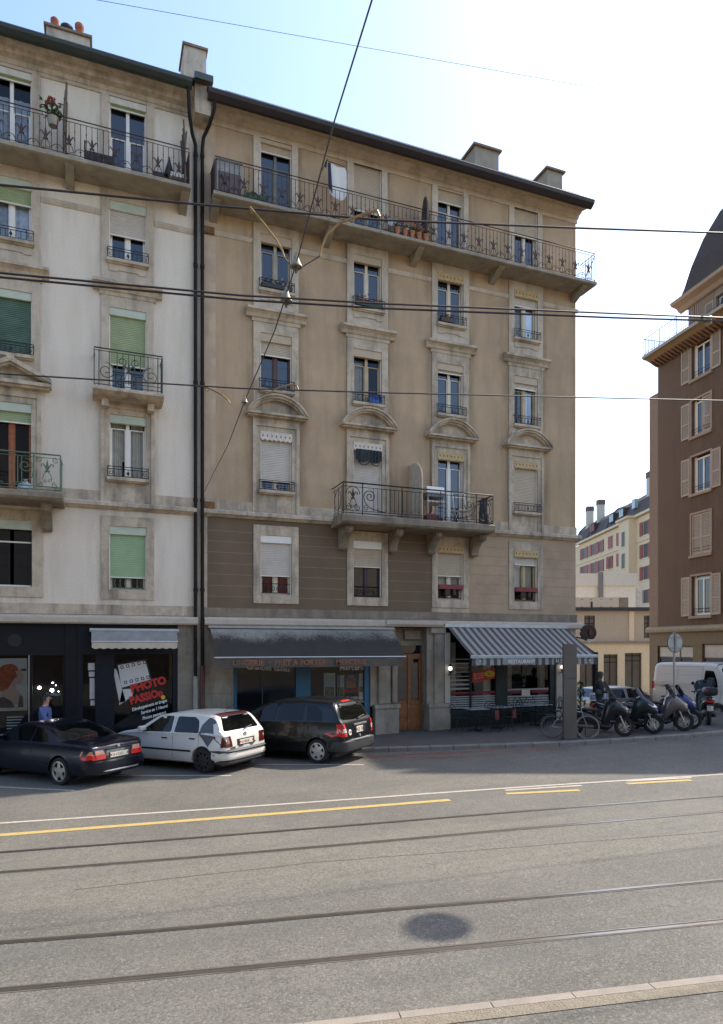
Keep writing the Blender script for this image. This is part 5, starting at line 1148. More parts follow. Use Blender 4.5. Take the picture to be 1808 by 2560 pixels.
sfr = MB(); wall_grid(sfr, -.7, RW, -1, 3.7, [(-.0,2.75,.5,3.0),(3.4,6.2,.5,3.1),(7,9.8,.5,3.1)], y=-.02, depth=.2); obj('shop_front', sfr, M('ochre_shop_paint', (.19,.14,.075), .7, var=.1), R)
for a, b in ((0,2.75),(3.4,6.2),(7,9.8)):
    fr = MB(); zt = 3.0 if a == 0 else 3.1
    for x in (a, (a+b)/2+.3, b-.07): fr.box(x, x+.07, .06, .12, .5, zt)
    fr.box(a, b, .065, .115, 2.35, 2.42); fr.box(a, b, .065, .115, zt-.07, zt); wn_ = obj('shop_window', fr, brownw, R)
    obj('shop_pane', MB().quad((a,.1,.5),(b,.1,.5),(b,.1,zt),(a,.1,zt)), MATS['pale_reflecting_pane'], wn_)
    obj('window_blind', MB().quad((a,.085,2.42),(b,.085,2.42),(b,.085,zt-.07),(a,.085,zt-.07)), M('pale_blind', (.52,.50,.46), .8, var=.1), wn_)
fw = MB(); fw.prism([(10.25,0),(15.0,0),(15.0,16.2),(10.25,23.6)], .2, 10.5); obj('unseen_shadow_wing', fw, brown_st, R)  # out-of-view wedge added to shape the shadow cast on the road
R.matrix_basis = Matrix(((-.138,.99,0,25.75),(-.99,-.138,0,8.71),(0,0,1,0),(0,0,0,1)))

# far cream block with red shutters
K = thing('apartment_building', 'long cream block with red shutters and dark roof, far down the side street', 'building', (0,0,0))
cw = M('cream_stucco', (.68,.565,.41), .9, var=.05); cw2 = M('cream_stone', (.66,.58,.45), .9, var=.05); rsh = M('red_shutter_paint', (.27,.055,.055), .6, var=.15)
km = MB(); km.box(0, 34, 0, 12, 0, 19.8); obj('wall', km, cw, K)
kb_ = MB(); kb_.box(22.2, 25.7, -1.0, -.005, 0, 19.85); obj('stair_bay', kb_, cw, K)
kc = MB(); kc.box(-.3, 34, -.45, -.005, 19.85, 20.15); kc.box(21.9, 26, -1.35, -.45, 19.86, 20.14); kc.box(0, 22.19, -.12, -.005, 16.55, 16.72); kc.box(25.71, 34, -.12, -.005, 16.55, 16.72); obj('cornice', kc, cw2, K)
rm2 = MB(); hipped(rm2, -.3, 34.3, -.35, 12.3, [(0,0),(.35,.8),(.9,2),(1.8,2.9),(3.2,3.4),(6,3.6)], 20.16); kroof = obj('mansard_roof', rm2, M('brown_roof_tiles', (.07,.05,.045), .8, var=.3, scale=5), K)
rb_ = MB()
for x in (1.0, 7.0, 15.5): rb_.tube([(x,-.45,20.2),(x,-.05,21.0),(x,.5,22.2),(x,1.4,23.1),(x,2.8,23.6)], .14, 5)
obj('roof_rib', rb_, M('grey_green_zinc', (.12,.14,.14), .5), kroof)
for x, ww, col_ in ((9.5,2.0,rsh),(17.6,1.6,None),(21.3,1.6,None)):
    dm_ = MB(); dm_.box(x-ww/2, x+ww/2, -.3, 1.5, 20.7, 22.0); dd = obj('dormer', dm_, M('dormer_brown', (.06,.045,.04), .8), kroof)
    obj('dormer_window', MB().box(x-ww/2+.15, x-.1, -.36, -.3, 20.85, 21.85).box(x+.1, x+ww/2-.15, -.36, -.3, 20.85, 21.85), col_ or M('dormer_glass', (.3,.4,.5), .1), dd)
obj('skylight', MB().box(24.8, 25.8, -.25, .2, 21.2, 22.4), MATS['dormer_glass'], kroof)
cp = M('white_flue_render', (.50,.48,.45), .9, var=.05); cpt = M('flue_cap_brick', (.13,.10,.09), .9)
for x, z1 in ((4.2,25.0),(9.25,25.0),(27.8,24.6)):
    c_ = obj('chimney', MB().box(x-.45, x+.45, .6, 1.6, 21, z1), cp, kroof); obj('chimney_cap', MB().box(x-.5, x+.5, .55, 1.65, z1, z1+.75), cpt, c_)
def kwin(x0, x1, z0, z1, leaves, y=0):
    fr = MB(); fr.box(x0-.1, x1+.1, y-.06, y-.01, z0-.18, z0); fr.box(x0, x0+.08, y-.04, y-.005, z0, z1); fr.box(x1-.08, x1, y-.04, y-.005, z0, z1); w_ = obj('window', fr, cw2, K)
    obj('pane', MB().quad((x0+.08,y-.02,z0),(x1-.08,y-.02,z0),(x1-.08,y-.02,z1),(x0+.08,y-.02,z1)), M('far_pane', (.05,.05,.05), .4, var=0, spec=.15), w_)
    for a, b, yy in leaves: obj('shutter', MB().box(a, b, y-.12-yy, y-.06-yy, z0, z1), rsh, w_)
def kleaf(x0, x1, side): return [(x0-.95, x0-.05, 0)]*(side in (0,2))+[(x1+.05, x1+.95, 0)]*(side in (1,2))
for z0, z1 in ((17.2,18.95),(14.3,16.05),(11.5,13.2),(8.5,10.2)):
    kwin(3.9, 5.9, z0, z1, kleaf(3.9,5.9,2)); kwin(8.6, 9.9, z0, z1, [(7.5,8.5,0),(10.0,11.6,0)]); kwin(11.7, 12.8, z0, z1, kleaf(11.7,12.8,1))
    kwin(15.7, 17.3, z0, z1, [(15.7,16.5,0),(16.5,17.3,0)] if z0 > 17 else [(15.6,16.4,.25),(16.5,17.4,0)]); kwin(19.9, 21.2, z0, z1, [(18.9,19.9,0)] if z0 > 17 else [(18.9,19.8,0),(20.6,21.7,.3)])
    kwin(27.9, 29.5, z0, z1, kleaf(27.9,29.5,2)); kwin(31.3, 32.7, z0, z1, kleaf(31.3,32.7,2))
    kwin(23.2, 24.5, z0-.85, z1-.6, [], -1.0)
kd = MB().tube([(22.0,-.1,4),(22.0,-.1,19.8)], .08, 6); obj('drainpipe', kd, M('far_pipe', (.22,.19,.15), .6), K)
u0 = (61.48+30*.361, 46.03+30*.9325)
K.matrix_basis = Matrix(((-.361,.9325,0,u0[0]),(-.9325,-.361,0,u0[1]),(0,0,1,0),(0,0,0,1)))

# two-storey beige house closing the side street
B = thing('low_building', 'low beige two-storey building with tall dark windows and flat roof in the side street', 'building', (0,0,0))
bw = M('beige_stucco', (.60,.54,.44), .9, var=.05, fine=30); by_ = M('pale_yellow_stucco', (.86,.74,.55), .9, var=.05); gw = M('grey_render', (.66,.64,.59), .9, var=.05)
mb = MB(); wall_grid(mb, -6, 6.4, 3.35, 5.62, [(.62,1.40,3.6,5.25),(5.0,5.7,3.2+.4,5.25)], depth=.2); mb.quad((-6,0,5.62),(6.4,0,5.62),(6.4,9,5.62),(-6,9,5.62)); mb.quad((6.4,0,0),(6.4,9,0),(6.4,9,5.6),(6.4,0,5.6)); obj('upper_wall', mb, bw, B)
mb = MB(); mb.box(3.9, 4.25, -.08, -.0, 3.4, 5.58); obj('wall_strip', mb, by_, B)
mb = MB(); mb.box(-6.1, 6.6, -.22, .0, 5.60, 5.85); obj('roof_edge', mb, M('dark_flashing', (.05,.05,.06), .5), B)
mb = MB(); wall_grid(mb, -6, 6.4, -1, 3.28, [(.2,1.25,-.9,2.35),(1.95,3.0,-.9,2.4),(3.5,4.75,-.9,2.5),(5.4,6.2,-.9,2.5)], y=-.25, depth=.35); obj('lower_wall', mb, by_, B)
mb = MB(); mb.box(-6, 6.5, -.40, .1, 3.2, 3.36); obj('ledge', mb, M('grey_ledge', (.33,.31,.28), .9), B)
for a, b, z0, z1, y in ((.62,1.40,3.6,5.25,.12),(5.0,5.7,3.6,5.25,.12),(.2,1.25,-.9,2.35,.0),(1.95,3.0,-.9,2.4,.0),(3.5,4.75,-.9,2.5,.0),(5.4,6.2,-.9,2.5,.0)):
    fr = MB(); m_ = (a+b)/2
    for x in (a, m_-.05, b-.08): fr.box(x, x+.08, y-.05, y, z0, z1)
    fr.box(a, b, y-.045, y-.005, z1-.25, z1-.17); fr.box(a, b, y-.045, y-.005, z1-.62, z1-.55)
    w_ = obj('window', fr, M('dark_brown_frame', (.04,.025,.025), .5), B); obj('pane', MB().quad((a,y-.02,z0),(b,y-.02,z0),(b,y-.02,z1),(a,y-.02,z1)), M('grey_pane', (.16,.165,.16), .08, var=.2, scale=1), w_)
B.matrix_basis = Matrix(((.9325,.361,0,29.88),(-.361,.9325,0,20.73),(0,0,1,0),(0,0,0,1)))
o = thing('roof_unit', 'long grey metal ventilation housing on the flat beige roof', 'ventilation unit', (0,0,0))
mb = MB(); mb.box(0, 3.45, 0, 1, 5.9, 6.72); ub = obj('housing', mb, M('unit_grey', (.40,.39,.38), .6, var=.06), o); obj('housing_end', MB().box(3.45, 4.2, .05, .95, 5.9, 6.72), M('unit_dark', (.16,.145,.13), .7), o)
mb = MB(); 
for x in (.6, 1.3, 2.05, 2.8):
    for z in (6.0, 6.55): mb.box(x, x+.1, -.01, 0, z, z+.04)
mb.box(1.3, 1.45, -.02, 0, 5.95, 6.4); obj('rivets', mb, black, o)
o.matrix_basis = Matrix(((.9325,.361,0,31.0),(-.361,.9325,0,22.4),(0,0,1,0),(0,0,0,1)))
G = thing('garage_block', 'pale grey flat-topped block with one dark vertical strip behind the low beige house', 'building', (0,0,0))
mb = MB(); mb.box(-3, 5.1, 0, 8, 0, 9.1); obj('wall', mb, gw, G); obj('parapet', MB().box(-3.1, 5.2, -.15, -.005, 8.15, 9.2), M('parapet_grey', (.55,.54,.51), .9, var=.04), G)
obj('dark_strip', MB().box(1.85, 2.25, -.22, -.155, 6.0, 9.3), M('strip_grey', (.16,.16,.17), .6), G); obj('side_pier', MB().box(5.21, 5.75, .2, 1.2, 0, 8.2), M('pale_pier', (.48,.48,.49), .8), G)
G.matrix_basis = Matrix(((.9325,.361,0,35.13),(-.361,.9325,0,27.28),(0,0,1,0),(0,0,0,1)))

# ------------------------------------------------------------------ overhead wires
def wire(pts, r, label, cat='cable', group=None, name='overhead_wire'):
    o = obj(name, MB().tube(pts, r, 6), wirem); return tag(o, label, cat, group)
def line3(a, b, sag, n=24, ex=0):
    a, b = Vector(a), Vector(b); return [a+(b-a)*t+Vector((0,0,-4*sag*t*(1-t))) for t in [i/n for i in range(n+1)]]
def poly_w(pts, l=20, r=26):
    a, b = Vector(pts[0]), Vector(pts[1]); c, d = Vector(pts[-2]), Vector(pts[-1])
    return [a+(a-b).normalized()*l]+[Vector(p) for p in pts]+[d+(d-c).normalized()*r]
wire(poly_w([(-3.74,-13.0,7.30),(-1.98,-13.3,7.35),(-.12,-13.6,7.44),(2.16,-13.9,7.69),(4.06,-14.2,7.88)]), .011, 'topmost long tram feeder cable, crossing just below the top balcony')
wire(poly_w([(-3.74,-13.0,6.47),(-1.55,-13.4,6.475),(-.12,-13.6,6.56),(2.7,-14,6.77),(4.0,-14.1,6.91)]), .010, 'upper wire of the close pair crossing at fourth-floor sill height')
wire(poly_w([(-3.74,-13.0,6.43),(-1.55,-13.4,6.43),(-.12,-13.6,6.51),(2.7,-14,6.72),(4.0,-14.1,6.87)]), .010, 'lower wire of the close pair crossing at fourth-floor sill height')
wire(poly_w([(-4.14,-9.7,6.70),(-.91,-10.1,6.80),(1.24,-10.35,6.94),(5.58,-10.8,7.27),(7.77,-11,7.45)]), .011, 'lowest long contact wire, crossing over the arched pediments')
wire(poly_w([(-2.88,-8,13.77),(-.5,-8,14.13),(7.96,-8,15.44)], 6, 22), .004, 'thin pale wire slanting across the open sky above the roofs')
span = [(-.02,-.02,7.41),(-.3,-3.5,7.1),(-.62,-7.5,6.72),(-.84,-10.1,6.62),(-1.0,-12.6,6.56),(-1.05,-13.3,6.62),(-1.0,-13.5,6.85),(-1.1,-15.0,7.2),(-1.12,-16.2,7.52),(-1.3,-26,9.6)]
wire(span, .007, 'thin span wire rising steeply from the house corner past the bell insulators')
def insulator(p, label, s=1.):
    o = thing('insulator', label, 'insulator', p, group='bell insulators on the span wire')
    obj('bell', MB().lathe([(.012*s,.085*s),(.028*s,.08*s),(.034*s,.05*s),(.045*s,.02*s),(.066*s,-.02*s),(.070*s,-.035*s),(.05*s,-.03*s),(.0,-.02*s)], (0,0,0), 16), insul, o, local=True)
    obj('insulator_pin', MB().tube([(0,0,-.02*s),(0,0,-.10*s)], .014*s, 6).box(-.022*s,.022*s,-.012*s,.012*s,-.075*s,-.05*s), M('pin_iron', (.09,.075,.06), .6), o, local=True)
    obj('insulator_clamp', MB().box(-.02*s,.035*s,-.015*s,.015*s,.075*s,.10*s).box(-.012*s,.012*s,-.012*s,.012*s,.10*s,.13*s), insul, o, local=True)
insulator((-1.0,-13.5,6.85), 'upper bell insulator where two brass arms meet the span wire', .92); insulator((-1.05,-13.3,6.585), 'lower of the two close bell insulators, just over the wire pair', .92); insulator((-.84,-10.1,6.62), 'lone bell insulator over the left arched pediment', .72)
def arm(pts, r, label):
    o = thing('pull_off_arm', label, 'wire arm', pts[0], group='curved arms steadying the tram wires')
    obj('arm_tube', MB().tube(pts, r, 8, r1=r*.75), brass, o); obj('arm_hook', MB().tube([pts[0], Vector(pts[0])+Vector((.03,0,-.06)), Vector(pts[0])+Vector((.06,0,-.045))], r*.8, 6), brass, o)
    return o
arm([(-1.455,-13.4,7.385),(-1.32,-13.42,7.24),(-1.2,-13.45,7.09),(-1.14,-13.47,6.98),(-1.115,-13.48,6.9)], .013, 'golden curved arm to the left of the upper insulator')
arm([(-.17,-13.65,7.50),(-.35,-13.6,7.43),(-.55,-13.57,7.33),(-.68,-13.54,7.2),(-.73,-13.52,7.08),(-.75,-13.5,6.98)], .015, 'greenish brass curved arm to the right of the upper insulator')
arm([(-1.41,-9.95,6.81),(-1.28,-10.0,6.755),(-1.17,-10.04,6.69),(-1.09,-10.08,6.61),(-1.06,-10.1,6.56)], .014, 'small golden arm over the tan wall left of the lone insulator')
arm([(-.08,-10.25,6.905),(-.18,-10.23,6.91),(-.35,-10.2,6.85),(-.45,-10.17,6.79),(-.62,-10.14,6.70)], .013, 'pale grey arm in front of the third-floor window right of the lone insulator')
for a, b in (((-1.115,-13.48,6.9),(-1.01,-13.5,6.81)), ((-.75,-13.5,6.98),(-.98,-13.5,6.80)), ((-1.06,-10.1,6.56),(-.86,-10.1,6.57)), ((-.62,-10.14,6.70),(-.84,-10.1,6.57))):
    pass
obj('stay_wire', MB().tube([(-1.115,-13.48,6.9),(-1.0,-13.5,6.78),(-.75,-13.5,6.98)], .006, 5), wirem); tag(bpy.data.objects['stay_wire'], 'short stay wire joining the two upper curved arms under the top insulator', 'cable')
o = obj('wire_clamp', MB().box(-.05,.05,-.04,.04,-.03,.04).tube([(-.08,0,-.02),(.12,0,.03)], .03, 6).lathe([(0,-.08),(.05,-.05),(.05,0),(0,.03)], (.06,0,0), 8), insul); o.location = (3.92,-14.05,6.90); tag(o, 'bright wire clamp on the close wire pair in front of the brown house', 'clamp')

# ------------------------------------------------------------------ street furniture
o = thing('info_pillar', 'tall plain grey slab pillar standing on the pavement edge by the bicycle', 'pillar', (9.86, -4.0, gz(9.8)+.11), -.42)
pm2 = M('grey_pillar_panel', (.13,.115,.10), .5, var=.08, scale=2, streak=.3)
obj('pillar_body', MB().box(-.185,.185,-.09,.09,.0,1.78), pm2, o, local=True, bevel=.006); obj('pillar_head', MB().box(-.187,.187,-.092,.092,1.785,2.78), pm2, o, local=True, bevel=.006); obj('pillar_base', MB().box(-.195,.195,-.10,.10,-.02,.06), M('pillar_foot', (.08,.075,.07), .7), o, local=True)
obj('pillar_edge', MB().box(.188,.20,-.06,.06,.9,2.0), M('pale_edge_strip', (.62,.72,.68), .4, var=0), o, local=True)  # plain pale strip on the pillar's right side
o = thing('road_sign', 'round road sign seen from its grey back on a thin post before the white van', 'road sign', (13.82, -3.99, gz(13.8)+.11), -.15)
obj('post', MB().tube([(0,0,0),(0,0,3.05)], .032, 8), M('galvanised_post', (.33,.34,.35), .45, metal=.4), o, local=True)
mx = Matrix.Translation((0,-.045,2.72)) @ Matrix.Rotation(.13,4,'Z')
obj('sign_disc', MB().lathe([(0,0),(.285,0),(.30,.015),(.30,-.01),(.285,-.01)], (0,0,0), 28, axis='y').xf(mx), M('sign_back_grey', (.32,.35,.38), .4, metal=.3, var=.08), o, local=True)
rim = MB().tube([(.295*math.cos(t),0,.295*math.sin(t)) for t in [i*PI/16 for i in range(33)]], .014, 6).xf(mx); obj('sign_rim', rim, M('dark_rim', (.06,.07,.09), .4), o, local=True)
bk = MB().box(-.28,.28,-.035,-.005,.15,.18).box(-.28,.28,-.035,-.005,-.18,-.15).box(-.03,.03,-.04,-.01,-.28,.28).xf(mx); obj('sign_bracket', bk, M('bracket_grey', (.22,.23,.24), .5, metal=.5), o, local=True)
# restaurant tables and chairs
irnb = M('black_bistro_metal', (.012,.012,.013), .45, var=.2)
def chair(loc, rz, label):
    o = thing('bistro_chair', label, 'chair', loc, rz, 'bistro chairs under the striped awning')
    s = MB().lathe([(0,.45),(.20,.45),(.215,.44),(.20,.425),(0,.425)], (0,0,0), 16); obj('seat', s, irnb, o, local=True)
    bk = MB(); bk.tube([(-.19,.17,.44),(-.20,.23,.62),(-.19,.25,.78),(-.12,.26,.87),(0,.265,.90),(.12,.26,.87),(.19,.25,.78),(.20,.23,.62),(.19,.17,.44)], .011, 6); bk.tube([(-.08,.2,.44),(-.10,.245,.7),(0,.262,.82),(.10,.245,.7),(.08,.2,.44)], .008, 5); obj('backrest', bk, irnb, o, local=True)
    for x, y in ((-.15,-.15),(.15,-.15),(-.15,.16),(.15,.16)): obj('leg', MB().tube([(x,y,.43),(x*1.35,y*1.4,0)], .011, 6), irnb, o, local=True)
    return o
def table(loc, label, w=.7, d=.6, m=None):
    o = thing('bistro_table', label, 'table', loc, 0, 'bistro tables under the striped awning')
    obj('table_top', MB().box(-w/2,w/2,-d/2,d/2,.70,.725), m or M('pale_table_top', (.30,.32,.34), .25, var=.1), o, local=True, bevel=.006)
    obj('table_column', MB().tube([(0,0,.05),(0,0,.70)], .03, 8), irnb, o, local=True); obj('table_foot', MB().box(-.25,.25,-.03,.03,.0,.05).box(-.03,.03,-.25,.25,.0,.045), irnb, o, local=True)
    return o
def P(x, y): return (x, y, gz(x)+.112)
table(P(8.55,-.95), 'leftmost pale bistro table under the striped awning'); table(P(9.45,-.85), 'second pale bistro table from the left under the striped awning'); table(P(10.95,-.85), 'bistro table before the right restaurant window', .95, .6)
for (x, y, r, l) in ((7.95,-.95,PI/2,'leftmost bistro chair, by the stone pier of the brown door'),(8.75,-1.5,PI+.2,'bistro chair with its back to the street at the leftmost table'),(9.0,-.72,-PI/2+.3,'bistro chair between the two left tables'),(9.35,-1.45,PI-.2,'bistro chair with its back to the street at the second table'),
                     (10.05,-.85,-PI/2,'bistro chair right of the second table'),(10.75,-.35,.1,'bistro chair against the right window, left of two side by side'),(11.2,-.35,-.1,'bistro chair against the right window, right of two side by side'),(10.85,-1.45,PI,'bistro chair facing the right table from the street side'),(11.75,-.8,-PI/2,'bistro chair at the right end of the right table'),(12.35,-.7,.6,'rightmost bistro chair, partly behind the grey pillar')): chair(P(x,y), r, l)
for x, y, l in ((8.83,-1.55,'red cloth hanging over the left street-side chair'),(9.5,-1.5,'red cloth hanging over the second street-side chair')):
    o = obj('red_cloth', MB().grid([[(-.07,0,.0),(.07,0,.0)],[(-.07,-.03,-.18),(.07,-.03,-.18)],[(-.06,-.02,-.3),(.07,-.025,-.3)]]), M('red_seat_cloth', (.16,.03,.025), .8)); o.location = (x, y-.21, gz(x)+.112+.72); tag(o, l, 'cloth', 'red cloths on the bistro chairs')
o = thing('potted_shrub', 'dark potted shrub at the restaurant corner beside the grey pillar', 'potted plant', P(12.75,-.9)); obj('pot', MB().lathe([(0,0),(.17,0),(.22,.42),(.19,.42),(0,.38)], (0,0,0), 14), black, o, local=True)
lf = MB(); rnd = random.Random(5)
for q in range(420):
    a = rnd.random()*2*PI; h_ = rnd.random(); rr = .26*(1-.6*h_)*math.sqrt(rnd.random()); c = Vector((rr*math.cos(a), rr*math.sin(a), .42+h_*1.0)); d = Vector((rnd.uniform(-1,1),rnd.uniform(-1,1),rnd.uniform(0,1)))*.06; u = d.cross(Vector((.2,.3,1))).normalized()*.02; lf.add([c-d,c+u,c+d,c-u], [(0,1,2,3)])
obj('leaves', lf, leafm, o, local=True); obj('stem', MB().tube([(0,0,.38),(0,0,1.1)], .02, 5), brownw, o, local=True)
o = thing('notice_board', 'small white sign board with blue lettering on a wooden stand behind the black scooter', 'sign', P(13.1,-1.3), -.2)
obj('board', MB().box(-.25,.25,-.02,.0,.75,1.03), plate, o, local=True); obj('blue_band', MB().box(-.22,.22,-.024,-.0202,.80,.96), M('blue_band_paint', (.10,.18,.42), .5), o, local=True); text('TENNIS', .12, (-.20,-.028,.835), whiteink, o, rot=(PI/2,0,0), sx=.82, local=True)
obj('board_stand', MB().tube([(.3,.02,0),(.27,.02,1.15)], .025, 5).tube([(.3,.3,0),(.27,.04,1.15)], .02, 5).tube([(0,.02,0),(0,.02,.75)], .02, 5), orangew, o, local=True)

# ------------------------------------------------------------------ vehicles
def pchip(keys):
    xs = [k[0] for k in keys]; ys = [k[1] for k in keys]; n = len(xs)
    h = [xs[i+1]-xs[i] for i in range(n-1)]; d = [(ys[i+1]-ys[i])/h[i] for i in range(n-1)]
    m = [d[0]]+[0 if d[i-1]*d[i] <= 0 else 2*d[i-1]*d[i]/(d[i-1]+d[i]) for i in range(1, n-1)]+[d[-1]]
    def f(x):
        if x <= xs[0]: return ys[0]
        if x >= xs[-1]: return ys[-1]
        i = max(j for j in range(n-1) if xs[j] <= x); t = (x-xs[i])/h[i]
        return (2*t**3-3*t*t+1)*ys[i]+(t**3-2*t*t+t)*h[i]*m[i]+(-2*t**3+3*t*t)*ys[i+1]+(t**3-t*t)*h[i]*m[i+1]
    return f
def car_body(P):
    top, belt, bot, wid = (pchip(P[k]) for k in ('top','belt','bot','wid')); L = P['L']; tum = P.get('tum', .33)
    st = sorted(set([0,.015,.04,.08,.12]+[L*i/70 for i in range(1, 70)]+[L-.1,L-.06,L-.03,L])); rows = []
    for x in st:
        zb, zl, zt, w = bot(x), belt(x), top(x), wid(x); zl = min(zl, zt-.01)
        half = [(0, zb), (w*.55, zb), (w*.86, zb+.015), (w*.94, zb+.06)]
        for v in (.25, .5, .7, .85, .95): half.append((w*(.955+.045*math.sin(PI*min(1,v*1.25))), zb+(zl-zb)*v))
        yl = w*.965; half.append((yl, zl)); up = zt-zl
        ye = max(yl-tum*up-.015, .2*yl); zr = zl+up*.86
        for t in (.25, .5, .75, 1): half.append((yl+(ye-yl)*t, zl+(zr-zl)*t))
        yc = ye-min(.13, .3*ye)
        half += [(ye-(ye-yc)*.28, zr+(zt-zr)*.42), (ye-(ye-yc)*.62, zr+(zt-zr)*.70), (yc, zr+(zt-zr)*.84), (yc*.6, zr+(zt-zr)*.94), (yc*.3, zr+(zt-zr)*.985), (0, zt)]
        rows.append([(x, -y, z) for y, z in half]+[(x, y, z) for y, z in reversed(half[1:-1])])
    mb = MB().grid(rows, 0, True, closed=True); n = len(rows[0])
    mb.f.append(list(range(n))); mb.m.append(0); mb.sm.append(True); mb.f.append([len(mb.v)-n+i for i in range(n)]); mb.m.append(0); mb.sm.append(True)
    return mb
def cut_arches(o, arches, r, half, y_in):
    for x in arches:
        for s in (-1, 1):
            c = MB().lathe([(r,s*y_in),(r,s*(half+.3))], (x,0,r*.86 if False else P_ARCH), 28, axis='y'); co_ = obj('cutter', c, black)
            m = o.modifiers.new('b','BOOLEAN'); m.operation = 'DIFFERENCE'; m.object = co_; m.solver = 'EXACT'
    dg = bpy.context.evaluated_depsgraph_get(); me = bpy.data.meshes.new_from_object(o.evaluated_get(dg)); 
    cs = [m.object for m in o.modifiers]; o.modifiers.clear(); o.data = me
    for c in cs: bpy.data.objects.remove(c)
    me.set_sharp_from_angle(angle=math.radians(32))
P_ARCH = .30
class Skin:
    def __init__(s, o):
        bm = bmesh.new(); bm.from_mesh(o.data); s.t = BVHTree.FromBMesh(bm); bm.free()
    def hit(s, p, plane, side=1):
        if plane == 'side': o, d = Vector((p[0], 4*side, p[1])), Vector((0,-side,0))
        elif plane == 'rear': o, d = Vector((-4, p[0], p[1])), Vector((1,0,0))
        elif plane == 'front': o, d = Vector((9, p[0], p[1])), Vector((-1,0,0))
        else: o, d = Vector((p[0], p[1], 6)), Vector((0,0,-1))
        h = s.t.ray_cast(o, d)
        return (h[0], h[1]) if h[0] else None
    def patch(s, pts, plane, side=1, off=.004, cuts=3):
        bm = bmesh.new(); vs = [bm.verts.new((p[0],p[1],0)) for p in pts]; bm.faces.new(vs)
        bmesh.ops.triangulate(bm, faces=bm.faces); bmesh.ops.subdivide_edges(bm, edges=bm.edges, cuts=cuts, use_grid_fill=True)
        mb = MB(); ok = {}; bm.verts.index_update()
        V = []
        for v in bm.verts:
            h = s.hit((v.co.x, v.co.y), plane, side)
            ok[v.index] = h is not None; 
            if h:
                n = h[1]
                if (plane == 'side' and n.y*side < 0) or (plane == 'rear' and n.x > 0) or (plane == 'front' and n.x < 0) or (plane == 'top' and n.z < 0): n = -n
                V.append(h[0]+n*off)
            else: V.append(Vector((0,0,0)))
        mb.add(V, [[q.index for q in f.verts] for f in bm.faces if all(ok[q.index] for q in f.verts)], 0, True); bm.free(); return mb
    def line(s, pts, plane, side=1, r=.004, off=.001):
        q = []
        for a, b in zip(pts, pts[1:]):
            for i in range(6): q.append((a[0]+(b[0]-a[0])*i/6, a[1]+(b[1]-a[1])*i/6))
        q.append(pts[-1]); out = []
        for p in q:
            h = s.hit(p, plane, side)
            if h: out.append(h[0]+(h[1] if True else 0)*off)
        return MB().tube(out, r, 4) if len(out) > 1 else MB()
def rnd_poly(pts, r=.05, n=4):
    out = []; k = len(pts)
    for i in range(k):
        p0, p1, p2 = Vector(pts[i-1]), Vector(pts[i]), Vector(pts[(i+1)%k]); a = (p0-p1); b = (p2-p1); ra = min(r, a.length*.45); rb = min(r, b.length*.45)
        A = p1+a.normalized()*ra; B = p1+b.normalized()*rb
        for j in range(n+1):
            t = j/n; out.append(tuple(A*(1-t)**2+p1*2*t*(1-t)+B*t*t))
    return out
def wheel(root, x, y, r, w, side, rimm, style='spoke', n=5, rr=.68):
    """tyre with rim, both in the car's own coordinates"""
    t = MB().lathe([(r*rr,-w/2),(r*.93,-w/2),(r,-w*.32),(r,w*.32),(r*.93,w/2),(r*rr,w/2),(r*rr,-w/2)], (x,y,r), 32, axis='y', cap=False); o = obj('wheel', t, rubber, root, local=True)
    yo = side*w/2; R_ = r*rr
    m = MB(); m.lathe([(R_*.98,yo-side*.03),(R_*1.02,yo+side*.004),(R_*.93,yo+side*.006),(R_*.88,yo-side*.03)], (x,y,r), 32, axis='y', cap=False)
    if style == 'disc':
        m.lathe([(R_*.9,yo-side*.012),(R_*.5,yo+side*.004),(R_*.15,yo+side*.008),(0,yo+side*.008)], (x,y,r), 28, axis='y')
        for k in range(n):
            a = 2*PI*k/n+.3
    for k in range(n):
        a = 2*PI*k/n+.3; ca, sa = math.cos(a), math.sin(a)
        def pt(rad, tt, d): return (x+ca*rad-sa*tt, y+yo+side*d, r+sa*rad+ca*tt)
        w0, w1 = (.22, .13) if style == 'spoke' else ((.30,.17) if style == 'star' else (.05,.05))
        if style == 'disc':
            m2 = [pt(R_*.84,-.11*R_,.006),pt(R_*.84,.11*R_,.006),pt(R_*.5,.09*R_,.0075),pt(R_*.5,-.09*R_,.0075)]; m.add(m2, [(0,1,2,3)], 1)
        else:
            m.add([pt(R_*.12,-w0*R_,-.002),pt(R_*.12,w0*R_,-.002),pt(R_*.92,w1*R_,-.012),pt(R_*.92,-w1*R_,-.012),pt(R_*.12,-w0*R_,-.03),pt(R_*.12,w0*R_,-.03),pt(R_*.92,w1*R_,-.05),pt(R_*.92,-w1*R_,-.05)], [(0,1,2,3),(0,4,5,1),(1,5,6,2),(3,2,6,7),(0,3,7,4)])
    if style != 'disc': m.lathe([(R_*.93,yo-side*.06),(0,yo-side*.065)], (x,y,r), 24, mi=1, axis='y'); m.lathe([(R_*.2,yo-side*.01),(R_*.17,yo+side*.006),(0,yo+side*.008)], (x,y,r), 14, axis='y')
    obj('rim', m, [rimm, M('wheel_dark', (.012,.012,.012), .7)], o, local=True); return o
def place_car(o, contact, ang, xa, yt, roll=0):
    """rear left wheel stands on contact; nose points along ang; tilted with the street"""
    Rm = Matrix.Rotation(-.025, 4, 'Y') @ Matrix.Rotation(ang, 4, 'Z')
    c = Vector((contact[0], contact[1], gz(contact[0]))); o.matrix_basis = Matrix.Translation(c-(Rm @ Vector((xa, yt, 0)))) @ Rm
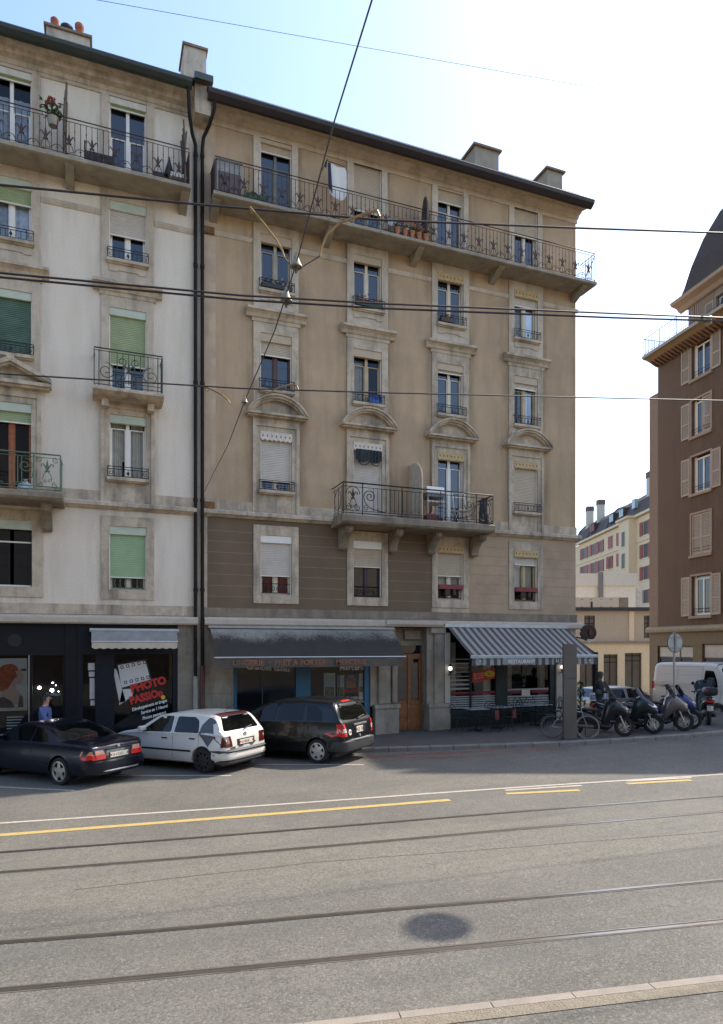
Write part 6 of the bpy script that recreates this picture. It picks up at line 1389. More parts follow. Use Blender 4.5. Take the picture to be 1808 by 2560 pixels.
def car(name, label, P):
    global P_ARCH
    root = thing(name, label, 'car', (0,0,0)); P_ARCH = P['rw']*1.0
    bo = obj('body', car_body(P), P['paint'], root, local=True)
    cut_arches(bo, (P['xr'], P['xf']), P['rw']*1.17, P['W']/2, P['W']/2-.26)
    if len(bo.data.materials) < 2: bo.data.materials.append(black)
    sk = Skin(bo)
    wl_ = MB().box(P['xr']-.45, P['xr']+.45, -P['W']/2+.2, P['W']/2-.2, .16, .5).box(P['xf']-.45, P['xf']+.45, -P['W']/2+.2, P['W']/2-.2, .16, .5); obj('underbody', wl_, black, root, local=True)
    for s in (1, -1):
        for x in (P['xr'], P['xf']): wheel(root, x, s*(P['W']/2-.115), P['rw'], .20, s, P['rim'], P['rstyle'], P.get('rn', 5), P.get('rr', .68))
        for k, pts in enumerate(P['glass']): obj('side_window', sk.patch(rnd_poly(pts, .05), 'side', s), carglass, root, local=True)
        for k, pts in enumerate(P.get('trim', [])): obj('window_trim', sk.patch(rnd_poly(pts, .04), 'side', s, off=.002), P.get('trimm', black), root, local=True)
        dl = MB()
        for pts in P['lines']: 
            q = sk.line(pts, 'side', s); dl.add(q.v, q.f)
        obj('door_gap', dl, black, root, local=True)
        for (x, z) in P['handles']: h = sk.hit((x,z),'side',s); obj('door_handle', MB().box(x-.09,x+.09,h[0].y-.018,h[0].y+.018,z-.015,z+.018), P.get('hm', black), root, local=True, bevel=.006)
        if P.get('strip'): 
            a, b, z0, z1 = P['strip']; obj('side_strip', sk.patch([(a,z0),(b,z0),(b,z1),(a,z1)], 'side', s, off=.008, cuts=6), P.get('stripm', black), root, local=True)
        for m, pts in P.get('sidepat', []): obj('painted_shape', sk.patch(pts, 'side', s, off=.0025, cuts=3), m, root, local=True)
        for m, pts in P['lamps']: obj('tail_light', sk.patch([(s*p[0], p[1]) for p in pts], 'rear', off=.008, cuts=3), m, root, local=True)
        for m, pts in P.get('sidelamps', []): obj('tail_light', sk.patch(pts, 'side', s, off=.007, cuts=2), m, root, local=True)
        obj('headlight', sk.patch([(s*.42,P['hz']-.07),(s*.68,P['hz']-.06),(s*.70,P['hz']+.06),(s*.45,P['hz']+.06)], 'front', off=.006), lensw, root, local=True)
        mx_ = P['mirror']; h = sk.hit(mx_,'side',s); mm = MB().box(mx_[0]-.03,mx_[0]+.09,min(h[0].y,h[0].y+s*.2),max(h[0].y,h[0].y+s*.2),mx_[1],mx_[1]+.12); obj('wing_mirror', mm, P.get('mm', black), root, local=True, bevel=.03)
    obj('rear_window', sk.patch(rnd_poly(P['rear'], .07), P.get('rplane','rear'), off=.004), carglass, root, local=True)
    obj('windscreen', sk.patch(rnd_poly(P['wind'], .07), 'top', off=.004), carglass, root, local=True)
    for nm, m, pts in P.get('rearpat', []): obj(nm, sk.patch(pts, 'rear', off=.005, cuts=3), m, root, local=True)
    for pts in P.get('rearlines', []): obj('boot_gap', sk.line(pts, 'rear'), black, root, local=True)
    for nm, m, prof in P['bumper']:   # (x out, z0, z1, half width, wrap)
        out, z0, z1, hw, wrap = prof; rows = []
        path = [(wrap, hw), (.14, hw), (.02, hw-.06), (-out*.6, hw-.16), (-out, hw*.5), (-out*1.05, 0)]; path = path+[(a, -b) for a, b in reversed(path[:-1])]
        for z, k in ((z0,.03),(z0+.03,.0),((z0+z1)/2,-.006),(z1-.03,.0),(z1,.05)): rows.append([(a+k*(1 if a < .1 else 0), b-(k if b > 0 else -k)*.8, z) for a, b in path])
        obj(nm, MB().grid(rows), m, root, local=True)
    pz, pw, ph = P['plate']; h = sk.hit((0,pz),'rear'); px = h[0].x-P.get('pout',.02); po = obj('number_plate', MB().box(px-.012,px,-pw/2,pw/2,pz-ph/2,pz+ph/2), plate, root, local=True)
    text(P['num'], ph*.82, (px-.0135, pw*.40, pz-ph*.30), ink, po, 'plate_number', rot=(PI/2,0,-PI/2), sx=P.get('psx',.95), ext=.0005, local=True)
    for sy in (1, -1): obj('plate_shield', MB().box(px-.0135,px-.0125,sy*pw*.46-.018,sy*pw*.46+.018,pz-.025,pz+.025), redink, po, local=True)
    return root, sk
def paint(name, col, flake=.0, **k): return M(name, col, .32, metal=flake, var=.03, scale=2, coat=.4, spec=.35, **k)
navy = paint('navy_car_paint', (.003,.005,.016), .35); whitec = paint('white_car_paint', (.66,.67,.68)); dgrey = paint('dark_blue_grey_paint', (.010,.012,.016), .35); silverc = paint('silver_car_paint', (.27,.28,.30), .4)
greyv = M('grey_vinyl_shape', (.07,.085,.12), .5, var=.05); dkpl = M('dark_bumper_plastic', (.035,.037,.04), .6, var=.1)
alloy = M('silver_alloy', (.55,.56,.58), .3, metal=.85, var=.05); blkrim = M('black_alloy', (.02,.02,.02), .5, var=.1)
ANG = math.atan2(.779, -.627)

golf = dict(L=4.0, W=1.70, xr=.68, xf=3.15, rw=.305, paint=whitec, rim=blkrim, rstyle='spoke', rn=9, rr=.74, tum=.30,
  top=[(0,.62),(.02,.84),(.06,.94),(.13,1.0),(.26,1.22),(.34,1.33),(.44,1.39),(.8,1.42),(1.3,1.43),(1.85,1.41),(2.25,1.35),(2.98,.99),(3.6,.87),(3.93,.74),(4.0,.58)],
  belt=[(0,.60),(.02,.82),(.06,.91),(.12,.94),(.6,.945),(3.0,.90),(3.6,.82),(3.93,.70),(4.0,.55)], bot=[(0,.40),(.2,.26),(.4,.20),(3.6,.19),(4.0,.28)], wid=[(0,.70),(.04,.775),(.14,.82),(.5,.845),(2.2,.85),(3.4,.83),(3.85,.74),(4.0,.60)],
  glass=[[(.80,.965),(1.62,.955),(1.58,1.335),(1.0,1.335),(.86,1.25)], [(1.72,.955),(2.78,.93),(2.62,1.03),(2.2,1.29),(2.08,1.335),(1.72,1.34)]],
  lines=[[(1.66,.28),(1.67,.95),(1.65,1.36)],[(2.82,.28),(2.88,.9)],[(.82,.66),(.80,.95)]], handles=[(1.02,.82),(1.95,.80)], strip=(1.05,2.78,.50,.545),
  lamps=[(M('smoked_red_lens',(.09,.012,.012),.12,coat=1),[(.50,.64),(.80,.64),(.80,.90),(.54,.90)])], sidelamps=[(M('smoked_red_lens',(.09,.012,.012)),[(.03,.65),(.12,.65),(.10,.89),(.05,.89)])], hz=.62, mirror=(2.62,.96), mm=whitec,
  rear=[(-.66,1.01),(.66,1.01),(.52,1.34),(-.52,1.34)], wind=[(2.38,-.55),(2.90,-.66),(2.90,.66),(2.38,.55)],
  sidepat=[(greyv,[(.50,1.385),(.24,1.24),(.40,1.18),(.30,.90),(.50,.64),(.80,.95),(.74,1.16)]), (greyv,[(.16,.44),(.36,.47),(.22,.34),(.05,.36)])],
  rearpat=[('painted_shape',greyv,[(.62,.62),(.42,.50),(.40,.64)]),('painted_shape',greyv,[(.30,.60),(.10,.61),(.19,.78)]),('painted_shape',greyv,[(.05,.70),(-.40,.68),(-.22,.58)]),('rear_recess',M('plate_recess',(.03,.03,.032),.5),[(-.33,.64),(.33,.64),(.33,.80),(-.33,.80)])],
  bumper=[('bumper',whitec,(.08,.33,.50,.83,.40)),('bumper_strip',dkpl,(.105,.505,.585,.845,.42)),('bumper_skirt',dkpl,(.05,.22,.325,.79,.35))], plate=(.72,.50,.11), num='GE·780438', pout=.015, psx=.75)
g_, gsk = car('hatchback', 'white hatchback decorated with dark grey geometric patches, parked between two dark cars', golf)
obj('rear_wiper', MB().tube([(.05,.02,1.0),(.11,-.15,1.03),(.16,-.42,1.06)], .014, 5), dkpl, g_, local=True)
obj('roof_antenna', MB().tube([(.7,0,1.41),(.35,0,1.62)], .006, 4), black, g_, local=True)
obj('roof_spoiler', gsk.patch([(.36,-.50),(.52,-.53),(.52,.53),(.36,.50)], 'top', off=.02), M('dark_red_roof_edge', (.16,.02,.02), .3, coat=1), g_, local=True)
obj('badge', MB().lathe([(.0,-.0),(.05,0),(.055,.01),(0,.012)], (.02,0,.90), 16, axis='x'), alum, g_, local=True)
place_car(g_, (-.50,-3.46), ANG, .68, .80)

scen = dict(L=4.15, W=1.72, xr=.78, xf=3.36, rw=.312, paint=dgrey, rim=M('grey_hubcap', (.50,.51,.53), .35, metal=.5, var=.05), rstyle='star', rn=6, rr=.70, tum=.30,
  top=[(0,.66),(.03,.92),(.08,1.05),(.15,1.12),(.24,1.32),(.32,1.46),(.44,1.56),(.8,1.61),(1.4,1.63),(2.0,1.61),(2.5,1.52),(3.4,1.07),(3.8,.92),(4.08,.74),(4.15,.56)],
  belt=[(0,.62),(.03,.90),(.08,1.02),(.15,1.06),(.7,1.06),(3.4,.98),(3.8,.87),(4.08,.70),(4.15,.5)], bot=[(0,.36),(.25,.27),(.5,.22),(3.7,.21),(4.15,.3)], wid=[(0,.70),(.05,.77),(.18,.82),(.55,.85),(2.2,.86),(3.4,.84),(3.95,.74),(4.15,.58)],
  glass=[[(.62,1.10),(1.12,1.09),(1.16,1.47),(.84,1.45),(.68,1.30)], [(1.22,1.09),(2.06,1.07),(2.02,1.50),(1.26,1.49)], [(2.14,1.07),(3.1,1.03),(2.96,1.12),(2.5,1.40),(2.3,1.49),(2.12,1.50)]],
  lines=[[(1.20,.62),(1.18,1.05),(1.22,1.52)],[(2.10,.30),(2.12,1.05),(2.08,1.54)],[(3.18,.30),(3.22,.98)],[(.95,.8),(1.18,.62)],[(.44,1.58),(.30,1.30),(.22,1.08)],[(1.2,.62),(3.18,.56)]], handles=[(1.36,.93),(2.28,.92)],
  lamps=[(rubred,[(.60,.70),(.83,.70),(.83,1.02),(.66,1.02)]),(lensw,[(.62,.80),(.74,.80),(.74,.90),(.64,.90)])], sidelamps=[(rubred,[(.03,.71),(.24,.73),(.20,.86),(.22,1.02),(.08,1.02)]),(lensw,[(.05,.79),(.20,.80),(.19,.90),(.06,.90)])], hz=.72, mirror=(2.95,1.05), mm=dgrey,
  rear=[(-.66,1.12),(-.2,1.085),(.2,1.085),(.66,1.12),(.50,1.52),(-.50,1.52)], wind=[(2.62,-.55),(3.3,-.68),(3.3,.68),(2.62,.55)],
  rearpat=[('rear_recess',M('plate_recess',(.03,.03,.032),.5),[(-.33,.74),(.20,.74),(.20,.92),(-.33,.92)]),('ch_sticker',whiteink,[(.46+.075*math.cos(t),.79+.075*math.sin(t)) for t in [i*PI/8 for i in range(16)]])],
  rearlines=[[(.66,1.12),(.58,.90),(.56,.60)],[(-.66,1.12),(-.58,.90),(-.56,.60)]],
  bumper=[('bumper',dkpl,(.07,.32,.60,.83,.50)),('bumper_lip',M('pale_bumper_edge',(.30,.31,.33),.35),(.082,.585,.61,.60,.10))], plate=(.83,.32,.155), num='GE\n334420', pout=.015, psx=.9)
scen['num'] = 'GE 33420'
s_, ssk = car('family_car', 'dark blue-grey compact family car with hubcaps and a CH sticker, parked before the lingerie shop', scen)
text('CH', .085, (ssk.hit((.46,.79),'rear')[0].x-.008, .515, .76), ink, s_, 'sticker_letters', rot=(PI/2,0,-PI/2), ext=.0005, local=True, bold=.002)
obj('rear_wiper', MB().tube([(.08,-.05,1.10),(.12,-.30,1.13),(.15,-.50,1.14)], .018, 5), dkpl, s_, local=True); obj('plate_light', MB().box(.0,.05,-.38,.24,.945,.985), alum, s_, local=True)
obj('brake_light', ssk.patch([(-.2,1.535),(.2,1.535),(.2,1.565),(-.2,1.565)], 'rear', off=.008), rubred, s_, local=True); obj('badge', MB().prism([(0,.62),(.045,.67),(0,.72),(-.045,.67)], -.02, .04, axis='x'), alum, s_, local=True)
place_car(s_, (2.39,-3.53), ANG, .78, .80)

clk = dict(L=4.55, W=1.72, xr=1.0, xf=3.69, rw=.315, paint=navy, rim=alloy, rstyle='star', rn=5, rr=.72, tum=.42,
  top=[(0,.60),(.02,.80),(.07,.89),(.16,.935),(.5,.955),(.88,.97),(1.25,1.14),(1.6,1.28),(1.95,1.355),(2.3,1.37),(2.7,1.33),(3.0,1.22),(3.55,.96),(4.1,.84),(4.45,.70),(4.55,.54)],
  belt=[(0,.57),(.02,.77),(.07,.85),(.16,.88),(.9,.91),(3.5,.88),(4.1,.78),(4.45,.66),(4.55,.5)], bot=[(0,.36),(.25,.25),(.5,.19),(4.1,.18),(4.55,.28)], wid=[(0,.64),(.05,.73),(.18,.80),(.6,.85),(2.4,.86),(3.7,.83),(4.35,.72),(4.55,.56)],
  glass=[[(1.42,.95),(2.02,.95),(2.0,1.27),(1.75,1.23),(1.52,1.09)], [(2.06,.95),(3.26,.93),(3.1,1.02),(2.72,1.22),(2.45,1.28),(2.05,1.28)]],
  lines=[[(2.03,.26),(2.03,.92)],[(3.3,.26),(3.36,.88)],[(.18,.87),(.2,.62)]], handles=[(2.22,.80)], hm=navy, strip=(1.4,3.25,.44,.48), stripm=navy,
  lamps=[(rubred,[(.36,.60),(.80,.60),(.80,.70),(.36,.70)]),(amber,[(.38,.705),(.80,.705),(.78,.80),(.42,.80)])], sidelamps=[(rubred,[(.02,.60),(.30,.63),(.14,.71),(.03,.71)]),(amber,[(.03,.715),(.14,.715),(.08,.80),(.04,.79)])], hz=.60, mirror=(3.1,.95), mm=navy,
  rear=[(.92,-.60),(1.62,-.46),(1.62,.46),(.92,.60)], rplane='top', wind=[(3.0,-.50),(3.48,-.64),(3.48,.64),(3.0,.50)],
  rearpat=[('rear_recess',M('navy_recess',(.01,.014,.03),.3,coat=1),[(-.33,.56),(.33,.56),(.33,.78),(-.33,.78)])], rearlines=[[(.62,.86),(.38,.56),(-.38,.56),(-.62,.86)]],
  bumper=[('bumper',navy,(.10,.26,.57,.81,.55)),('bumper_trim',M('bright_bumper_trim',(.35,.38,.45),.25,metal=.6),(.118,.325,.35,.70,.14))], plate=(.665,.50,.11), num='GE·675323', pout=.02, psx=.75)
c_, csk = car('coupe', 'dark navy coupe with red and pale tail lights, leftmost of the parked cars', clk)
obj('boot_handle', MB().box(-.02,.03,-.34,.34,.785,.815), navy, c_, local=True, bevel=.008); obj('boot_badge', MB().lathe([(0,0),(.035,0),(.035,.008),(0,.01)], (-.012,0,.855), 14, axis='x'), alum, c_, local=True)
obj('brake_light', MB().box(1.02,1.08,-.16,.16,.985,1.03), rubred, c_, local=True)
place_car(c_, (-3.68,-3.34), ANG, 1.0, .81)

# silver car behind the scooters
sil = dict(golf); sil.update(paint=silverc, rim=alloy, sidepat=[], rearpat=[], bumper=[('bumper',silverc,(.08,.24,.56,.83,.40))], num='GE 20418', mm=silverc)
v_, vsk = car('parked_car', 'silver car half hidden behind the black scooters in the side street', sil)
place_car(v_, (17.6,4.6), -.2, .68, .80); v_.matrix_basis = Matrix.Translation((0,0,-.55)) @ v_.matrix_basis

# white van
V = thing('delivery_van', 'white panel van parked behind the scooters in front of the brown house', 'van', (0,0,0)); P_ARCH = .36
vp = paint('van_white_paint', (.60,.61,.62))
vd = dict(L=4.75, W=1.95, tum=.12, top=[(0,1.3),(.01,2.0),(.06,2.17),(.3,2.23),(1.5,2.26),(3.0,2.27),(3.5,2.22),(3.75,2.05),(4.15,1.45),(4.45,1.22),(4.7,.95),(4.75,.7)],
  belt=[(0,1.1),(.01,1.25),(.1,1.35),(3.6,1.32),(4.15,1.2),(4.45,1.05),(4.7,.85),(4.75,.6)], bot=[(0,.42),(.2,.36),(4.4,.3),(4.75,.4)], wid=[(0,.88),(.05,.93),(.3,.97),(3.8,.97),(4.4,.88),(4.75,.7)])
vb = obj('body', car_body(vd), vp, V, local=True); cut_arches(vb, (.85, 3.75), .42, .975, .7); vs_ = Skin(vb)
for s in (1, -1):
    for x in (.85, 3.75): wheel(V, x, s*.86, .34, .2, s, M('grey_steel_rim', (.30,.31,.32), .5), 'star', 6)
    obj('side_window', vs_.patch(rnd_poly([(2.95,1.36),(3.72,1.33),(3.62,1.62),(3.42,1.95),(2.98,1.97)],.06), 'side', s), carglass, V, local=True)
    ln = MB()
    for pts in ([(2.85,.4),(2.86,2.1)], [(3.8,.4),(3.85,1.2)], [(1.5,.5),(1.5,2.1)], [(.1,2.08),(2.85,2.1)]):
        q = vs_.line(pts, 'side', s, r=.006); ln.add(q.v, q.f)
    obj('door_gap', ln, M('van_gap_grey', (.16,.16,.17), .6), V, local=True)
    rb2 = MB()
    for z in (1.80, 1.45):
        for a, b in ((.2,1.4),(1.6,2.75)):
            q = vs_.line([(a,z),(b,z)], 'side', s, r=.012); rb2.add(q.v, q.f)
    obj('body_crease', rb2, vp, V, local=True)
    obj('sliding_rail', vs_.patch([(.55,1.25),(1.65,1.25),(1.65,1.285),(.55,1.285)], 'side', s, off=.008), M('van_gap_grey', (.16,.16,.17)), V, local=True)
    h = vs_.hit((2.62,1.10),'side',s); obj('door_handle', MB().box(2.5,2.78,h[0].y-.02,h[0].y+.02,1.02,1.17), dkpl, V, local=True, bevel=.015)
    obj('side_moulding', vs_.patch([(.1,.60),(4.3,.56),(4.3,.40),(.1,.44)], 'side', s, off=.012), dkpl, V, local=True)
    obj('tail_light', MB().box(-.01,.06,*sorted((s*.80,s*.955)),1.15,1.45), rubred, V, local=True)
    mm = MB().box(3.45,3.6,*sorted((s*.98,s*1.2)),1.35,1.7); obj('wing_mirror', mm, dkpl, V, local=True, bevel=.03)
obj('windscreen', vs_.patch(rnd_poly([(3.72,-.78),(4.12,-.86),(4.12,.86),(3.72,.78)],.08), 'top'), carglass, V, local=True); obj('roof_seam', vs_.line([(3.55,-.82),(3.5,-.4),(3.5,.4),(3.55,.82)], 'top', r=.02), dkpl, V, local=True)
V.matrix_basis = Matrix.Translation(Vector((19.70,2.0,.08))) @ Matrix.Rotation(-PI/2, 4, 'Z') @ Matrix.Diagonal((.88,1,1,1))

# scooters
def loft(secs, n=14, p=2.6):
    rows = []
    for x, zc, hw, hh in secs:
        r = []
        for j in range(n):
            t = 2*PI*j/n; c, s = math.cos(t), math.sin(t)
            r.append((x, hw*math.copysign(abs(c)**(2/p), c), zc+hh*math.copysign(abs(s)**(2/p), s)))
        rows.append(r)
    mb = MB().grid(rows, 0, True, closed=True); k = len(rows)
    mb.f.append(list(range(n))); mb.m.append(0); mb.sm.append(True); mb.f.append([(k-1)*n+j for j in range(n)]); mb.m.append(0); mb.sm.append(True); return mb
def scooter(loc, ang, label, body, lower, accent, screen_h=.5, screen_m=None, rimm=None, topcase=False, sc=1., mirrors=True, plate_no=None):
    o = thing('scooter', label, 'scooter', loc, ang, 'motor scooters parked on the pavement corner')
    def ob(n, mb, m, **k): return obj(n, mb, m, o, local=True, **k)
    for x, r, nm in ((.36,.27,0),(1.80,.29,1)):
        t = MB().lathe([(r*.62,-.055),(r*.9,-.06),(r,-.03),(r,.03),(r*.9,.06),(r*.62,.055),(r*.62,-.055)], (x,0,r), 26, axis='y', cap=False); w_ = ob('wheel', t, rubber)
        m = MB().lathe([(r*.64,-.05),(r*.6,-.03),(r*.6,.03),(r*.64,.05)], (x,0,r), 24, axis='y', cap=False)
        for k in range(5):
            a = 2*PI*k/5; m.tube([(x+.03*math.cos(a),0,r+.03*math.sin(a)),(x+r*.62*math.cos(a+.15),0,r+r*.62*math.sin(a+.15))], .018, 5)
        m.lathe([(.05,-.05),(.05,.05)], (x,0,r), 12, axis='y'); obj('rim', m, rimm or alloy, w_, local=True)
        d = MB().lathe([(r*.46,.062),(r*.46,.068),(r*.28,.068),(r*.28,.062)], (x,0,r), 22, axis='y', cap=False); obj('brake_disc', d, M('disc_steel', (.45,.45,.46), .3, metal=.9), w_, local=True)
    ob('rear_body', loft([(.02,.80,.03,.03),(.08,.80,.10,.06),(.3,.74,.17,.11),(.55,.62,.19,.17),(.85,.50,.185,.20),(1.05,.40,.17,.16),(1.15,.36,.15,.10)]), body)
    ob('engine_cover', loft([(.25,.40,.06,.08),(.4,.40,.14,.14),(.8,.36,.16,.15),(1.3,.28,.17,.08),(1.42,.30,.14,.06)]), lower)
    ob('seat', loft([(.12,.88,.07,.03),(.25,.90,.13,.05),(.5,.86,.16,.055),(.62,.80,.16,.05),(.9,.78,.15,.05),(1.05,.76,.09,.03)]), M('black_scooter_seat', (.018,.018,.018), .7, var=.2))
    ob('leg_shield', loft([(1.10,.34,.12,.06),(1.20,.52,.21,.22),(1.28,.69,.25,.35),(1.40,.80,.26,.33),(1.54,.86,.24,.26),(1.68,.82,.21,.21),(1.80,.75,.16,.17),(1.88,.70,.10,.11),(1.92,.68,.05,.05)]), body)
    ob('accent_panel', loft([(1.05,.42,.13,.03),(1.25,.56,.235,.05),(1.5,.70,.215,.045),(1.75,.70,.14,.03)], 12), accent)
    for s in (1, -1):
        ob('headlight', MB().add([(1.735,s*.04,.95),(1.66,s*.19,.90),(1.80,s*.15,.80),(1.90,s*.04,.79)], [(0,1,2,3)]).add([(1.76,s*.04,.955),(1.68,s*.20,.905),(1.82,s*.16,.81),(1.92,s*.04,.80)], [(0,1,2,3)]), lensw)
        ob('fork_leg', MB().tube([(1.80,s*.085,.29),(1.66,s*.085,.62)], .022, 8), alum)
        ob('handlebar', MB().tube([(1.36,0,1.02),(1.32,s*.18,1.05),(1.24,s*.36,1.03)], .018, 6).tube([(1.29,s*.26,1.045),(1.235,s*.38,1.03)], .024, 8), black)
        if mirrors:
            ob('mirror', MB().tube([(1.33,s*.24,1.05),(1.36,s*.28,1.2),(1.36,s*.30,1.28)], .009, 5).lathe([(0,-.012),(.055,-.012),(.06,.0),(.05,.012),(0,.016)], (1.36,s*.32,1.31), 14, axis='x'), black)
    sm_ = screen_m or MATS.get('scooter_screen') or glass_mat('scooter_screen', (.80,.85,.90), .08, 2.2); rows = []
    for t in (0, .3, .6, .85, 1):
        wd = .22+.06*math.sin(PI*t*.8)-.12*max(0,t-.6); x = 1.62-.30*t*screen_h/.5; z = 1.04+screen_h*t; rows.append([(x-.10*(u*u), wd*u, z-.03*u*u) for u in (-1,-.6,-.2,.2,.6,1)])
    ob('windscreen', MB().grid(rows), sm_)
    rows = []
    for k in range(9):
        a = .25+2.1*k/8; rows.append([(1.80+.315*math.cos(a), y, .29+.315*math.sin(a)) for y in (-.07,-.04,.04,.07)])
    ob('front_mudguard', MB().grid(rows), body); ob('exhaust', MB().tube([(.9,-.13,.28),(.5,-.19,.30),(.08,-.20,.40)], .06, 10), M('exhaust_grey', (.12,.12,.125), .4, metal=.6))
    ob('tail_light', MB().box(.0,.05,-.13,.13,.77,.83), rubred); ob('plate_holder', MB().quad((.06,-.1,.72),(.06,.1,.72),(-.04,.1,.48),(-.04,-.1,.48)), black)
    if plate_no:
        p_ = ob('number_plate', MB().box(-.045,-.035,-.09,.09,.50,.66), plate); text(plate_no, .075, (-.047,.08,.595), ink, p_, 'plate_number', rot=(PI/2,0,-PI/2), ext=.0005, local=True)
    ob('grab_rail', MB().tube([(.5,.17,.80),(.2,.16,.86),(.1,0,.88),(.2,-.16,.86),(.5,-.17,.80)], .014, 6), alum); ob('stand', MB().tube([(.7,.12,.25),(.72,.2,.0)], .014, 5), black)
    if topcase:
        c = ob('top_case', loft([(-.22,1.12,.05,.05),(-.18,1.12,.20,.13),(.0,1.12,.235,.15),(.2,1.12,.22,.145),(.28,1.10,.1,.08)], 16, 3.2), black); obj('case_reflector', MB().box(-.205,-.17,-.06,.18,1.14,1.19), rubred, c, local=True)
    return o
SC = math.atan2(-.779, .627)
blk = paint('black_scooter_paint', (.010,.011,.014)); dkblue = paint('dark_teal_scooter', (.016,.024,.030)); lowp = M('scooter_underside', (.012,.012,.013), .5)
silp = paint('silver_scooter', (.36,.36,.38), .5); bronze = paint('grey_bronze_scooter', (.16,.14,.14), .4); bluep = paint('blue_scooter', (.02,.035,.16), .2)
def at(fx, fy, ang): return (fx-1.80*math.cos(ang), fy-1.80*math.sin(ang), gz(fx)+.112)
def sway(a): return a
scooter(at(11.62,-4.27,SC+.34), SC+.34, 'large black touring scooter with a tall clear screen, nearest to the grey pillar', blk, lowp, blk, .58)
scooter(at(12.74,-4.26,SC-.08), SC-.08, 'dark teal scooter with a short smoked screen, second from the grey pillar', dkblue, lowp, dkblue, .34, screen_m=carglass)
scooter(at(13.93,-4.26,SC+.28), SC+.28, 'silver and bronze scooter with clear screen and round mirrors, third from the pillar', bronze, lowp, silp, .40)
scooter(at(14.52,-4.02,SC+.24), SC+.24, 'bright blue scooter mostly hidden behind the silver one', bluep, lowp, bluep, .34, screen_m=carglass)
scooter((15.42,-3.9,gz(15.4)+.112), .88, 'black scooter with a rounded top case, seen from behind by the van', blk, lowp, blk, .40, topcase=True, plate_no='GE\n417')

# bicycle
BK = thing('bicycle', 'pale grey bicycle leaning behind the tall grey pillar', 'bicycle', (9.62,-3.5,gz(9.6)+.112), math.atan2(-.52,1.0))
def bob(n, mb, m): return obj(n, mb, m, BK, local=True)
fmat = M('pale_blue_bike_paint', (.24,.29,.33), .35, coat=.5)
for x in (0, 1.02):
    w_ = bob('wheel', MB().tube([(x+.33*math.cos(t),0,.34+.33*math.sin(t)) for t in [i*PI/20 for i in range(41)]], .013, 8), M('cream_tyre', (.36,.34,.29), .7) if x else M('grey_tyre', (.07,.07,.07), .7))
    m = MB().tube([(x+.308*math.cos(t),0,.34+.308*math.sin(t)) for t in [i*PI/20 for i in range(41)]], .007, 6)
    for k in range(18): a = 2*PI*k/18; m.tube([(x,.015*(-1)**k,.34),(x+.305*math.cos(a),0,.34+.305*math.sin(a))], .0022, 3)
    obj('spoked_rim', m, M('dull_rim', (.25,.25,.25), .5, metal=.4), w_, local=True)
fr = MB(); bb_ = (.44,0,.29); sd_ = (.30,0,.80); hd_ = (.86,0,.78); hl = (.89,0,.66)
for a, b, r in ((bb_,sd_,.016),(sd_,hd_,.015),(bb_,hl,.017),((0,.05,.34),bb_,.010),((0,-.05,.34),bb_,.010),((0,.05,.34),sd_,.009),((0,-.05,.34),sd_,.009),(hd_,hl,.019),(hl,(1.02,0,.34),.013)): fr.tube([a,b], r, 8)
bob('frame', fr, fmat); bob('saddle', MB().prism([(.14,.90),(.22,.93),(.42,.91),(.42,.89),(.2,.87)], -.05, .05), black); bob('seat_post', MB().tube([sd_,(.28,0,.89)], .013, 6), alum)
bob('handlebar', MB().tube([(.85,0,.79),(.84,0,.92),(.90,0,.94)], .012, 6).tube([(.80,.28,.93),(.88,.2,.95),(.91,0,.94),(.88,-.2,.95),(.80,-.28,.93)], .012, 6), alum); bob('crank', MB().lathe([(.09,-.02),(.095,-.015),(.09,-.01)], (.44,0,.29), 18, axis='y').tube([(.44,-.06,.29),(.54,-.06,.15)], .011, 5).tube([(.44,.06,.29),(.34,.06,.43)], .011, 5), M('dark_chainring', (.08,.08,.08), .4, metal=.6))
for x, mm in ((0,fmat),(1.02,fmat)): bob('mudguard', MB().grid([[(x+.37*math.cos(a),y,.34+.37*math.sin(a)) for y in (-.025,0,.025)] for a in [(.1+2.6*i/12) if x == 0 else (.3+2.2*i/12) for i in range(13)]]), mm)

# ------------------------------------------------------------------ people
def skin_body(name, joints, edges, mats_by, parent, mat, levels=2, rootv=0):
    me = bpy.data.meshes.new(name); me.from_pydata([j[0] for j in joints], edges, []); o = bpy.data.objects.new(name, me); COL.objects.link(o)
    o.modifiers.new('skin','SKIN'); sv = me.skin_vertices[0].data
    for v, j in zip(sv, joints):
        r = j[1]; v.radius = r if isinstance(r, tuple) else (r, r)
    sv[rootv].use_root = True; sb_ = o.modifiers.new('sub','SUBSURF'); sb_.levels = levels; sb_.render_levels = levels
    dg = bpy.context.evaluated_depsgraph_get(); m2 = bpy.data.meshes.new_from_object(o.evaluated_get(dg)); bpy.data.objects.remove(o)
    m2.polygons.foreach_set('use_smooth', [True]*len(m2.polygons)); m2.materials.clear()
    for m in (mat if isinstance(mat, list) else [mat]): m2.materials.append(m)
    if mats_by:
        for p in m2.polygons: p.material_index = mats_by(p.center)
    ob = bpy.data.objects.new(name, m2); COL.objects.link(ob); ob.parent = parent; return ob
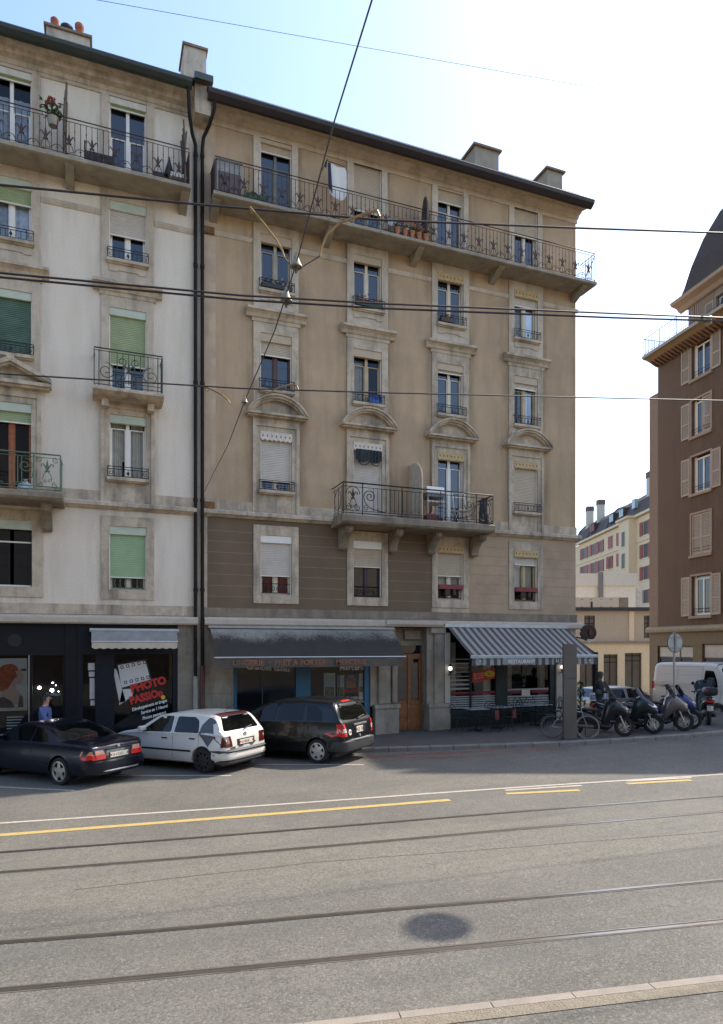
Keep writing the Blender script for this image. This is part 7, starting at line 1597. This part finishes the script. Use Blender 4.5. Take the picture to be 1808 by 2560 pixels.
def person(loc, rz, label, shirt, trousers, hair, stride=.22, carry=True, skinm=skin, bend=0):
    o = thing('person', label, 'person', loc, rz)
    # faces +x; one continuous body, clothes are colours of its surface
    J = [((0,0,.95),(.165,.14)), ((.0,0,1.12),(.165,.135)), ((.0,0,1.30),(.20,.15)), ((-.01,0,1.43),(.16,.12)), ((.005,0,1.50),.068), ((.03,0,1.585),.072), ((.035,0,1.68),(.088,.10)), ((.02,0,1.755),(.066,.08))]
    E_ = [(0,1),(1,2),(2,3),(3,4),(4,5),(5,6),(6,7)]
    def chain(start, pts):
        k = start
        for p, r in pts: J.append((p, r)); E_.append((k, len(J)-1)); k = len(J)-1
        return k
    hands = []
    for s in (1, -1):
        fw = stride*s
        chain(0, [((.0,s*.095,.88),.10), ((fw*.55,s*.10,.50),.068), ((fw*.9-.03,s*.10,.12),.045), ((fw*.9+.0,s*.10,.05),.045), ((fw*.9+.15,s*.115,.035),.035)])
        e = (-fw*.4-.02, s*.27, 1.14); hnd = (.26,s*.22,1.10) if (carry and s < 0) else (-fw*.55+.08, s*.28, .90)
        k = chain(2, [((.0,s*.19,1.40),.085), (e,.064), (((e[0]+hnd[0])/2,(e[1]+hnd[1])/2,(e[2]+hnd[2])/2),.05), (hnd,.032)]); hands.append((Vector(e), Vector(hnd), s))
    def cls(c):
        if c.z > 1.475: return 0
        if c.z < .10: return 3
        for e, h_, s in hands:
            if (c-h_).length < .09: return 0
        return 1 if c.z > .98 or abs(c.y) > .19 else 2
    b = skin_body('body', J, E_, cls, o, [skinm, shirt, trousers, M('dark_shoes', (.02,.018,.016), .5)])
    for e, h_, s in hands:      # five fingers each, rooted in the palm
        d = (h_-e).normalized(); side = Vector((d.z,0,-d.x)); side = side.normalized() if side.length > .1 else Vector((1,0,0)); nrm = d.cross(side).normalized()*s
        mb = MB()
        mb.lathe([(0,-.02),(.03,-.01),(.034,.03),(.03,.06),(0,.07)], (0,0,0), 8).xf(Matrix.Translation(h_) @ d.to_track_quat('Z','Y').to_matrix().to_4x4() @ Matrix.Diagonal((1,.5,1,1)))
        for k, L_ in enumerate((.065,.075,.072,.055)):
            p0 = h_+d*.055+side*(.024-.016*k); mb.tube([p0, p0+d*L_*.5+nrm*.004, p0+d*L_*.85+nrm*.02, p0+d*L_+nrm*.035], .008, 6, r1=.006)
        p0 = h_+d*.01+side*.03; mb.tube([p0, p0+side*.022+d*.025, p0+side*.03+d*.055+nrm*.015], .0095, 6, r1=.007); obj('hand', mb, skinm, o, local=True)
    hd_ = Vector((.04,0,1.685)); f = MB()
    f.tube([hd_+Vector((.075,0,.03)), hd_+Vector((.108,0,-.012)), hd_+Vector((.085,0,-.025))], .013, 6, r1=.015)
    for s in (1,-1): f.lathe([(0,-.008),(.018,-.004),(.02,.004),(0,.008)], hd_+Vector((.0,s*.082,-.005)), 8, axis='y')
    obj('face_features', f, skinm, o, local=True)
    ey = MB()
    for s in (1,-1): ey.lathe([(0,-.011),(.009,-.005),(.009,.005),(0,.011)], hd_+Vector((.079,s*.032,.02)), 8)
    ey.box(.105,.122,-.022,.022,1.625,1.632); obj('eyes_and_mouth', ey, M('dark_eye', (.05,.025,.02), .4), o, local=True)
    rows = []
    for i in range(7):
        th = PI*.52*i/6; rows.append([(hd_.x-.012+(.106*math.sin(th)+.002)*math.cos(a)*(1 if math.cos(a) < 0 else .90), .098*math.sin(th)*math.sin(a), hd_.z+.012+.10*math.cos(th)-(.075 if math.cos(a) < .05 and i == 6 else 0)+(.05*max(0,math.cos(a)) if i >= 5 else 0)) for a in [j*PI/10 for j in range(20)]])
    obj('hair', MB().grid(rows, closed=True), hair, o, local=True)
    cl_ = MB(); cl_.tube([(.07*math.cos(t)+.01,.076*math.sin(t),1.485-.015*math.cos(t)) for t in [i*PI/8 for i in range(17)]], .014, 6); obj('collar', cl_, shirt, o, local=True)
    return o
bshirt = M('blue_shirt_cloth', (.085,.12,.30), .8, var=.12, scale=14, bump=.2, bscale=30); jeans = M('dark_trousers', (.03,.032,.045), .8, var=.15); jacket = M('black_jacket', (.012,.012,.013), .8, var=.2)
person((-4.18,-.42,gz(-4.2)+.112), -.25, 'man in a blue shirt with dark hair walking past the hairdresser window', bshirt, jeans, hairm)
pp_ = person((12.85,-1.75,gz(12.8)+.112), -.5, 'person in black clothes standing behind the large black scooter, head turned right', jacket, jeans, hairm, stride=.06, carry=True, skinm=M('brown_skin', (.09,.05,.035), .5))
obj('grey_bag', MB().lathe([(0,-.1),(.09,-.08),(.11,0),(.09,.08),(0,.1)], (-.05,-.22,1.12), 12), M('grey_bag_cloth', (.07,.07,.07), .8), pp_, local=True)

# pendant street lamp above the road (just outside the view); it throws the round shadow on the tracks
spot = Vector((.55,-13.62,gz(.5))); hl = 8.4
lp = thing('street_lamp', 'round pendant street lamp hung over the tram tracks, casting the oval shadow', 'street lamp', spot+SUN*(hl/SUN.z))
obj('lamp_shade', MB().lathe([(.12,.22),(.30,.10),(.37,.0),(.35,-.02),(.28,-.03),(0,-.06)], (0,0,0), 24), M('grey_lamp_shade', (.3,.3,.3), .5), lp, local=True); obj('lamp_stem', MB().tube([(0,0,.2),(0,0,.32)], .02, 6), alum, lp, local=True)

# house row added unseen behind the viewer, for reflections and to darken the left facades
O = thing('apartment_building', 'long plain brown house row across the street, added unseen for the panes to mirror', 'building', (0,-47,0))
obj('wall', MB().box(-70, 3, -54, -42, -1, 22), M('opposite_stucco', (.13,.105,.085), .9), O)
obj('roof', MB().prism([(-54.5,22.01),(-41.4,22.01),(-48,25.5)], -70, 3, axis='x'), tile, O)
obj('side_wing', MB().box(3.01, 80, -58, -50, -1, 13), M('opposite_cream_stucco', (.5,.42,.3), .9), O)  # unseen wing kept pale so the restaurant panes mirror it brighter
